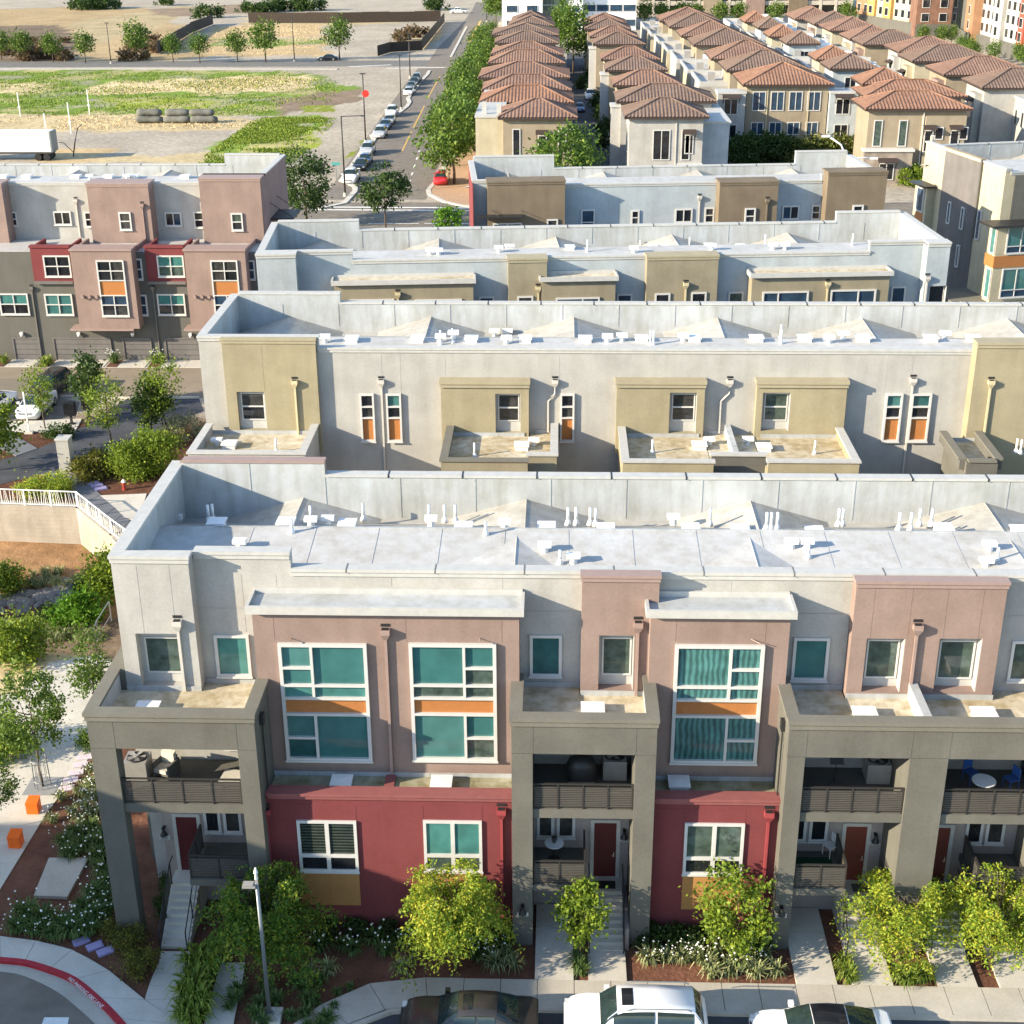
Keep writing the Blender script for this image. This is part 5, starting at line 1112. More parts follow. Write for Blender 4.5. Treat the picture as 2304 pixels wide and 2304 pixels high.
# corner bed: long strappy leaves, golden shrubs, flower masses
lg = make_blades('strappy_plant', 'arching strappy plant beside the corner walk', 'plant', .5, .95, 110, 'blade_lime', 30, 0, 'strappy plants along the corner walk', w=.045)
for px, py in ((445,2205),(440,2230),(430,2255),(450,2270),(425,2285),(465,2190),(440,2180),(470,2165),(420,2300),(445,2300)): putp(lg, px, py, random.uniform(.8,1.1))
gh = make_bush('golden_shrub', 'golden green clipped shrub at the foot of the corner pillar', 'shrub', .62, .6, 1.05, 1800, .09, 'leaf_yellow', 31)
gh['label'] = 'olive gold shrub at the foot of the corner pillar'
M['leaf_olive'] = leafmat('leaf_olive', [(.05,(.03,.04,.01)),(.4,(.09,.10,.018)),(.75,(.20,.19,.03)),(.95,(.32,.28,.05))])
gh.children[0].data.materials[0] = M['leaf_olive']
putp(gh, 300, 2140, 1.0); putp(gh, 318, 2190, 1.0, label='olive gold shrub beside the corner walk'); putp(gh, 262, 2110, .8, label='small olive gold shrub left of the corner pillar')
for k in range(7): put(h1b, -15.0+random.uniform(-.3,.3), 43.0+k*.55, random.uniform(.7,1.0), label='shaded shrub between the corner pillar and the siding', group='shaded shrubs behind the corner pillar')
fm = make_blades('flower_mass', 'bushy plant dotted with white blossoms in the corner bed', 'plant', .7, .75, 150, 'blade', 33, 7, 'white dotted plants in the corner bed', w=.03)
cb = [(60,2065),(100,2075),(140,2090),(180,2080),(215,2070),(240,2060),(120,2110),(165,2105),(205,2100),(235,2035),(245,2000),(240,1970),(225,1940),(215,2020),(190,2050),(160,1930),(190,1910),(150,1905),(225,1890),(205,1870),(170,1880),(40,2095),(80,2100),(235,1910)]
for px, py in cb: putp(fm, px, py, random.uniform(.75,1.1))
fy = make_blades('sunlit_clump', 'pale sunlit clump by the purple lids and pavers', 'plant', .5, .6, 90, 'blade_pale', 34, 10, 'sunlit clumps at the pale paving', w=.03)
for px, py in ((185,1790),(205,1770),(215,1800),(190,1820),(225,1780),(205,1840),(165,1835),(140,1800),(180,1850),(230,1830),(120,1850),(205,1735),(225,1745)): putp(fy, px, py, random.uniform(.7,1.1))
fz = make_bush('golden_shrub', 'dark tuft at the tip of the mulch bed beside the pale paving', 'shrub', .5, .5, .9, 900, .12, 'leaf', 35); putp(fz, 198, 1680, 1.0)
gk = make_blades('lawn_grass', 'soft green grass tuft around the street lamp', 'grass plant', .3, .4, 90, 'blade', 36, 0, 'grass tufts at the street lamp', w=.015)
for k in range(26): put(gk, -11.4+random.uniform(0,4.2), 37.2+random.uniform(0,2.4), random.uniform(.8,1.5))
# ------------------------------------------------------------------ front street, walks, kerbs
ZS, ZP = .13, .10
def slabs(parent, x0, x1, y0, y1, z, step, mat='concrete', gap=.012, axis='x', name='paving_slab', thick=.12):
    a = x0 if axis == 'x' else y0; e = x1 if axis == 'x' else y1
    while a < e-.05:
        b = min(a+step, e)
        q = (a+gap, b-gap, y0, y1) if axis == 'x' else (x0, x1, a+gap, b-gap)
        O(name, MB().box(*q, z-thick, z+random.uniform(-.002,.002)), M[mat], parent); a = b
def slab_path(parent, P, Q, z, mat='concrete', name='paving_slab', gap=.012):
    """slabs between two polylines P and Q with as many points"""
    for k in range(len(P)-1):
        quad = [np.array(P[k]), np.array(P[k+1]), np.array(Q[k+1]), np.array(Q[k])]; c = sum(quad)/4
        quad = [q+(c-q)*gap/np.linalg.norm(c-q)*1.2 for q in quad]
        if np.cross(quad[1]-quad[0], quad[2]-quad[1]) < 0: quad = quad[::-1]
        O(name, MB().prism([tuple(q) for q in quad], z-.12, z), M[mat], parent)
ROADX = [(90,-60),(90,38.2),(-4.2,38.25),(-5.6,38.0),(-6.8,37.3),(-7.8,36.3),(-8.6,35.0),(-9.0,33.5),(-9.2,-60)]
sheet('road', ROADX[::-1], .012, 'asphalt2')
sw = struct('sidewalk', MB().box(-3.2, 90, 38.36, 39.74, 0, .02), M['concrete']); slabs(sw, -3.2, 30, 38.36, 39.74, ZS, 1.32)
bp = [(-3.2,38.36),(-4.4,38.36),(-5.9,38.12),(-7.1,37.4),(-8.1,36.4),(-8.85,35.1),(-9.2,33.6)]; bq = [(-3.2,39.76),(-4.6,39.76),(-6.6,39.4),(-8.2,38.3),(-9.3,37.0),(-10.0,35.5),(-10.4,33.8)]
slab_path(sw, bp, bq, ZS)
kerb_path = [(60,38.27),(10,38.27),(-4.2,38.30),(-5.7,38.06),(-6.95,37.35),(-7.95,36.35),(-8.72,35.05),(-9.1,33.5)]
ribbon('kerb', kerb_path, -.08, .08, 0, .135, 'concrete')
# corner court on the left: asphalt, gutter pan, red kerb, walk
red = [onZ(*p, .1)[:2] for p in [(-260,2140),(-120,2145),(0,2160),(55,2166),(110,2182),(165,2205),(215,2245),(262,2292),(300,2340),(330,2400),(345,2480)]]
back = [onZ(*p, .1)[:2] for p in [(-260,2095),(-120,2100),(0,2107),(81,2117),(163,2138),(245,2184),(326,2250),(406,2306),(450,2350),(480,2420),(495,2500)]]
gut = [onZ(*p, .0)[:2] for p in [(-260,2170),(-120,2176),(0,2187),(45,2194),(95,2214),(140,2240),(182,2275),(215,2306),(245,2350),(270,2410),(285,2490)]]
def dense(P, n=4):
    P = [np.array(p) for p in P]; out = []
    for k in range(len(P)-1):
        p0, p1, p2, p3 = P[max(k-1,0)], P[k], P[k+1], P[min(k+2,len(P)-1)]
        for q in range(n): t = q/n; out.append(.5*((2*p1)+(p2-p0)*t+(2*p0-5*p1+4*p2-p3)*t*t+(3*p1-p0-3*p2+p3)*t**3))
    return out+[P[-1]]
redD, backD, gutD = dense(red), dense(back), dense(gut)
sheet('road', [tuple(p) for p in gutD]+[(-10.6,-30),(-60,-30),(-60,41)], .010, 'asphalt')
mb = MB()
for k in range(len(redD)-1): mb.face([(*gutD[k],.016),(*gutD[k+1],.016),(*redD[k+1],.016),(*redD[k],.016)])
struct('gutter', mb, M['concrete'])
rk = ribbon('kerb', redD, -.09, .13, 0, .14, 'redpaint')
inner = [r_+(b_-r_)/np.linalg.norm(b_-r_)*.14 for r_, b_ in zip(redD, backD)]
sw2 = struct('sidewalk', MB().box(-60,-59.5,40,40.5,0,.02), M['concrete']); slab_path(sw2, inner[::4]+[inner[-1]], backD[::4]+[backD[-1]], ZS, 'concrete_w')
mb = MB()
for k in range(len(inner)-1): mb.face([(*inner[k],.10),(*inner[k+1],.10),(*backD[k+1],.10),(*backD[k],.10)][::-1])
O('slab_bed', mb, M['concrete'], sw2)
# fire lane words along the red kerb
p0, p1 = onZ(172,2212,.14), onZ(216,2250,.14); ang = math.atan2(p1[1]-p0[1], p1[0]-p0[0])
mid = (p0+p1)/2; lettering(None, rk, 'NO PARKING FIRE LANE', (mid[0]-.05, mid[1]-.09, .143), .2, (0, 0, ang), 'paint')
q = [onZ(*p, 0)[:2] for p in ((100,2290),(155,2290),(150,2330),(85,2330))]; sheet('road_marking', [tuple(p) for p in q][::-1], .022, 'paint')
# walks to the doors
wk = struct('walkway', MB().box(-.66, .74, 39.76, 44.0, 0, .02), M['concrete_w'])
slabs(wk, -.66, .74, 39.76, 44.0, ZP, 1.4, 'concrete_w', axis='y'); slabs(wk, 1.28, 2.66, 39.76, 41.34, ZP, 1.2, 'concrete_w', axis='y')
for a, b, y1 in ((8.75,10.2,44.0),(10.75,12.2,41.34),(13.8,15.2,41.34),(16.0,17.3,44.0)): slabs(wk, a, b, 39.76, y1, ZP, 1.4, 'concrete_w', axis='y')
P = [onZ(*p, .1)[:2] for p in ((362,2140),(357,2165),(345,2190),(334,2218),(325,2248),(380,2290))]; Q = [onZ(*p, .1)[:2] for p in ((431,2140),(424,2165),(418,2190),(410,2218),(403,2248),(425,2312))]
slab_path(wk, P, Q, ZP, 'concrete_w')
P = [onZ(*p, .1)[:2] for p in ((497,2165),(488,2195),(478,2230),(468,2265),(458,2310))]; Q = [onZ(*p, .1)[:2] for p in ((552,2165),(548,2195),(541,2230),(533,2265),(524,2310))]
slab_path(wk, P, Q, ZP, 'concrete_w')
sheet('walkway', [tuple(onZ(*p, 0)[:2]) for p in ((111,1936),(77,2021),(152,2024),(200,1936))], .14, 'concrete', thick=.14)
# pale paving left
pv = sheet('pavement', [tuple(onZ(*p, 0)[:2]) for p in ((-300,2010),(0,2003),(60,1905),(105,1830),(213,1690),(255,1600),(262,1500),(225,1474),(112,1492),(40,1560),(-300,1600))], .03, 'concrete_w')
jb = MB()
for k in range(14):
    y = 44.5+k*1.5
    e0, e1 = onZ(0,2003)[:2], onZ(213,1690)[:2]; xe = e0[0]+(e1[0]-e0[0])*(y-e0[1])/(e1[1]-e0[1]) if y < e1[1] else e1[0]
    jb.box(-40, xe-.35, y-.012, y+.012, .031, .034)
O('control_joint', jb, M['concrete'], pv, kind='stuff')
# street lamp
lx, ly = onZ(607, 2288, .1)[:2]
lp = thing('street_lamp', 'gray street lamp with flat square head at the corner walk', 'street lamp', (lx, ly, 0))
O('footing', MB().box(lx-.42, lx+.42, ly-.36, ly+.36, 0, .22), M['concrete_w'], lp); O('pole', MB().cyl((lx,ly,.2), .08, 5.7, 12, .06), M['lampgray'], lp, True)
O('base_plate', MB().cyl((lx,ly,.2), .17, .12, 12, .13), M['lampgray'], lp)
O('lamp_head', MB().box(lx-.46, lx-.02, ly-.2, ly+.1, 5.8, 5.88).box(lx-.05, lx+.05, ly-.05, ly+.05, 5.7, 6.05), M['acgray'], lp); O('lens', MB().box(lx-.44, lx-.1, ly-.2, ly+.06, 5.901, 5.915), M['acgray'], lp)
O('photocell', MB().cyl((lx,ly,6.05), .06, .25, 8, .04).cyl((lx,ly,6.3), .08, .2, 9, .03), M['unit'], lp)
# lids, cubes, hydrant
vb = O('valve_cover', MB().box(-.30,.30,-.19,.19,0,.07).box(-.26,.26,-.15,.15,.07,.085).box(-.06,.06,-.02,.02,.085,.095), M['valve']); tag(vb, 'purple valve cover in the mulch at the corner walk', 'valve cover', 'purple valve covers at the corner')
for k, (px, py) in enumerate(((182,2117),(213,2128),(237,2140))): p = onZ(px, py, .05); place(vb, (p[0],p[1],float(ground_h(p[0],p[1]))), .6, 1.0, first=(k == 0))
for px, py in ((209,1087),(218,1092),(227,1099)): p = onZ(px, py, .05); c = place(vb, (p[0],p[1],0), .5, 1.3, label='purple valve cover in the dark bed near the hydrant'); c['group'] = 'purple valve covers by the hydrant'
M['lid_pale'] = plain('pale_lid', (.62,.52,.56), .6, .3); M['paver'] = M['lid_pale']
for k, (px, py) in enumerate(((190,1703),(181,1720),(171,1738),(159,1755),(150,1773))):
    p = onZ(px, py, .05); c = O('meter_cover', MB().box(-.32,.32,-.2,.2,0,.06).box(-.08,.08,-.03,.03,.06,.07), M['lid_pale']); c.location = (p[0],p[1],0); c.rotation_euler = (0,0,.3); tag(c, 'pale pink meter cover in the red mulch by the pale paving', 'meter cover', 'pale meter covers in the mulch')
def cube_bin(px, py, label, s=.25):
    p = onZ(px, py, 0); t = thing('safety_bin', label, 'bin', (p[0],p[1],0)); x, y = p[0], p[1]
    O('body', MB().prism([(x-s,y-s),(x+s,y-s),(x+s*.92,y+s),(x-s*.92,y+s)], 0, [.52,.52,.62,.62]), M['safety'], t); O('lid', MB().prism([(x-s*1.04,y-s*1.04),(x+s*1.04,y-s*1.04),(x+s,y+s),(x-s,y+s)], [.52,.52,.62,.62], [.57,.57,.67,.67]), M['safety'], t)
cube_bin(38, 1902, 'bright orange cube bin alone on the paving edge'); cube_bin(78, 1826, 'orange cube bin behind the leafy branches')
p = onZ(280, 1102, 0); t = thing('fire_hydrant', 'red fire hydrant with white bonnet in the dark bed', 'hydrant', (p[0],p[1],0)); M['hyd'] = plain('hydrant_red', (.33,.05,.035), .45, .4)
O('barrel', MB().cyl((p[0],p[1],0), .16, .1, 12).cyl((p[0],p[1],.1), .1, .45, 12).cyl((p[0]-.19,p[1],.38), .05, .38, 8, axis='x'), M['hyd'], t); O('bonnet', MB().cyl((p[0],p[1],.55), .16, .08, 12, .13).cyl((p[0],p[1],.63), .12, .12, 12, .03), M['unit'], t)
# building across the court and another further back, out of the picture: they shade the corner
def plain_block(label, x0, x1, y0, y1, h):
    t = thing('townhouse_block', label, 'townhouse', ((x0+x1)/2, (y0+y1)/2, 0))
    B(t, 'wall', M['white'], x0, x1, y0, y1, 0, h-.3); O('roof', MB().box(x0+.3, x1-.3, y0+.3, y1-.3, h-.7, h-.29), M['roof'], t); O('parapet_cap', MB().box(x0-.1, x1+.1, y0-.1, y1+.1, h-.3, h), M['cap'], t)
    for k in range(int((y1-y0)/4)):
        for z in (2.5, 6, 9.5):
            yy = y0+1.5+k*4; w = O('window', MB().box(x1-.01, x1+.06, yy, yy+1.6, z, z+1.8), M['trim'], t); O('pane', MB().box(x1+.06, x1+.07, yy+.1, yy+1.5, z+.1, z+1.7), M['darkglass'], w)
plain_block('plain white townhouse block across the corner court', -60, -37, -6, 33.2, 15.1)
# ------------------------------------------------------------------ cars
M['carglass'] = glass('car_glass', (.02,.035,.036), rough=.04, var=.3, scale=2)
M['carlight'] = plain('lamp_glass', (.6,.6,.58), .15, .6); M['taillight'] = plain('tail_light', (.35,.01,.012), .2, .5); M['chrome'] = plain('wheel_alloy', (.45,.45,.46), .3, .5, .9)
def paintmat(name, col, rough=.28):
    m, nt, b = base_mat(name, col, rough, .5); b.inputs['Coat Weight'].default_value = .6; b.inputs['Coat Roughness'].default_value = .05; return m
PAINT = {k: paintmat(k+'_car_paint', c) for k, c in dict(white=(.74,.74,.73), brown=(.035,.031,.026), silver=(.40,.42,.44), black=(.012,.012,.014), blue=(.05,.10,.22), red=(.38,.012,.015), gray=(.10,.11,.12)).items()}
SHAPES = { # length, width, height, belt, [x of: hood start, windscreen base, roof front, roof rear, backlight base], hood z, deck z
 'sedan': (4.75,1.84,1.45,.93,(.0,.27,.43,.70,.87),.88,.98), 'suv': (4.85,1.95,1.76,1.08,(.0,.24,.37,.90,.985),1.06,1.10), 'glassroof': (4.72,1.88,1.48,.95,(.0,.24,.42,.66,.90),.86,1.0), 'pickup': (5.6,1.98,1.85,1.15,(.0,.22,.32,.60,.635),1.12,1.12)}
def car(kind, paint, label, group=None, roofglass=False, rails=False, sunroof=False):
    Lc, Wc, Hc, belt, xs5, hz, dz = SHAPES[kind]; t = thing('car' if kind != 'pickup' else 'pickup_truck', label, 'car', (0,0,0), group); WL[t] = (0,0,0)
    # local: x along the car, front at -L/2 ; stations give half width, and heights of sill, shoulder, top
    def prof(s):
        if s < xs5[1]: top = hz*(.80+.20*min(1, s/xs5[1]*1.6)) if s > .02 else hz*.72
        elif s < xs5[2]: top = hz+(Hc-hz)*((s-xs5[1])/(xs5[2]-xs5[1]))**.82
        elif s < xs5[3]: top = Hc-.05*((s-(xs5[2]+xs5[3])/2)/((xs5[3]-xs5[2])/2))**2
        elif s < xs5[4]: top = Hc-.05+(dz-Hc+.05)*((s-xs5[3])/(xs5[4]-xs5[3]))**1.2
        else: top = dz*(1-.06*(s-xs5[4])/(1-xs5[4]+1e-6))
        return top
    st = sorted({0,.015,.05,.10,.17,*xs5[1:],(xs5[1]+xs5[2])/2,(xs5[2]+xs5[3])/2,(xs5[2]*.7+xs5[3]*.3),(xs5[3]+xs5[4])/2,.95,.985,1.0})
    mb = MB(); rings = []
    for s in st:
        x = (s-.5)*Lc; e = 1-.20*max(0,1-s/.10)**2-.14*max(0,(s-.92)/.08)**2; hw = Wc/2*e; top = prof(s); sh = min(belt, top*.97); gw = hw*(.98 if top < belt*1.05 else .98-.26*(top-belt)/(Hc-belt))
        ring = [(-hw*.92,.22),(-hw,.42),(-hw*1.0,sh*.80),(-hw*.965,sh),(-gw*.97,sh+(top-sh)*.55 if top > sh+.05 else sh+.01),(-gw*.86,top-.02),(-gw*.45,top+.015),(0,top+.025)]
        ring = ring+[(-a, b) for a, b in ring[-2::-1]]
        rings.append(mb.pts([(x, a, b) for a, b in ring]))
    nr = 15
    for i in range(len(st)-1):
        for k in range(nr-1): mb.f.append((rings[i]+k, rings[i]+k+1, rings[i+1]+k+1, rings[i+1]+k)); mb.m.append(0)
        mb.f.append((rings[i]+nr-1, rings[i], rings[i+1], rings[i+1]+nr-1)); mb.m.append(0)
    mb.f.append(tuple(rings[0]+k for k in range(nr-1,-1,-1))); mb.f.append(tuple(rings[-1]+k for k in range(nr))); mb.m += [0,0]
    mb.f = [f[::-1] for f in mb.f]
    O('body', mb, PAINT[paint], t, True)
    up = .012
    def patch(s0, s1, k0, k1, ins=.0, n=5, name='windscreen', mat='carglass'):
        p = MB(); V = []
        def pt(s, kf):
            j = max(q for q in range(len(st)) if st[q] <= s+1e-9); j = min(j, len(st)-2); f = (s-st[j])/(st[j+1]-st[j]); k = int(min(kf, nr-1.0001)); g = kf-k
            a = np.array(mb.v[rings[j]+k])*(1-g)+np.array(mb.v[rings[j]+k+1])*g; b = np.array(mb.v[rings[j+1]+k])*(1-g)+np.array(mb.v[rings[j+1]+k+1])*g; q = a*(1-f)+b*f
            return (q[0], q[1]*1.006+(up if q[1] > 0 else -up)*(abs(q[1]) > Wc*.28), q[2]+up)
        ss = np.linspace(s0, s1, n); kk = np.linspace(k0, k1, max(2, int((k1-k0)*2)+1))
        I = [[p.pts([pt(s, k)]) for k in kk] for s in ss]
        for i in range(n-1):
            for k in range(len(kk)-1): p.f.append((I[i][k], I[i+1][k], I[i+1][k+1], I[i][k+1])); p.m.append(0)
        return O(name, p, M[mat] if isinstance(mat, str) else mat, t, True)
    patch(xs5[1]+.012, xs5[2]-.006, 4.6, 9.4, name='windscreen'); patch(xs5[3]+.008, xs5[4]-.015, 4.7, 9.3, name='rear_window')
    for a, b in ((3.25,4.75),(9.25,10.75)):
        m_ = (xs5[2]+xs5[3])/2
        patch(xs5[2]-.03, m_-.01, a, b, name='side_window'); patch(m_+.008, xs5[3]-.005, a, b, name='side_window')
        if kind == 'suv': pass
    if roofglass: patch(xs5[2], xs5[3], 5.2, 8.8, name='glass_roof', mat=M['darkglass'])
    if sunroof: patch(xs5[2]+.03, xs5[2]+(.11 if kind == 'suv' else .10), 5.7, 8.3, name='sunroof', mat=M['darkglass'])
    if rails:
        for s_ in (-1, 1): O('roof_rail', MB().tube([(Lc*(xs5[2]-.44), s_*Wc*.335, Hc-.03),(Lc*(xs5[2]-.40), s_*Wc*.335, Hc+.05),(Lc*(xs5[3]-.55), s_*Wc*.335, Hc+.05),(Lc*(xs5[3]-.52), s_*Wc*.335, Hc-.03)], .022, 5), M['lampgray'], t)
    if kind == 'pickup': O('cargo_bed', MB().box(Lc*.145, Lc*.485, -Wc*.40, Wc*.40, dz-.02, dz+.03), M['black'], t)
    for sx in (-.32, .30):
        for sy in (-1, 1):
            y = sy*(Wc/2-.11); r_ = .34 if kind in ('sedan','glassroof') else .38
            w = O('wheel', MB().cyl((sx*Lc, y-.115, r_), r_, .23, 18, axis='y'), M['tyre'], t); O('rim', MB().cyl((sx*Lc, y+sy*.10-.02, r_), r_*.66, .05, 14, axis='y'), M['chrome'], w)
    for sy in (-1, 1):
        O('headlight', MB().box(-Lc/2+.02, -Lc/2+.30, sy*Wc*.30, sy*Wc*.43, hz*.68, hz*.80), M['carlight'], t); O('tail_light', MB().box(Lc/2-.20, Lc/2-.01, sy*Wc*.31, sy*Wc*.43, dz*.72, dz*.90), M['taillight'], t)
        O('mirror', MB().box(Lc*(xs5[1]-.5)+.22, Lc*(xs5[1]-.5)+.40, sy*(Wc/2-.02), sy*(Wc/2+.17), belt-.02, belt+.13), PAINT[paint], t)
    O('number_plate', MB().box(-Lc/2-.01, -Lc/2+.02, -.22, .22, .42, .53), M['unit'], t)
    O('grille', MB().box(-Lc/2+.0, -Lc/2+.05, -.5, .5, .52, .66), M['black'], t)
    return t
def put_car(c, x, y, rz, first=True, label=None, z=.012, scale=1.0, group=None):
    k = place(c, (x, y, z), rz, scale, label, first)
    if group: k['group'] = group
    return k
# kerbside in front, facing left
YC = 37.15
p = onZ(1055, 2245, 1.4); put_car(car('sedan', 'brown', 'dark brown sedan with sunroof parked at the front kerb', sunroof=True), p[0], YC, 0)
p = onZ(1430, 2235, 1.7); put_car(car('suv', 'white', 'white estate car with roof rails and sunroof at the front kerb', rails=True, sunroof=True), p[0], YC+.05, 0)
p = onZ(1850, 2270, 1.45); put_car(car('glassroof', 'white', 'white car with black glass roof parked at the front kerb', roofglass=True), p[0], YC-.35, 0)
# by the dark drive
cw = car('glassroof', 'white', 'white car nosed towards the pale walk beside the mailbox', roofglass=True)
p = onZ(62, 948, 0); put_car(cw, p[0], p[1]+2.2, math.pi/2)
put_car(cw, p[0]-3.3, p[1]+2.0, math.pi/2-.15, False, 'white car standing left of the black estate by the lane')
cb_ = car('suv', 'black', 'black estate car behind the white car near the lane'); p = onZ(98, 905, 0); put_car(cb_, p[0], p[1]+1.8, math.pi/2-.1)
# along the far street
row = [((791,408),'pickup','white'),((812,380),'sedan','black'),((822,368),'sedan','blue'),((828,346),'suv','silver'),((856,308),'suv','silver'),((867,289),'sedan','blue'),((876,278),'sedan','silver'),((882,260),'suv','white'),((920,213),'sedan','white'),((926,200),'sedan','gray'),((933,190),'sedan','black'),((938,184),'suv','gray')]
words = {'white pickup':'white pickup truck heading the kerbside row on the far street','black sedan':'black sedan close behind the white pickup in the far street','blue sedan':'blue sedan in the kerbside row of the far street','silver suv':'silver estate parked in the kerbside row of the far street','silver sedan':'silver sedan behind the blue one in the far street','white suv':'white estate beside the second kerb bulge of the far street','white sedan':'white sedan leading the farthest kerbside group','gray sedan':'gray sedan second in the farthest kerbside group','black sedan2':'black sedan third in the farthest kerbside group','gray suv':'gray estate ending the farthest kerbside group'}
PROTO = {}; seen = set()
for (px, py), kd, pn in row:
    key = pn+' '+kd; lab = words[key]
    if key == 'black sedan' and py < 300: lab = words['black sedan2']
    p = onZ(px, py, 0)
    if key not in PROTO: PROTO[key] = put_car(car(kd, pn, lab), p[0], p[1], math.pi/2)
    else: put_car(PROTO[key], p[0], p[1], math.pi/2, False, lab)
    if key in ('blue sedan', 'silver suv'):
        (PROTO[key] if py > 340 else list(COL.objects)[-1]); 
for o in COL.objects:
    if o.get('label') in (words['blue sedan'], words['silver suv']): o['group'] = 'cars parked along the far street'
p = onZ(994, 412, 0); put_car(car('suv', 'red', 'red car under the street trees opposite the parked row'), p[0], p[1], -math.pi/2)
p = onZ(738, 136, 0); put_car(car('sedan', 'black', 'dark car on the cross road beyond the field'), p[0], p[1], 0)
p = onZ(1032, 30, 0); put_car(car('pickup', 'white', 'white pickup at the end of the far street'), p[0], p[1], 0)
p = onZ(1328, 222, 0); put_car(PROTO['white suv'], p[0], p[1], math.pi/2, False, 'white estate in the shaded alley between tile roofs')
p = onZ(1304, 250, 0); _c = put_car(PROTO['blue sedan'], p[0], p[1], math.pi/2, False, 'dark blue sedan in the shaded alley between tile roofs'); _c.pop('group', None)
# ------------------------------------------------------------------ left side: retaining wall, cut metal fence, basin, drive
wl = thing('retaining_wall', 'board marked concrete retaining wall above the soil basin', 'wall', (*WALL_P[1], 0))
for a, b in zip(WALL_P[:-1], WALL_P[1:]):
    d = (b-a)/np.linalg.norm(b-a); n = np.array((d[1], -d[0])); ext = d*.12
    q = [a-ext+n*.16, b+ext+n*.16, b+ext-n*.62, a-ext-n*.62]
    if np.cross(q[1]-q[0], q[2]-q[1]) < 0: q = q[::-1]
    O('wall_face', MB().prism([tuple(x) for x in q], -3.2, .06), M['wallconc'], wl)
    bd = MB()
    for k in range(9): bd.tube([(*(a+n*.165), -.25-k*.3),(*(b+n*.165), -.25-k*.3)], .012, 4)
    O('board_line', bd, M['wallconc'], wl, kind='stuff')
fe = thing('fence', 'white metal fence with cut reed pattern on the retaining wall', 'fence', (*WALL_P[1], 0)); g = np.random.default_rng(4)
for a, b in zip(WALL_P[:3], WALL_P[1:4]):
    ln = np.linalg.norm(b-a); n = max(1, round(ln/1.9)); d = (b-a)/ln
    for k in range(n):
        p, q = a+d*ln*k/n, a+d*ln*(k+1)/n
        if q[0] < -50: continue
        O('post', MB().box(p[0]-.04, p[0]+.04, p[1]-.04, p[1]+.04, .05, 1.16), M['unit'], fe)
        pn = O('panel', MB().tube([(*p,1.12),(*q,1.12)], .045, 4), M['unit'], fe); O('bottom_rail', MB().tube([(*p,.14),(*q,.14)], .035, 4), M['unit'], pn); rd = MB()
        for j in range(12):
            t0 = (j+.5)/12; t1 = t0+g.normal()*.05; pa = p+(q-p)*t0; pb = p+(q-p)*min(max(t1,.02),.98); w = .012+.02*g.random(); dd = d*w
            rd.face([(*(pa-dd),.14),(*(pa+dd),.14),(*(pb+dd*.4),1.12),(*(pb-dd*.4),1.12)])
        O('reed_pattern', rd, M['unit'], pn, kind='stuff')
# riprap stones in the swale
rp = struct('swale', MB().face([(*p[:2], float(ground_h(p[0], p[1]))+.03) for p in [onZ(x, y, -2.9) for x, y in ((-60,1385),(150,1385),(150,1345),(-60,1350))]]), M['mulch'])
stone = []
for s in range(4):
    g = np.random.default_rng(60+s); mb = MB(); R_ = []
    for i, z in enumerate((-.7,-.2,.35,.8)):
        r_ = (.75,1.0,.85,.4)[i]; R_.append(mb.pts([(r_*(.8+.35*g.random())*math.cos(a), r_*(.75+.3*g.random())*math.sin(a), z*.75) for a in np.linspace(0, 6.283, 7, endpoint=False)]))
    for i in range(3):
        for k in range(7): mb.f.append((R_[i]+k, R_[i]+(k+1)%7, R_[i+1]+(k+1)%7, R_[i+1]+k)); mb.m.append(0)
    mb.f.append(tuple(R_[3]+k for k in range(7))); mb.m.append(0); stone.append(mesh_of('stone', mb, M['rock']))
for k in range(230):
    px = random.uniform(-40, 165); py = 1358+(px-0)*-.14+random.gauss(0, 11)+ (6 if px < 60 else 0)
    p = onZ(px, py, -2.6)
    for _ in range(3): p = onZ(px, py, float(ground_h(p[0], p[1])))
    o = bpy.data.objects.new('stone', random.choice(stone)); COL.objects.link(o); o.parent = rp; s = random.uniform(.16,.40); o.location = (p[0], p[1], p[2]+s*.35); o.rotation_euler = (random.uniform(-.4,.4), random.uniform(-.4,.4), random.uniform(0,6)); o.scale = (s*1.2, s, s*.8)
# handrail fence beside the walk
hp = [onZ(*p, .0) for p in ((216,1455),(222,1435),(250,1390))]
hr = thing('guard_rail', 'thin gray guard rail at the corner of the front block', 'railing', (hp[0][0], hp[0][1], 0))
O('rail', MB().tube([(p[0],p[1],1.0) for p in hp], .03, 5).tube([(p[0],p[1],.15) for p in hp], .02, 5), M['lampgray'], hr)
for p in hp: O('post', MB().box(p[0]-.025,p[0]+.025,p[1]-.025,p[1]+.025,-.2,1.0), M['lampgray'], hr)
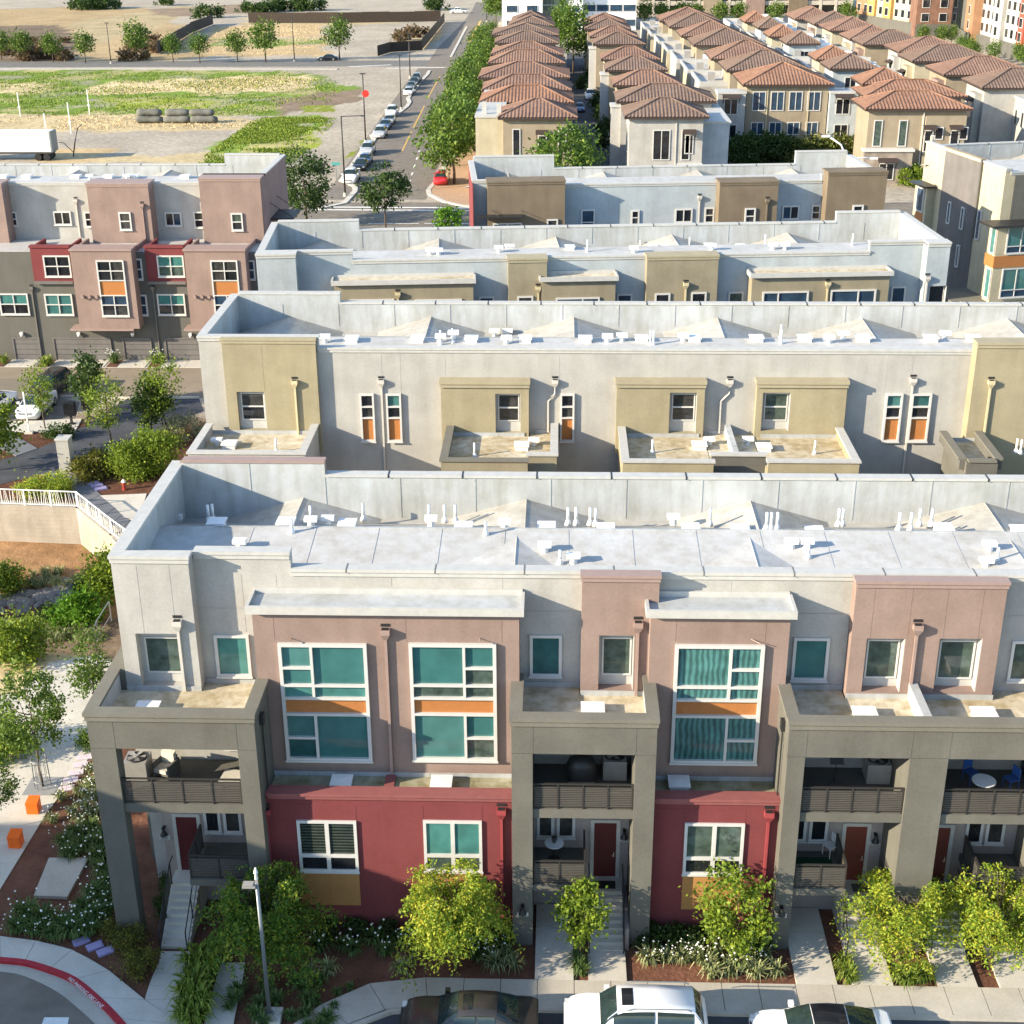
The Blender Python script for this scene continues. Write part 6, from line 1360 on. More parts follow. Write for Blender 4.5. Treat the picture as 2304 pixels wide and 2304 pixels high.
# drives and walks
sheet('lane', [(-90,103.8),(-21.5,103.8),(-21.5,111.3),(-90,111.3)], .012, 'lane'); sheet('lane_patch', [tuple(onZ(*p)[:2]) for p in ((-60,892),(85,892),(132,851),(-20,853))], .018, plain('lane_patch_asphalt', (.20,.17,.13), .9, .2, var=.1))
sheet('drive', [tuple(onZ(*p)[:2]) for p in ((283,899),(448,897),(458,925),(400,945),(330,985),(240,1030),(165,1062),(100,1066),(0,1090),(-150,1110),(-150,1060),(0,1035),(36,1027),(85,1010),(130,990),(165,970),(200,955),(250,920))][::-1], .016, 'asphalt2')
sheet('parking', [tuple(onZ(*p)[:2]) for p in ((-150,960),(-150,893),(128,893),(180,905),(165,950),(0,955))][::-1], .014, 'asphalt')
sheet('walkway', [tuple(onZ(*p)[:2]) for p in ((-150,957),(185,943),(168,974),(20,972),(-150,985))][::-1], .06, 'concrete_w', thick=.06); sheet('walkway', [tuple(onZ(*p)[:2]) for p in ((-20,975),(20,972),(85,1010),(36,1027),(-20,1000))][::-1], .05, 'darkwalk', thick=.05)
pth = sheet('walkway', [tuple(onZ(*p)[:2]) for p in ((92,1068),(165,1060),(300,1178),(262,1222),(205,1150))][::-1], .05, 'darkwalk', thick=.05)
jb = MB()
for t_ in np.linspace(.1, .95, 8):
    a = onZ(92+t_*170, 1068+t_*154)[:2]; b = onZ(165+t_*135, 1060+t_*118)[:2]; jb.tube([(*a,.052),(*b,.052)], .012, 4)
O('control_joint', jb, M['charcoal'], pth, kind='stuff')
sheet('walkway', [tuple(onZ(*p)[:2]) for p in ((225,1116),(330,1112),(310,1175),(280,1165),(255,1140))][::-1], .055, 'concrete_w', thick=.05)
ribbon('kerb', [onZ(*p)[:2] for p in ((135,893),(300,897),(448,896))], -.1, .1, 0, .14, 'concrete_w')
# driveway aprons with planting pockets
ap = struct('apron', MB().box(-72, -23, 111.3, 113.3, 0, .02), M['concrete_w'])
edges = [onZ(x/4.2, 780+165/4.2)[0] for x in (-120,75,120,360,500,1020,1140,1410,1540,2000)]
slabs(ap, -72, edges[0], 111.35, 113.3, .06, 3.0, 'concrete_w')
for k in range(0, 10, 1):
    if k % 2 == 0 and k+1 < 10: pass
for a, b in ((75,360),(500,1020),(1140,1410),(1540,2000)):
    x0, x1 = onZ(a/4.2, 819)[0]+.1, onZ(b/4.2, 819)[0]-.1; slabs(ap, x0, x1, 111.35, 113.3, .06, (x1-x0)/2.001, 'concrete_w')
for a, b in ((-80,75),(360,500),(1020,1140),(1410,1540)):
    x0, x1 = onZ(a/4.2, 819)[0], onZ(b/4.2, 819)[0]; O('planting_pocket', MB().box(x0+.1, x1-.1, 111.4, 113.3, .03, .05), M['mulch'], ap)
# white gate pillar, mailbox
p = onZ(149, 1066, 0); zt = PZ(143, 988, p[1])
gp = thing('gate_pillar', 'tall white stucco pillar at the bend of the drive', 'pillar', (p[0], p[1], 0)); gx, gy = p[0], p[1]+.4
O('shaft', MB().box(gx-.42, gx+.42, gy-.42, gy+.42, 0, zt-.1), M['white'], gp); O('cap', MB().box(gx-.47, gx+.47, gy-.47, gy+.47, zt-.1, zt), M['cap'], gp)
p = onZ(162, 955, 0); mx = thing('mailbox', 'black cluster mailbox on pedestals beside the parked cars', 'mailbox', (p[0], p[1], 0)); x, y = p[0], p[1]
for k in range(2):
    yy = y+k*1.3; xx = x+k*.9
    O('cabinet', MB().box(xx-.4, xx+.4, yy-.25, yy+.25, .75, 1.75), M['black'], mx); O('pedestal', MB().box(xx-.08, xx+.08, yy-.08, yy+.08, .05, .75), M['black'], mx); O('base', MB().box(xx-.25, xx+.25, yy-.2, yy+.2, .05, .1), M['black'], mx)
p = onZ(66, 975, 0); sg = thing('sign_post', 'thin white sign post in the bed beside the white car', 'post', (p[0],p[1],0)); O('post', MB().box(p[0]-.05, p[0]+.05, p[1]-.05, p[1]+.05, 0, 3.2), M['unit'], sg); O('base', MB().box(p[0]-.3, p[0]+.3, p[1]-.2, p[1]+.2, 0, .15), M['concrete_w'], sg)
# ------------------------------------------------------------------ trees and shrubs of the left side
t1 = make_tree('street_tree', 'leafy street tree with a steel guard round its trunk', None, 6.3, 1.55, 4800, .15, 'leaf', 41, 46, .22, .66, .06, hollow=.55)
p = onZ(97, 1770, 0); put(t1, p[0], p[1], 1.0, 0)
put(t1, -42.5, 70.5, 1.35, 1.0, label='leafy tree standing left of the soil basin'); put(t1, -47.0, 66.5, 1.3, 2.2, label='leafy tree behind the one left of the soil basin')
put(t1, *onZ(-12, 1870, 0)[:2], (.72,.72,.62), 2.0, label='leafy street tree overhanging the orange bins')
gd = thing('tree_guard', 'steel cage guarding the trunk of the street tree', 'tree guard', (p[0], p[1], 0)); x, y = p[0], p[1]
for k in range(10): a = k*.628; O('bar', MB().tube([(x+.36*math.cos(a), y+.36*math.sin(a), .0),(x+.32*math.cos(a), y+.32*math.sin(a), 1.55),(x+.42*math.cos(a), y+.42*math.sin(a), 1.75)], .014, 4), M['lampgray'], gd)
for z in (.4, 1.45): O('hoop', MB().tube([(x+.35*math.cos(a), y+.35*math.sin(a), z) for a in np.linspace(0, 6.283, 17)], .016, 4), M['lampgray'], gd)
O('grate', MB().box(x-.7, x+.7, y-.7, y+.7, .031, .045), M['acgray'], gd)
tb = make_tree('street_tree', 'loose tree against the left wall of the front block', None, 4.4, 1.0, 2200, .15, 'leaf', 42, 44, .24, .58, .05); put(tb, *onZ(215, 1600, 0)[:2], 1.0, 0)
s1 = make_bush('round_shrub', 'bright green domed shrub at the stones', 'shrub', 1.7, 1.4, 1.9, 5200, .17, 'leaf_bright', 43, clusters=50, cr=.13); putp(s1, 185, 1400, 1.0); 
s2 = make_bush('tall_shrub', 'yellow green upright shrub against the front block end', 'shrub', 1.0, 1.0, 3.2, 3000, .22, 'leaf_lime', 44, clusters=40, cr=.12); putp(s2, 243, 1345, 1.0); putp(s2, 20, 1335, (.9,.9,.65), label='yellow green shrub left of the stones')
s3 = make_bush('round_shrub', 'large olive green shrub in the dry grass', 'shrub', 1.9, 1.7, 2.3, 4200, .20, 'leaf_lime', 45, clusters=46, cr=.14); putp(s3, 35, 1480, 1.0); putp(s3, 2, 1700, .8, label='olive shrub behind the leafy street tree')
s4 = make_bush('low_shrub', 'dark green tangle between the stones and dry grass', 'shrub', 1.2, .9, .8, 1500, .18, 'leaf_dark', 46); putp(s4, 120, 1405, 1.0); putp(s4, 200, 1330, .9, label='russet tangle above the stones'); 
dg = make_blades('dry_grass', 'dry straw tuft on the slope below the walk', 'grass plant', .4, .6, 70, 'blade_pale', 47, 0, 'dry tufts on the basin slope', w=.02)
for k in range(46): putp(dg, random.uniform(-10,225), random.uniform(1405,1470), random.uniform(.6,1.3))
for k in range(22): putp(dg, random.uniform(70,215), random.uniform(1290,1325), random.uniform(.7,1.3), label='dry tuft on the brown bank above the stones', group='dry tufts above the stones')
y1 = make_tree('young_tree', 'airy young tree in the island of the dark drive', None, 6.0, 1.45, 1900, .18, 'leaf_lime', 51, 60, .3, .6, .07); putp(y1, 252, 1010, 1.0); putp(y1, 102, 965, (.8,.8,.9), label='airy young tree beside the white parked car'); putp(y1, 375, 985, (1.0,1.0,1.15), label='taller airy tree at the corner of the second block')
y2 = make_tree('young_tree', 'dark young tree at the lane behind the mailbox', None, 4.6, 1.3, 2000, .26, 'leaf_dark', 52, 40, .28, .58, .06); putp(y2, 205, 925, 1.0); putp(y2, 345, 985, 1.0, label='dark tree behind the lime shrubs')
l1 = make_bush('lime_shrub', 'lime leafed tall shrub by the hydrant', 'shrub', 1.9, 1.7, 3.6, 6000, .20, 'leaf_lime', 53, clusters=50, cr=.12); putp(l1, 300, 1075, .8); putp(l1, 350, 1065, (.8,.8,.95), label='lime leafed shrub touching the corner of the front block'); 
l2 = make_bush('spreading_shrub', 'dark spreading shrub bed beside the white pillar', 'shrub', 2.6, 1.6, 1.3, 4000, .2, 'leaf_olive', 54, clusters=50, cr=.1); putp(l2, 215, 1065, 1.0)
l3 = make_bush('mounded_shrub', 'golden mounded shrub behind the white cut fence', 'shrub', 2.4, 1.1, 1.1, 3600, .14, 'leaf_yellow', 55, clusters=44, cr=.1); putp(l3, 95, 1110, 1.0); putp(l3, 135, 1112, (.7,.7,.8), label='pale mounded shrub behind the white cut fence')
l3b = make_bush('mounded_shrub', 'gray green mounded shrub at the second block corner', 'shrub', 2.2, 1.6, 1.5, 3000, .16, 'leaf_gray', 56, clusters=44, cr=.1); putp(l3b, 415, 985, 1.0)
l4 = make_bush('round_shrub', 'dark ground shrub under the airy tree by the parked car', 'shrub', 1.3, 1.0, 1.0, 1600, .16, 'leaf_dark', 57); putp(l4, 135, 985, 1.0)
l5 = make_tree('young_tree', 'lime tree at the left edge of the dark drive', None, 5.5, 2.2, 4200, .26, 'leaf_lime', 58, 60, .34, .58, .08); putp(l5, -22, 1060, 1.0)
gb1 = make_blades('pocket_plant', 'green pocket plant between garage aprons', 'plant', .5, .8, 70, 'blade_lime', 59, 0, 'planting pockets along the garages', w=.04)
for px, py in ((102,825),(110,820),(10,818)): putp(gb1, px, py, 1.2)
gb2 = make_blades('pocket_plant', 'white flowering pocket plant between garage aprons', 'plant', .5, .8, 70, 'blade', 61, 22, 'flowering pockets along the garages', w=.04)
for px, py in ((258,818),(352,818)): putp(gb2, px, py, 1.2)
# ------------------------------------------------------------------ far street and cross roads
c1, c2, c3 = onZ(898,346)[:2], onZ(992,175)[:2], onZ(1083,48)[:2]
HW = 6.7
s_ax = (c2-c1)/np.linalg.norm(c2-c1)
cs = [c1+s_ax*t_ for t_ in (-62, -40, 0, 40, 80, 118, 150)]
Y1a, Y1b = 150.0, 180.0
sheet('road', [(-400,Y1a),(400,Y1a),(400,Y1b),(-400,Y1b)], .012, 'asphalt')
ribbon('road', [cs[1]+s_ax*5]+cs[2:5]+[onZ(1008,152)[:2]], -HW, HW, .0, .016, 'asphalt')
Y2a, Y2b = onZ(600,150)[1], onZ(600,137)[1]
sheet('road', [(-600,Y2a),(60,Y2a),(60,Y2b),(-600,Y2b)], .014, plain('pale_asphalt', (.17,.16,.145), .9, .2, var=.15, scale=.5))
ribbon('road', [onZ(*p)[:2] for p in ((1010,150),(1035,105),(1062,75),(1086,45),(1100,20),(1104,5))], -5.5, 5.5, .0, .018, 'asphalt')
kerbl = [onZ(*p)[:2] for p in ((719,470),(775,458),(800,430),(798,420),(768,408),(812,345),(836,322),(842,314),(836,306),(858,285),(888,262),(916,240),(922,230),(918,222),(945,185),(962,168),(966,160))]
ribbon('kerb', kerbl, -.35, .35, 0, .14, 'concrete_w'); ribbon('kerb', [onZ(*p)[:2] for p in ((1075,466),(1040,464),(1000,455),(966,438),(964,428),(985,405),(1000,380),(1060,165))], -.3, .3, 0, .14, 'concrete_w')
M['brickwalk'] = plain('tan_pavers', (.42,.27,.17), .85, .2, var=.15, scale=2)
sheet('pavement', [tuple(onZ(*p)[:2]) for p in ((1075,464),(1040,462),(1002,454),(970,436),(968,428),(990,405),(1040,300),(1120,300),(1110,400))], .10, 'brickwalk', thick=.08)
for a, b in (((715,466),(1068,468)),((700,472),(1064,474))): ribbon('road_marking', [onZ(*a)[:2], onZ(*b)[:2]], -.25, .25, .016, .024, 'paint')
for a, b in (((905,340),(926,296)),((930,288),(955,238)),((962,222),(990,172))): ribbon('road_marking', [onZ(*a)[:2], onZ(*b)[:2]], -.12, .12, .016, .024, 'yellowpaint')
for k in range(6): p = onZ(920+k*5.6, 412-k*17.5); ribbon('road_marking', [p[:2], p[:2]+s_ax*2.2], -.1, .1, .016, .024, 'paint')
for px in (830, 955): p = onZ(px, 503); ribbon('road_marking', [p[:2], p[:2]+np.array((6,0))], -.1, .1, .012, .022, 'paint')
for a, b in (((1056,96),(1068,72)),((1070,68),(1082,46))): ribbon('road_marking', [onZ(*a)[:2], onZ(*b)[:2]], -.3, .3, .018, .026, 'yellowpaint')
for a, b in (((1015,128),(1050,60)),): ribbon('kerb', [onZ(*a)[:2], onZ(*b)[:2]], -.3, .3, .0, .12, 'concrete_w')
for a, b in (((785,150),(880,146)),((870,154),(1000,152))): ribbon('road_marking', [onZ(*a)[:2], onZ(*b)[:2]], -.4, .4, .014, .024, 'paint')
ribbon('pavement', [onZ(*p)[:2] for p in ((-300,157),(300,155),(760,156))], -1.2, 1.2, .0, .10, 'concrete')
# street lamps
def far_lamp(px, py, h, label, arm=0.0, head=True):
    p = onZ(px, py, 0); t = thing('street_lamp', label, 'street lamp', (p[0],p[1],0)); x, y = p[0], p[1]
    O('pole', MB().cyl((x,y,0), .13, h, 8, .08), M['rail'], t, True); O('base', MB().cyl((x,y,0), .3, .5, 10, .2), M['concrete'], t)
    if arm: O('arm', MB().tube([(x,y,h-.05),(x+arm,y,h+.05)], .06, 6).box(x+arm-.5, x+arm+.1, y-.15, y+.15, h-.05, h+.1), M['rail'], t)
    else: O('lamp_head', MB().box(x-.45, x+.45, y-.2, y+.2, h, h+.15), M['rail'], t)
    return t
far_lamp(777, 442, 10.2, 'tall dark lamp with side arm at the field corner', 3.0); far_lamp(823, 322, 10.5, 'dark lamp post with a red disc halfway up')
p = onZ(823, 322, 0); t = thing('road_sign', 'red round sign hung on the dark lamp post', 'sign', (p[0]+.3,p[1]-.2,7.0)); M['signred'] = plain('sign_red', (.55,.03,.02), .5, .4); O('disc', MB().cyl((p[0]+.35,p[1]-.25,7.6), .55, .06, 16, axis='y'), M['signred'], t); O('bracket', MB().box(p[0]-.05,p[0]+.5,p[1]-.2,p[1]-.12,7.5,7.6), M['rail'], t)
far_lamp(903, 247, 9.5, 'dark lamp post at the third kerb bulge'); far_lamp(923, 176, 9.0, 'dark lamp post near the cross road'); far_lamp(250, 143, 9.0, 'lamp post among the field road trees'); far_lamp(663, 138, 10.0, 'lamp post between the last two field road trees'); far_lamp(1095, 50, 8.0, 'lamp post at the white office building'); 
p = onZ(165, 352, 0); t = thing('leaning_pole', 'dark leaning pole with arm by the white trailer', 'pole', (p[0],p[1],0)); x, y = p[0], p[1]; O('pole', MB().tube([(x,y,0),(x+.5,y,2.0),(x+1.2,y,4.2),(x+1.9,y,4.8)], .1, 6), M['rail'], t); O('brace', MB().tube([(x+.2,y,.5),(x-1.2,y,2.0),(x-1.9,y,2.1)], .06, 5), M['rail'], t)
for k, (px, py, h) in enumerate(((46,262,4.2),(202,258,4.4),(160,300,5.0),(107,318,4.4))):
    p = onZ(px, py, 0); t = thing('marker_post', 'slim white post standing in the dry field', 'post', (p[0],p[1],0), 'white posts in the field'); O('post', MB().box(p[0]-.07,p[0]+.07,p[1]-.07,p[1]+.07,0,h), M['unit'], t); O('collar', MB().box(p[0]-.2,p[0]+.2,p[1]-.2,p[1]+.2,h*.35,h*.4), M['unit'], t)
p = onZ(758, 410, 0); t = thing('road_sign', 'small teal street sign on the field corner', 'sign', (p[0],p[1],0)); O('post', MB().box(p[0]-.05,p[0]+.05,p[1]-.05,p[1]+.05,0,2.6), M['lampgray'], t); M['teals'] = plain('sign_teal', (.08,.30,.28), .5, .3); O('plate', MB().box(p[0]-.6,p[0]+.6,p[1]-.08,p[1]-.04,2.3,2.7), M['teals'], t)
# trailer
p = onZ(60, 362, 0); x0, y0 = p[0]-16, p[1]; t = thing('semi_trailer', 'long white box trailer parked behind the taupe block', 'trailer', (x0+10, y0, 0)); xe = onZ(121, 362, 0)[0]
O('box', MB().box(xe-15.5, xe-.25, y0, y0+2.6, 1.3, 4.2), M['unit'], t); O('end_frame', MB().box(xe-.25, xe, y0-.03, y0+2.63, 1.25, 4.25), M['lampgray'], t); O('skirt', MB().box(xe-15.4, xe-.3, y0+.1, y0+2.5, 1.0, 1.29), M['rail'], t)
for k in (1.0, 2.3): O('wheel', MB().cyl((xe-k, y0, .52), .52, 2.6, 16, axis='y'), M['tyre'], t)
O('landing_gear', MB().box(xe-9.4, xe-9.2, y0+.2, y0+.4, 0, 1.1).box(xe-9.4, xe-9.2, y0+.2, y0+2.4, .5, .6).box(xe-9.4, xe-9.2, y0+2.2, y0+2.4, 0, 1.1), M['rail'], t)
M['tarp'] = stucco('dark_tarp', (.17,.17,.15), .4, .1)
def roll(x, y, z, ln, r, label):
    g = np.random.default_rng(int(abs(x*10+z*7))); mb = MB(); R_ = []
    for i in range(9):
        rr = r*(1 if 0 < i < 8 else .72)*(.86+.25*g.random()); R_.append(mb.pts([(x-ln/2+ln*i/8, y+rr*1.15*math.cos(a), z+r+rr*math.sin(a)*(.95+.1*g.random())) for a in np.linspace(0, 6.283, 10, endpoint=False)]))
    for i in range(8):
        for k in range(10): mb.f.append((R_[i]+k, R_[i+1]+k, R_[i+1]+(k+1)%10, R_[i]+(k+1)%10)); mb.m.append(0)
    mb.f.append(tuple(R_[0]+k for k in range(10))); mb.f.append(tuple(R_[8]+k for k in range(9,-1,-1))); mb.m += [0,0]
    t = O('fabric_roll', mb, M['tarp'], None, True); tag(t, label, 'roll', 'gray fabric rolls stacked in the field')
for px, z, n in ((337,0,0),(337,1.1,0),(400,0,0),(400,1.1,0),(460,0,0),(455,1.1,0)):
    p = onZ(px, 277, 0); roll(p[0], p[1]+(.4 if z else 0), z, 4.2 if z else 4.6, .62, 'gray fabric roll in the upper layer of the field stack' if z else 'gray fabric roll lying on the ground under the stack')
# dark screened fences
def screen_fence(P, h, label):
    P = [onZ(*p, 0)[:2] for p in P]; t = thing('fence', label, 'fence', (*P[0], 0))
    for a, b in zip(P[:-1], P[1:]):
        d = b-a; n = np.array((-d[1], d[0]))/np.hypot(*d)*.04
        nseg = max(1, int(np.hypot(*d)/7))
        for k in range(nseg):
            p, q = a+d*k/nseg, a+d*(k+1)/nseg; O('screen_panel', MB().prism([tuple(p+n), tuple(p-n), tuple(q-n), tuple(q+n)], .1, h*random.uniform(.93,1.0)), M['screen'], t); O('post', MB().cyl((*p,0), .06, h+.1, 6), M['rail'], t)
M['screen'] = plain('dark_screen', (.06,.045,.035), .8, .2, var=.3)
screen_fence([(560,52),(760,52),(992,48)], 3.2, 'long dark screen fence across the far field'); screen_fence([(1000,50),(960,100),(950,112)], 2.8, 'dark screen fence running beside the far street'); screen_fence([(950,114),(880,118),(850,127)], 2.6, 'short dark screen fence around the gold corner'); screen_fence([(355,122),(430,75),(480,55)], 3.0, 'dark screen fence slanting through the scrub')
# ------------------------------------------------------------------ field cover
def scatter(name, polys, n, h, w, mat, label, cat):
    g = np.random.default_rng(n); Q = []
    tot = []
    for P in polys:
        W = np.array([onZ(*p)[:2] for p in P]); lo, hi = W.min(0), W.max(0); k = n//len(polys); pts = g.random((k*4,2))*(hi-lo)+lo; wob = pts+np.stack([(vnoise(pts[:,0], pts[:,1], 14, 1)-.5)*14, (vnoise(pts[:,0], pts[:,1], 16, 21)-.5)*26], 1)+g.normal(size=pts.shape)*2.0; den = vnoise(pts[:,0], pts[:,1], 7, 51, 3)+g.normal(size=len(pts))*.10 > .47
        pts = pts[inside(wob[:,0], wob[:,1], [tuple(x) for x in W]) & den][:k]; tot.append(pts)
    pts = np.concatenate(tot); k = len(pts); a = g.random(k)*6.28; s = np.stack([np.cos(a), np.sin(a), 0*a], 1)*w*(.5+g.random((k,1))); b = np.concatenate([pts, np.zeros((k,1))], 1); up = np.array((0,0,1))*h*(.4+.8*g.random((k,1)))+g.normal(size=(k,3))*.12*h
    o = quads(name, np.stack([b-s, b+s, b+up+s*.7, b+up-s*.7], 1).reshape(-1,3), mat, None, 'stuff'); o['label'] = label; o['category'] = cat; return o
scatter('grass', [((-300,164),(700,162),(780,195),(740,232),(620,260),(200,262),(-300,262)), ((540,292),(640,264),(735,264),(730,300),(640,350),(560,372),(480,360))], 34000, .24, .09, 'blade_lime', 'bright green weeds growing across the vacant field', 'grass')
scatter('dry_grass', [((190,200),(420,180),(700,170),(690,190),(610,210),(340,216)), ((-300,264),(300,262),(590,290),(250,292),(-300,286)), ((470,60),(735,58),(732,122),(466,124))], 9000, .2, .09, leafmat('straw', [(.05,(.35,.26,.13)),(.5,(.55,.43,.24)),(.95,(.68,.56,.36))], .2), 'pale dry grass lying in bands across the field', 'grass')
# ------------------------------------------------------------------ trees in the distance
rt = make_tree('street_tree', 'round street tree on the road beyond the field', 'trees on the field road', 8.0, 2.4, 1300, .48, 'leaf', 71, 46, .6, .62, .16)
for k, (px, py, s) in enumerate(((4,134,.9),(52,138,.95),(120,140,.9),(193,142,.95),(310,137,1.2),(390,140,.85),(450,142,.9),(535,140,.95),(598,140,1.25))): putp(rt, px, py, s, label='street tree in the row along the field road')
putp(rt, 764, 134, 1.25, label='round street tree standing apart at the end of the field road'); 
ct = make_tree('street_tree', 'dense green tree in the avenue beside the tile roofs', 'avenue trees by the tile roofs', 9.5, 3.6, 3600, .45, 'leaf', 72, 80, .55, .6, .2)
for px, py, s in ((1022,415,1.12),(1018,375,1.0),(1035,345,1.05),(1058,318,.95),(1048,290,1.0),(1052,262,1.0),(1068,235,.95),(1075,210,.95),(1080,188,.9),(1085,166,.9),(1092,145,.85),(1100,125,.8)): putp(ct, px, py, s)
nt_ = make_tree('street_tree', 'open branched dark tree on the median of the near cross street', None, 7.4, 3.0, 2600, .38, 'leaf_dark', 73, 42, .42, .66, .13, hollow=.7); putp(nt_, 868, 520, 1.0)
ntb = make_tree('street_tree', 'spreading dark tree at the end of the taupe block', None, 8.6, 3.2, 4200, .36, 'leaf_dark', 74, 70, .5, .58, .16, hollow=.6); putp(ntb, 690, 505, 1.0); 
ntc = make_tree('street_tree', 'small bright conical tree on the median', None, 5.0, 1.6, 1600, .34, 'leaf_bright', 75, 36, .32, .5, .1); putp(ntc, 1003, 560, 1.0)
at_ = make_tree('street_tree', 'rounded tree at the mouth of the shaded alley', None, 9.0, 3.4, 5200, .36, 'leaf', 76, 90, .5, .58, .18); put(at_, PX(1272, 320, 166.0), 166.0, 1.32)
tt = make_tree('tall_tree', 'tall slim tree between the first two tile roof rows', None, 15.0, 3.6, 3200, .6, 'leaf', 77, 70, .8, .6, .22); putp(tt, 1290, 165, (1,1,1.05)); putp(tt, 1262, 120, .8, label='slim tree in front of the white office building'); putp(tt, 1116, 62, (1.1,1.1,.9), label='tree at the left corner of the white office building')
sb = make_bush('dark_shrub', 'dark shrub mass in the scrub of the far field', 'shrub', 5.0, 3.0, 3.0, 900, .7, 'leaf_dark', 78, 'scrub bushes in the far field', 30, .1)
for px, py, s in ((200,22,1.2),(230,20,1.3),(260,18,.9),(375,12,1.0),(470,40,1.2),(560,28,1.0),(590,28,1.0),(620,26,1.2),(660,24,1.2),(700,24,1.3),(180,20,1.0),(975,22,1.3)): putp(sb, px, py, s)
gb_ = make_bush('gray_scrub', 'gray brown scrub bush at the field road', 'shrub', 3.5, 2.0, 1.8, 500, .6, 'leaf_russet', 79, 'gray scrub along the field road', 24, .1)
for k in range(26): putp(gb_, random.uniform(-20,150) if k < 18 else random.uniform(290,370), random.uniform(92,136), random.uniform(.7,1.4))
for px, py in ((920,84),(905,92),(935,78)): putp(gb_, px, py, 1.2, label='gray scrub bush in the gold corner')
# hedge shrubs around the tile roofed houses and the crape myrtles
cm = make_bush('myrtle_bush', 'dark bush row before the tan tile roofed house', 'shrub', 3.2, 2.4, 4.6, 2200, .45, 'leaf_dark', 80, 'dark bushes before the tan house', 44, .12)
for px, py in ((1655,375),(1690,372),(1735,368),(1765,370)): putp(cm, px, py, 1.0)
cn = make_bush('myrtle_bush', 'green and pink flowering bush before the tan tile roofed house', 'shrub', 3.0, 2.4, 4.2, 2200, .42, leafmat('leaf_myrtle', [(.05,(.03,.05,.015)),(.45,(.08,.11,.02)),(.75,(.18,.19,.04)),(.93,(.36,.16,.16))]), 81, 'flowering bushes before the tan house', 44, .12)
for px, py in ((1800,372),(1850,368),(1880,366),(1905,362)): putp(cn, px, py, 1.0)
# ------------------------------------------------------------------ tile roofed row houses
def tilemat(name, c):
    m, nt, b = base_mat(name, c, .85, .15); v = objvec(nt)
    a = ramp(nt, noise(nt, 2.2, 4, v, .7), [(.3, (.7,.68,.66)), (.7, (1.25,1.2,1.1))]); d = ramp(nt, noise(nt, .25, 3, v), [(.35, (.88,.86,.84)), (.7, (1.1,1.08,1.05))]); nt.links.new(mulc(nt, mulc(nt, c, a), d), b.inputs['Base Color']); return m
M['tile'] = tilemat('clay_tile', (.205,.135,.112)); M['tile2'] = tilemat('orange_tile', (.235,.14,.105)); M['tile3'] = tilemat('brown_tile', (.17,.125,.108)); M['stoneclad'] = stucco('ledge_stone', (.36,.30,.25), .5, .05)
M['eave'] = plain('dark_eave', (.055,.04,.035), .8, .2)
def hip_roof(par, x0, x1, y0, y1, z, rise, mat, pitch=.46):
    """hip roof of barrel tiles: every course line up the slope is a ridge of geometry"""
    w, d = x1-x0, y1-y0; inset = min(w, d)/2
    if w >= d: r0, r1 = (x0+inset, (y0+y1)/2), (x1-inset, (y0+y1)/2)
    else: r0, r1 = ((x0+x1)/2, y0+inset), ((x0+x1)/2, y1-inset)
    zr = z+rise; mb = MB()
    C = [(x0,y0),(x1,y0),(x1,y1),(x0,y1)]
    def hz(x, y): return z+rise*max(0.0, min(x-x0, x1-x, y-y0, y1-y))/inset
    def course(a, b, n2):      # slope above eave a->b, inward normal n2
        ln = math.hypot(b[0]-a[0], b[1]-a[1]); n = max(3, int(ln/pitch)); ux, uy = (b[0]-a[0])/ln, (b[1]-a[1])/ln
        top = []
        for k in range(2*n+1):
            t = ln*k/(2*n); x, y = a[0]+ux*t, a[1]+uy*t
            run = min(t, ln-t, inset if ln > 2*inset-1e-6 else ln/2); run = min(run, inset); tx, ty = x+n2[0]*run, y+n2[1]*run; h = .10 if k % 2 else 0.0
            top.append(((x, y, z+h), (tx, ty, z+rise*run/inset+h*(.6 if run > .1 else 0))))
        for p, q in zip(top[:-1], top[1:]): mb.face([p[0], q[0], q[1], p[1]])
    course(C[0], C[1], (0,1)); course(C[1], C[2], (-1,0)); course(C[2], C[3], (0,-1)); course(C[3], C[0], (1,0))
    r = O('tile_roof', mb, M[mat], par, kind='stuff')
    rb = MB()
    for c, q in ((C[0],r0),(C[1],r1 if w >= d else r0),(C[2],r1),(C[3],r0 if w >= d else r1)): rb.tube([(*c, z+.05),(*q, zr+.08)], .11, 5)
    rb.tube([(*r0, zr+.08),(*r1, zr+.08)], .12, 5)
    O('ridge_tile', rb, M[mat], r); O('eave', MB().box(x0+.05, x1-.05, y0+.05, y1-.05, z-.28, z-.02), M['eave'], r)
    return r
def fwin(par, x0, x1, z0, z1, y, two=True, trim='trim', g='darkglass', awn=False):
    w = O('window', MB().plate(x0-.12, x1+.12, z0-.12, z1+.12, [(x0, (x0+x1)/2-.05, z0, z1), ((x0+x1)/2+.05, x1, z0, z1)] if two else [(x0, x1, z0, z1)], y-.1, y-.003), M[trim], par)
    for a, b in (((x0, (x0+x1)/2-.05), ((x0+x1)/2+.05, x1)) if two else ((x0, x1),)): O('pane', MB().box(a, b, y-.04, y-.01, z0, z1), M[g], w)
    if awn:
        O('awning', MB().prism([(x0-.4,y-1.0),(x1+.4,y-1.0),(x1+.4,y-.1),(x0-.4,y-.1)], [z1+.3,z1+.3,z1+.7,z1+.7], [z1+.4,z1+.4,z1+.8,z1+.8]), M['eave'], w)
        O('awning_bracket', MB().tube([(x0-.25,y-.9,z1+.35),(x0-.25,y-.05,z1-.5)], .05, 4), M['eave'], w); O('awning_bracket', MB().tube([(x1+.25,y-.9,z1+.35),(x1+.25,y-.05,z1-.5)], .05, 4), M['eave'], w)
ZI = zoomer(1060,0,3.019)
ZEAVE, RISE = 9.8, 1.75
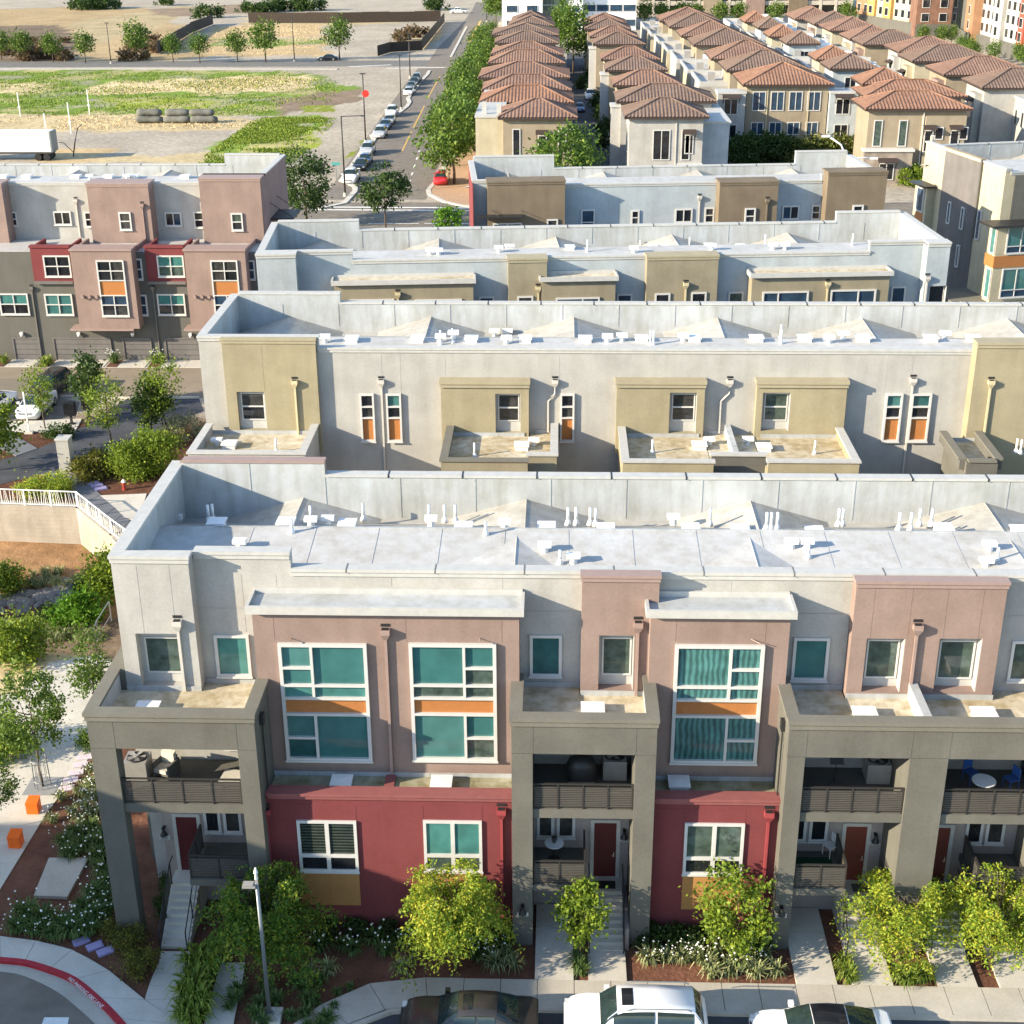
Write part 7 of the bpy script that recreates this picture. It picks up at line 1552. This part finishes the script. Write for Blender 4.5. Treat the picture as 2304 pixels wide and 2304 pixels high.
def unit_(par, a, b, z, depth, wallm, tile, over=.7, ze=ZEAVE, rise=RISE, wins=None, sidewin=0):
    """one roofed unit of a row: eave corners from the picture at the eave height, walls below"""
    p, q = onZ(*z(*a), ze), onZ(*z(*b), ze); x0, x1, y0 = p[0], q[0], (p[1]+q[1])/2; y1 = y0+depth
    B(par, 'wall', M[wallm], x0+over, x1-over, y0+over, y1-over, 0, ze-.2)
    hip_roof(par, x0, x1, y0, y1, ze, rise, tile)
    n = int((depth-2)/3.0)
    for k in range(n if sidewin else 0):
        yy = y0+over+1.2+k*3.0
        for zz in (6.6, 3.4):
            w = O('window', MB().box(x0+over-.08, x0+over-.004, yy-.1, yy+1.0, zz-.1, zz+1.7), M['trim'], par); O('pane', MB().box(x0+over-.1, x0+over-.081, yy, yy+.9, zz, zz+1.6), M['darkglass'], w)
    return x0+over, x1-over, y0+over, y1-over
R1 = thing('row_house', 'row of brown red tile roofs beside the tree lined street', 'row house', (0, 190, 0))
rows1 = [((1205,668),(1660,665),9.5,'beige','tile'),((1098,582),(1640,582),9.5,'cream','tile2'),((1115,512),(1628,512),9,'beige','tile'),((1095,440),(1617,440),12,'beige','tile'),((1150,360),(1590,358),9,'beige','tile'),((1165,312),(1580,310),11,'beige','tile'),((1188,245),(1556,245),11,'beige','tile3'),((1170,200),(1555,200),15,'beige','tile3'),((1260,150),(1530,148),12,'beige','tile3'),((1280,124),(1515,122),13,'beige','tile3')]
boxes = [unit_(R1, a, b, ZE, d, w, t_, wins=None) for a, b, d, w, t_ in rows1]
x0, x1, y0, y1 = boxes[0]
B(R1, 'wall', M['cream'], x0-3.6, x0-.002, y0+.8, y0+30, 0, 9.6); O('parapet_cap', MB().box(x0-3.7, x0+.0, y0+.7, y0+30, 9.6, 9.9), M['cap'], R1); B(R1, 'wall', M['white'], x0-2.6, x0+.6, y0-1.5, y0+.79, 0, 4.0); B(R1, 'wall', M['beige'], x0-.5, x1-1.0, y0-1.0, y0-.002, 0, 3.3)
O('chimney', MB().box(x0-2.8, x0-2.2, y0+2, y0+2.6, 9.7, 11.4).box(x0-.9, x0-.3, y0+2, y0+2.6, 9.7, 11.2), M['cap'], R1)
fwin(R1, x0+1.3, x0+2.1, 5.0, 8.2, y0, False); fwin(R1, x0+4.6, x0+5.5, 5.4, 7.4, y0, False, awn=True); fwin(R1, x0+7.2, x0+9.0, 5.6, 8.2, y0)
R2 = thing('row_house', 'row of tile roofs with a pale gray end house along the shaded alley', 'row house', (17, 190, 0))
rows2 = [((1040,797),(1620,795),9.5,'white','tile3'),((985,692),(1672,690),10,'white','tile3'),((960,582),(1442,580),8.5,'beige','tile'),((908,478),(1340,478),9,'beige','tile3'),((880,406),(1285,405),8.5,'cream','tile'),((826,302),(1186,302),9,'beige','tile3'),((805,252),(1140,252),8.5,'cream','tile'),((770,199),(1090,199),9.5,'beige','tile3'),((755,160),(1060,160),11,'cream','tile'),]
bx2 = [unit_(R2, a, b, ZI, d, w, t_, sidewin=1) for a, b, d, w, t_ in rows2]
x0, x1, y0, y1 = bx2[0]
fwin(R2, x0+3.2, x0+5.2, 4.4, 8.0, y0); fwin(R2, x0+7.3, x0+8.2, 5.2, 7.4, y0, False, awn=True); fwin(R2, x1-2.6, x1-1.7, 4.4, 8.0, y0, False)
O('stone_facing', MB().box(x0+6.4, x1-.02, y0-.35, y0-.002, 0, 3.6), M['stoneclad'], R2); O('ledge', MB().box(x0+6.3, x1+.1, y0-.5, y0-.003, 3.6, 3.9), M['trim'], R2); fwin(R2, x0+3.2, x0+5.2, .9, 3.0, y0)
O('downspout', MB().box(x0+6.0, x0+6.12, y0-.12, y0-.003, 0, 9.4), M['dspout_w'], R2)
for k, (a0, a1, b0, b1) in enumerate(bx2):
    if k in (1, 3, 5): O('porch_tower', MB().box(a0-1.3, a0-.001, b0+.6, b0+3.2, 0, 8.9), M['cap'], R2); O('tower_cap', MB().box(a0-1.45, a0+.05, b0+.45, b0+3.35, 8.9, 9.2), M['trim'], R2)
B(R2, 'wall', M['pale'], x1, x1+3.6, y0+2.0, y0+22, 0, 8.6); O('parapet_cap', MB().box(x1, x1+3.8, y0+1.9, y0+22, 8.6, 8.9), M['cap'], R2)
R3 = thing('row_house', 'long row of large tile roofs with a tan four window front', 'row house', (40, 235, 0))
rows3 = [((583,412),(1018,405),13,'beige','tile2'),((505,345),(905,335),12,'beige','tile3'),((430,288),(795,280),12,'beige','tile'),((345,222),(685,214),12.5,'beige','tile3'),((285,178),(592,172),12,'beige','tile'),((228,134),(505,128),13,'beige','tile3'),((182,105),(470,100),14,'beige','tile')]
bx3 = [unit_(R3, a, b, ZG, d, w, t_, ze=10.6, rise=2.4) for a, b, d, w, t_ in rows3]
x0, x1, y0, y1 = bx3[0]; W3 = x1-x0
for k in range(4):
    xx = x0+.6+k*(W3-1.2)/4+.4; fwin(R3, xx, xx+1.7, 7.0, 9.5, y0, trim='trim', g='blueglass'); fwin(R3, xx, xx+1.6, 3.6, 5.2, y0, trim='trim', g='blueglass')
for s in (-1, 1):
    a = x0-4.2 if s < 0 else x1+.15; O('bay', MB().box(a, a+4.0, y0-.9, y0+2.5, 1.6, 9.4), M['pale' if s > 0 else 'white'], R3); O('bay_cap', MB().box(a-.1, a+4.1, y0-1.0, y0+2.6, 9.4, 9.7), M['cap'], R3); fwin(R3, a+1.0, a+2.8, 6.6, 8.6, y0-.9, awn=True); fwin(R3, a+1.0, a+2.8, 3.2, 5.0, y0-.9)
    B(R3, 'wall', M['beige'], a-(1.8 if s < 0 else -4.01), a+(0 if s < 0 else 7.0), y0+.8, y0+10, 0, 9.0)
O('downspout', MB().box(x0+3.0, x0+3.1, y0-.12, y0-.003, 0, 10.2).box(x1-2.8, x1-2.7, y0-.12, y0-.003, 0, 10.2), M['dspout_t'], R3)
B(R3, 'wall', M['olive'], x0-2, x1+2, y0-.01+.3, y0+2, 0, 1.7)
R4 = thing('row_house', 'small tile roofs rising from white flat roofed garages', 'row house', (70, 260, 0))
rows4 = [((1155,408),(1415,405),9,'pale','tile2'),((1000,333),(1238,330),9,'pale','tile3'),((935,290),(1125,285),8.5,'cream','tile2'),((790,212),(955,210),9,'pale','tile3'),((708,178),(858,175),9,'cream','tile2'),((655,138),(788,135),10,'pale','tile3'),((590,108),(715,106),10,'cream','tile2')]
bx4 = [unit_(R4, a, b, ZG, d, w, t_, ze=10.6, rise=1.8) for a, b, d, w, t_ in rows4]
for a0, a1, b0, b1 in bx4[1:5]: fwin(R4, a0+2.0, a0+3.6, 7.6, 9.2, b0)
R5 = thing('row_house', 'two storey tan house with stone corner and twin tile roofs', 'row house', (57, 200, 0))
b5 = unit_(R5, (1172,528), (1683,522), ZG, 9.5, 'beige', 'tile2', rise=1.7); b5b = unit_(R5, (1172,470), (1655,462), ZG, 10, 'beige', 'tile2', rise=1.7)
x0, x1, y0, y1 = b5; W5 = x1-x0
O('stone_facing', MB().box(x0-.4, x0+6.0, y0-1.2, y0-.001, 0, 4.4), M['stoneclad'], R5); O('ledge', MB().box(x0-.6, x0+6.2, y0-1.4, y0-.001, 4.4, 4.75), M['trim'], R5)
fwin(R5, x0+.9, x0+1.8, 5.0, 8.2, y0, False, g='greenglass'); fwin(R5, x0+4.2, x0+5.1, 5.0, 8.2, y0, False, g='greenglass'); fwin(R5, x0+1.8, x0+3.6, .8, 2.8, y0-1.2, awn=True)
walls(R5, 'beige', x0+7.4, x1+.02, y0-.7, y0-.002, 0, 8.9)
for xx, zz in ((x0+8.8,6.0),(x0+12.0,6.0),(x0+8.8,2.6),(x0+12.0,2.6)): fwin(R5, xx, xx+.9, zz, zz+1.4, y0-.7, False)
for xx in (x1-5.2, x1-1.8): fwin(R5, xx, xx+.95, 4.4, 7.0, y0-.7, False, awn=True)
O('downspout', MB().box(x0+7.1, x0+7.25, y0-.3, y0-.003, 0, 9.4), M['dspout_w'], R5)
R6 = thing('row_house', 'far diagonal row of tile roofs with white and peach fronts', 'row house', (95, 280, 0))
rows6 = [((1735,428),(2180,420),11,'white','tile3'),((1553,366),(2000,356),12,'beige','tile'),((1400,300),(1800,292),11,'cream','tile3'),((1335,255),(1680,248),12,'white','tile'),((1160,218),(1480,212),11,'beige','tile3'),((1098,192),(1350,186),11,'white','tile'),((1000,150),(1260,146),13,'cream','tile'),((925,120),(1160,116),13,'white','tile3'),((832,95),(1040,92),15,'white','tile')]
bx6 = [unit_(R6, a, b, ZG, d, w, t_, ze=10.2, rise=2.1, sidewin=1) for a, b, d, w, t_ in rows6]
for k, (a0, a1, b0, b1) in enumerate(bx6):
    O('bay', MB().box(a0-1.0, a0-.001, b0+1.0, b0+5.0, 1.0, 9.2), M[('white','pink','cream')[k % 3]], R6)
    w = O('window', MB().box(a0-1.08, a0-1.001, b0+1.8, b0+4.2, 5.4, 8.0), M['trim'], R6); O('pane', MB().box(a0-1.1, a0-1.081, b0+1.95, b0+4.05, 5.5, 7.9), M['darkglass'], w); O('awning', MB().prism([(a0-1.9,b0+1.5),(a0-1.0,b0+1.5),(a0-1.0,b0+4.5),(a0-1.9,b0+4.5)], [8.1,8.5,8.5,8.1], [8.2,8.6,8.6,8.2]), M['eave'], w)
x0, x1, y0, y1 = bx6[0]
B(R6, 'wall', M['white'], x0+4.5, x0+40, y0-9, y0+1, 0, 8.8); O('parapet_cap', MB().box(x0+4.3, x0+40, y0-9.2, y0+1.1, 8.8, 9.1), M['cap'], R6); O('rooftop_unit', MB().box(x0+8, x0+11, y0-5, y0-2, 9.1, 10.4), M['unit'], R6)
for k in range(4): fwin(R6, x0+6+k*4, x0+7+k*4, 5.4, 7.2, y0-9); 
for k in range(3): w = O('window', MB().box(x0+4.42, x0+4.499, y0-8+k*3, y0-7+k*3, 5.2, 7.4), M['trim'], R6); O('pane', MB().box(x0+4.40, x0+4.419, y0-7.9+k*3, y0-7.1+k*3, 5.3, 7.3), M['darkglass'], w)
# white flat roofs with units between the rows
def flats(label, P, h, n, seed):
    g = np.random.default_rng(seed); W = [onZ(*ZG(*p), h)[:2] for p in P]; t = thing('garage_court', label, 'flat roof', (*W[0], 0))
    (xa, ya), (xb, yb) = W; wdt = 14
    for k in range(n):
        f0, f1 = k/n, (k+1)/n; x = xa+(xb-xa)*f0; y = ya+(yb-ya)*f0; y2 = ya+(yb-ya)*f1-1.5
        B(t, 'wall', M['cream' if k % 2 else 'white'], x, x+wdt, y, y2, 0, h); O('parapet', MB().plate(x, x+wdt, 0, 1, [], 0, .1).xf(Matrix.Translation((0,y,h))) if False else MB().box(x, x+wdt, y, y+.3, h, h+.7).box(x, x+.3, y+.3, y2, h, h+.7), M['cap'], t)
        O('parapet', MB().box(x+.3, x+wdt, y2-.3, y2, h, h+.7), M['cap'], t)
        O('roof', MB().box(x+.3, x+wdt, y+.3, y2-.3, h, h+.06), M['roof'], t)
        for q in range(4): ux = x+2+q*3; uy = y+1.5+g.random()*(y2-y-4); O('rooftop_unit', MB().box(ux, ux+1.2, uy, uy+1.2, h+.06, h+1.2), M['unit' if q % 2 else 'acgray'], t)
        O('stair_head', MB().box(x+wdt*.45, x+wdt*.45+3, (y+y2)/2, (y+y2)/2+2, h+.06, h+2.0), M['unit'], t)
flats('white flat roofs and condensers between the second and third tile rows', ((370,415),(75,115)), 8.0, 7, 1); flats('white flat roofs and condensers between the big and small tile rows', ((985,405),(470,100)), 8.2, 7, 2)
# alley pavement
ribbon('lane', [onZ(*p)[:2] for p in ((1350,420),(1338,330),(1326,250),(1318,180),(1312,120))], -5.0, 4.0, 0, .02, 'asphalt2'); ribbon('kerb', [onZ(*p)[:2] for p in ((1395,360),(1370,300),(1348,240),(1335,190))], -.2, .2, 0, .14, 'concrete_w')
ab = make_bush('alley_shrub', 'dark shrub along the shaded alley between tile roofs', 'shrub', 1.6, 1.6, 2.6, 700, .4, 'leaf_dark', 90, 'alley shrubs between tile roofs', 24, .14)
for px, py in ((1362,330),(1358,300),(1352,270),(1345,240),(1338,215),(1310,200),(1330,180)): putp(ab, px, py, 1.0)
# ------------------------------------------------------------------ buildings at the top of the picture
def grid_front(t, x0, x1, z0, z1, y, nx, nz, wx, wz, g='blueglass', trim=None):
    for i in range(nx):
        for j in range(nz):
            cx = x0+(x1-x0)*(i+.5)/nx; cz = z0+(z1-z0)*(j+.5)/nz
            w = O('window', MB().plate(cx-wx/2-.15, cx+wx/2+.15, cz-wz/2-.15, cz+wz/2+.15, [(cx-wx/2, cx+wx/2, cz-wz/2, cz+wz/2)], y-.15, y-.004), M[trim or 'trim'], t); O('pane', MB().box(cx-wx/2, cx+wx/2, y-.06, y-.02, cz-wz/2, cz+wz/2), M[g], w)
p = onZ(1130, 70, 0); q = onZ(1432, 70, 0); W0 = thing('office_building', 'white office building with a glazed entrance beyond the tile roofs', 'office', (p[0], p[1], 0)); x0, x1, y0 = p[0], q[0], p[1]
M['pure'] = plain('white_render', (.74,.75,.77), .7, .3)
B(W0, 'wall', M['pure'], x0, x0+11.5, y0, y0+30, 0, 22); B(W0, 'wall', M['pure'], x0+19, x0+23, y0-1, y0+30, 0, 22); B(W0, 'wall', M['pure'], x0+23, x1, y0+2, y0+30, 0, 22); B(W0, 'wall', M['lampgray'], x0+11.5, x0+19, y0+1.5, y0+30, 0, 22)
for i in range(6):
    for j in range(6): O('glazing', MB().box(x0+11.7+i*1.2, x0+12.8+i*1.2, y0+1.35, y0+1.495, .5+j*3.3, 3.4+j*3.3), M['greenglass'], W0)
grid_front(W0, x0, x0+11.5, 0, 20, y0, 2, 5, 3.0, 1.7); grid_front(W0, x0+19, x0+23, 0, 20, y0-1, 1, 5, 1.8, 1.6); grid_front(W0, x0+23, x1, 0, 20, y0+2, 4, 5, 3.4, 1.7)
p = ZG(80, 75); a = onZ(*p, 0); b = onZ(*ZG(1125, 75), 0); PK = thing('parking_structure', 'long gray parking structure behind the tile roofs', 'garage', (a[0], a[1], 0)); x0, x1, y0 = a[0], b[0], a[1]+6
B(PK, 'wall', M['charcoal'], x0, x1, y0+3, y0+40, 0, 20)
for j in range(6): O('deck_edge', MB().box(x0, x1, y0, y0+3.0, 2.6+j*3.3, 3.9+j*3.3), M['concrete'], PK)
for k in range(15): xx = x0+(x1-x0)*k/14; O('column', MB().box(xx-.4, xx+.4, y0-.1, y0+.7, 0, 20), M['concrete'], PK)
for k in range(3): xx = x0+(x1-x0)*(.35+.2*k); O('stair_tower', MB().box(xx-3, xx+3, y0-.6, y0+3, 0, 21), M[('beige','pink','olive')[k]], PK)
for k, px in enumerate((1450,1490,1530,1560,1620,1660,1745,1905)):
    putp(rt, px, 62, (1.0,1.0,.95), label='green tree before the parking structure', group='trees before the parking structure')
def apt(label, p0, p1, h, segs, nz, depth=30):
    a, b = onZ(*p0, 0), onZ(*p1, 0); t = thing('apartment_building', label, 'apartments', (a[0], a[1], 0)); ang = math.atan2(b[1]-a[1], b[0]-a[0]); t.rotation_euler = (0,0,ang); WL[t] = (0,0,0); ln = math.hypot(b[0]-a[0], b[1]-a[1]); u = 0
    for fr_, mat, out, nx in segs:
        w = ln*fr_; B(t, 'wall', M[mat], u, u+w-.01, -out, depth, 0, h+random.uniform(-.5,1.2))
        for i in range(nx):
            for j in range(nz):
                cx = u+w*(i+.5)/nx; z0 = 4.2+j*(h-5)/nz; wd = min(1.8, w/nx*.5)
                wn_ = O('window', MB().box(cx-wd/2-.15, cx+wd/2+.15, -out-.12, -out-.004, z0-.15, z0+2.05), M['trim'], t); O('pane', MB().box(cx-wd/2, cx+wd/2, -out-.15, -out-.121, z0, z0+1.9), M['darkglass'], wn_)
        u += w
    B(t, 'ground_storey', M['charcoal'], .2, ln-.2, -1.2, -.9, 0, 3.4); return t
M['brick'] = stucco('brown_brick', (.22,.125,.09), .35, .05); M['ochre'] = stucco('amber_stucco', (.46,.28,.10)); M['terra'] = stucco('terracotta_stucco', (.34,.19,.11)); M['rust'] = stucco('rust_red_stucco', (.38,.09,.06))
apt('brick and amber apartment building beyond the far tile row', ZG(1122,120), ZG(1420,175), 26, [(.22,'terra',.3,2),(.12,'ochre',.9,1),(.14,'cream',.2,1),(.12,'ochre',.9,1),(.40,'cream',.0,4)], 6)
apt('maroon and brick apartment corner with cream framed windows', ZG(1400,180), ZG(1600,180), 26, [(.85,'brick',.8,2),(.15,'darkgray',.0,1)], 6)
apt('orange balcony wing between the brick corner and white apartments', ZG(1602,185), ZG(1680,230), 26, [(.55,'charcoal',-1.0,1),(.45,'terra',.5,1)], 6)
apt('tall white apartment building with a rust red fin', ZG(1672,215), ZG(2100,350), 30, [(.30,'white',.4,5),(.10,'white',1.2,1),(.18,'white',.2,3),(.06,'rust',1.0,1),(.36,'white',.4,5)], 8)
for k, px in enumerate((1440,1530,1580,1625,1660,1680,1780,1900,1935)): p = ZG(px, 215 if k < 3 else 245+k*10); putp(rt, p[0], p[1]+6, (.62,.62,.72), label='slim tree at the foot of the coloured apartments', group='trees before the apartments')
fb_ = make_bush('clipped_hedge', 'sunlit clipped hedge beside the olive end of the pale block', 'shrub', 3.0, 2.0, 2.6, 2200, .3, 'leaf_lime', 95, clusters=44, cr=.08); putp(fb_, 2045, 418, 1.0); putp(fb_, 2072, 412, .9, label='clipped hedge next to the cream block')
lt = thing('street_lamp', 'pale curved twin arm lamp above the pale block roof', 'street lamp', (0,0,0)); a = onZ(*ZG(1065,1000), 0); b_ = PZ(*ZG(1015,655), a[1]); x, y = a[0], a[1]; WL[lt] = (0,0,0)
O('pole', MB().tube([(x,y,0),(x,y,b_-3),(x-1,y,b_-1),(x-2.6,y,b_)], .12, 6), M['unit'], lt, True); O('arm', MB().tube([(x,y,b_-3.6),(x+1.2,y,b_-2.6),(x+2.8,y,b_-2.6)], .1, 6), M['unit'], lt, True); O('lamp_head', MB().box(x-3.4, x-2.5, y-.2, y+.2, b_-.1, b_+.1).box(x+2.7, x+3.6, y-.2, y+.2, b_-2.75, b_-2.55), M['unit'], lt)
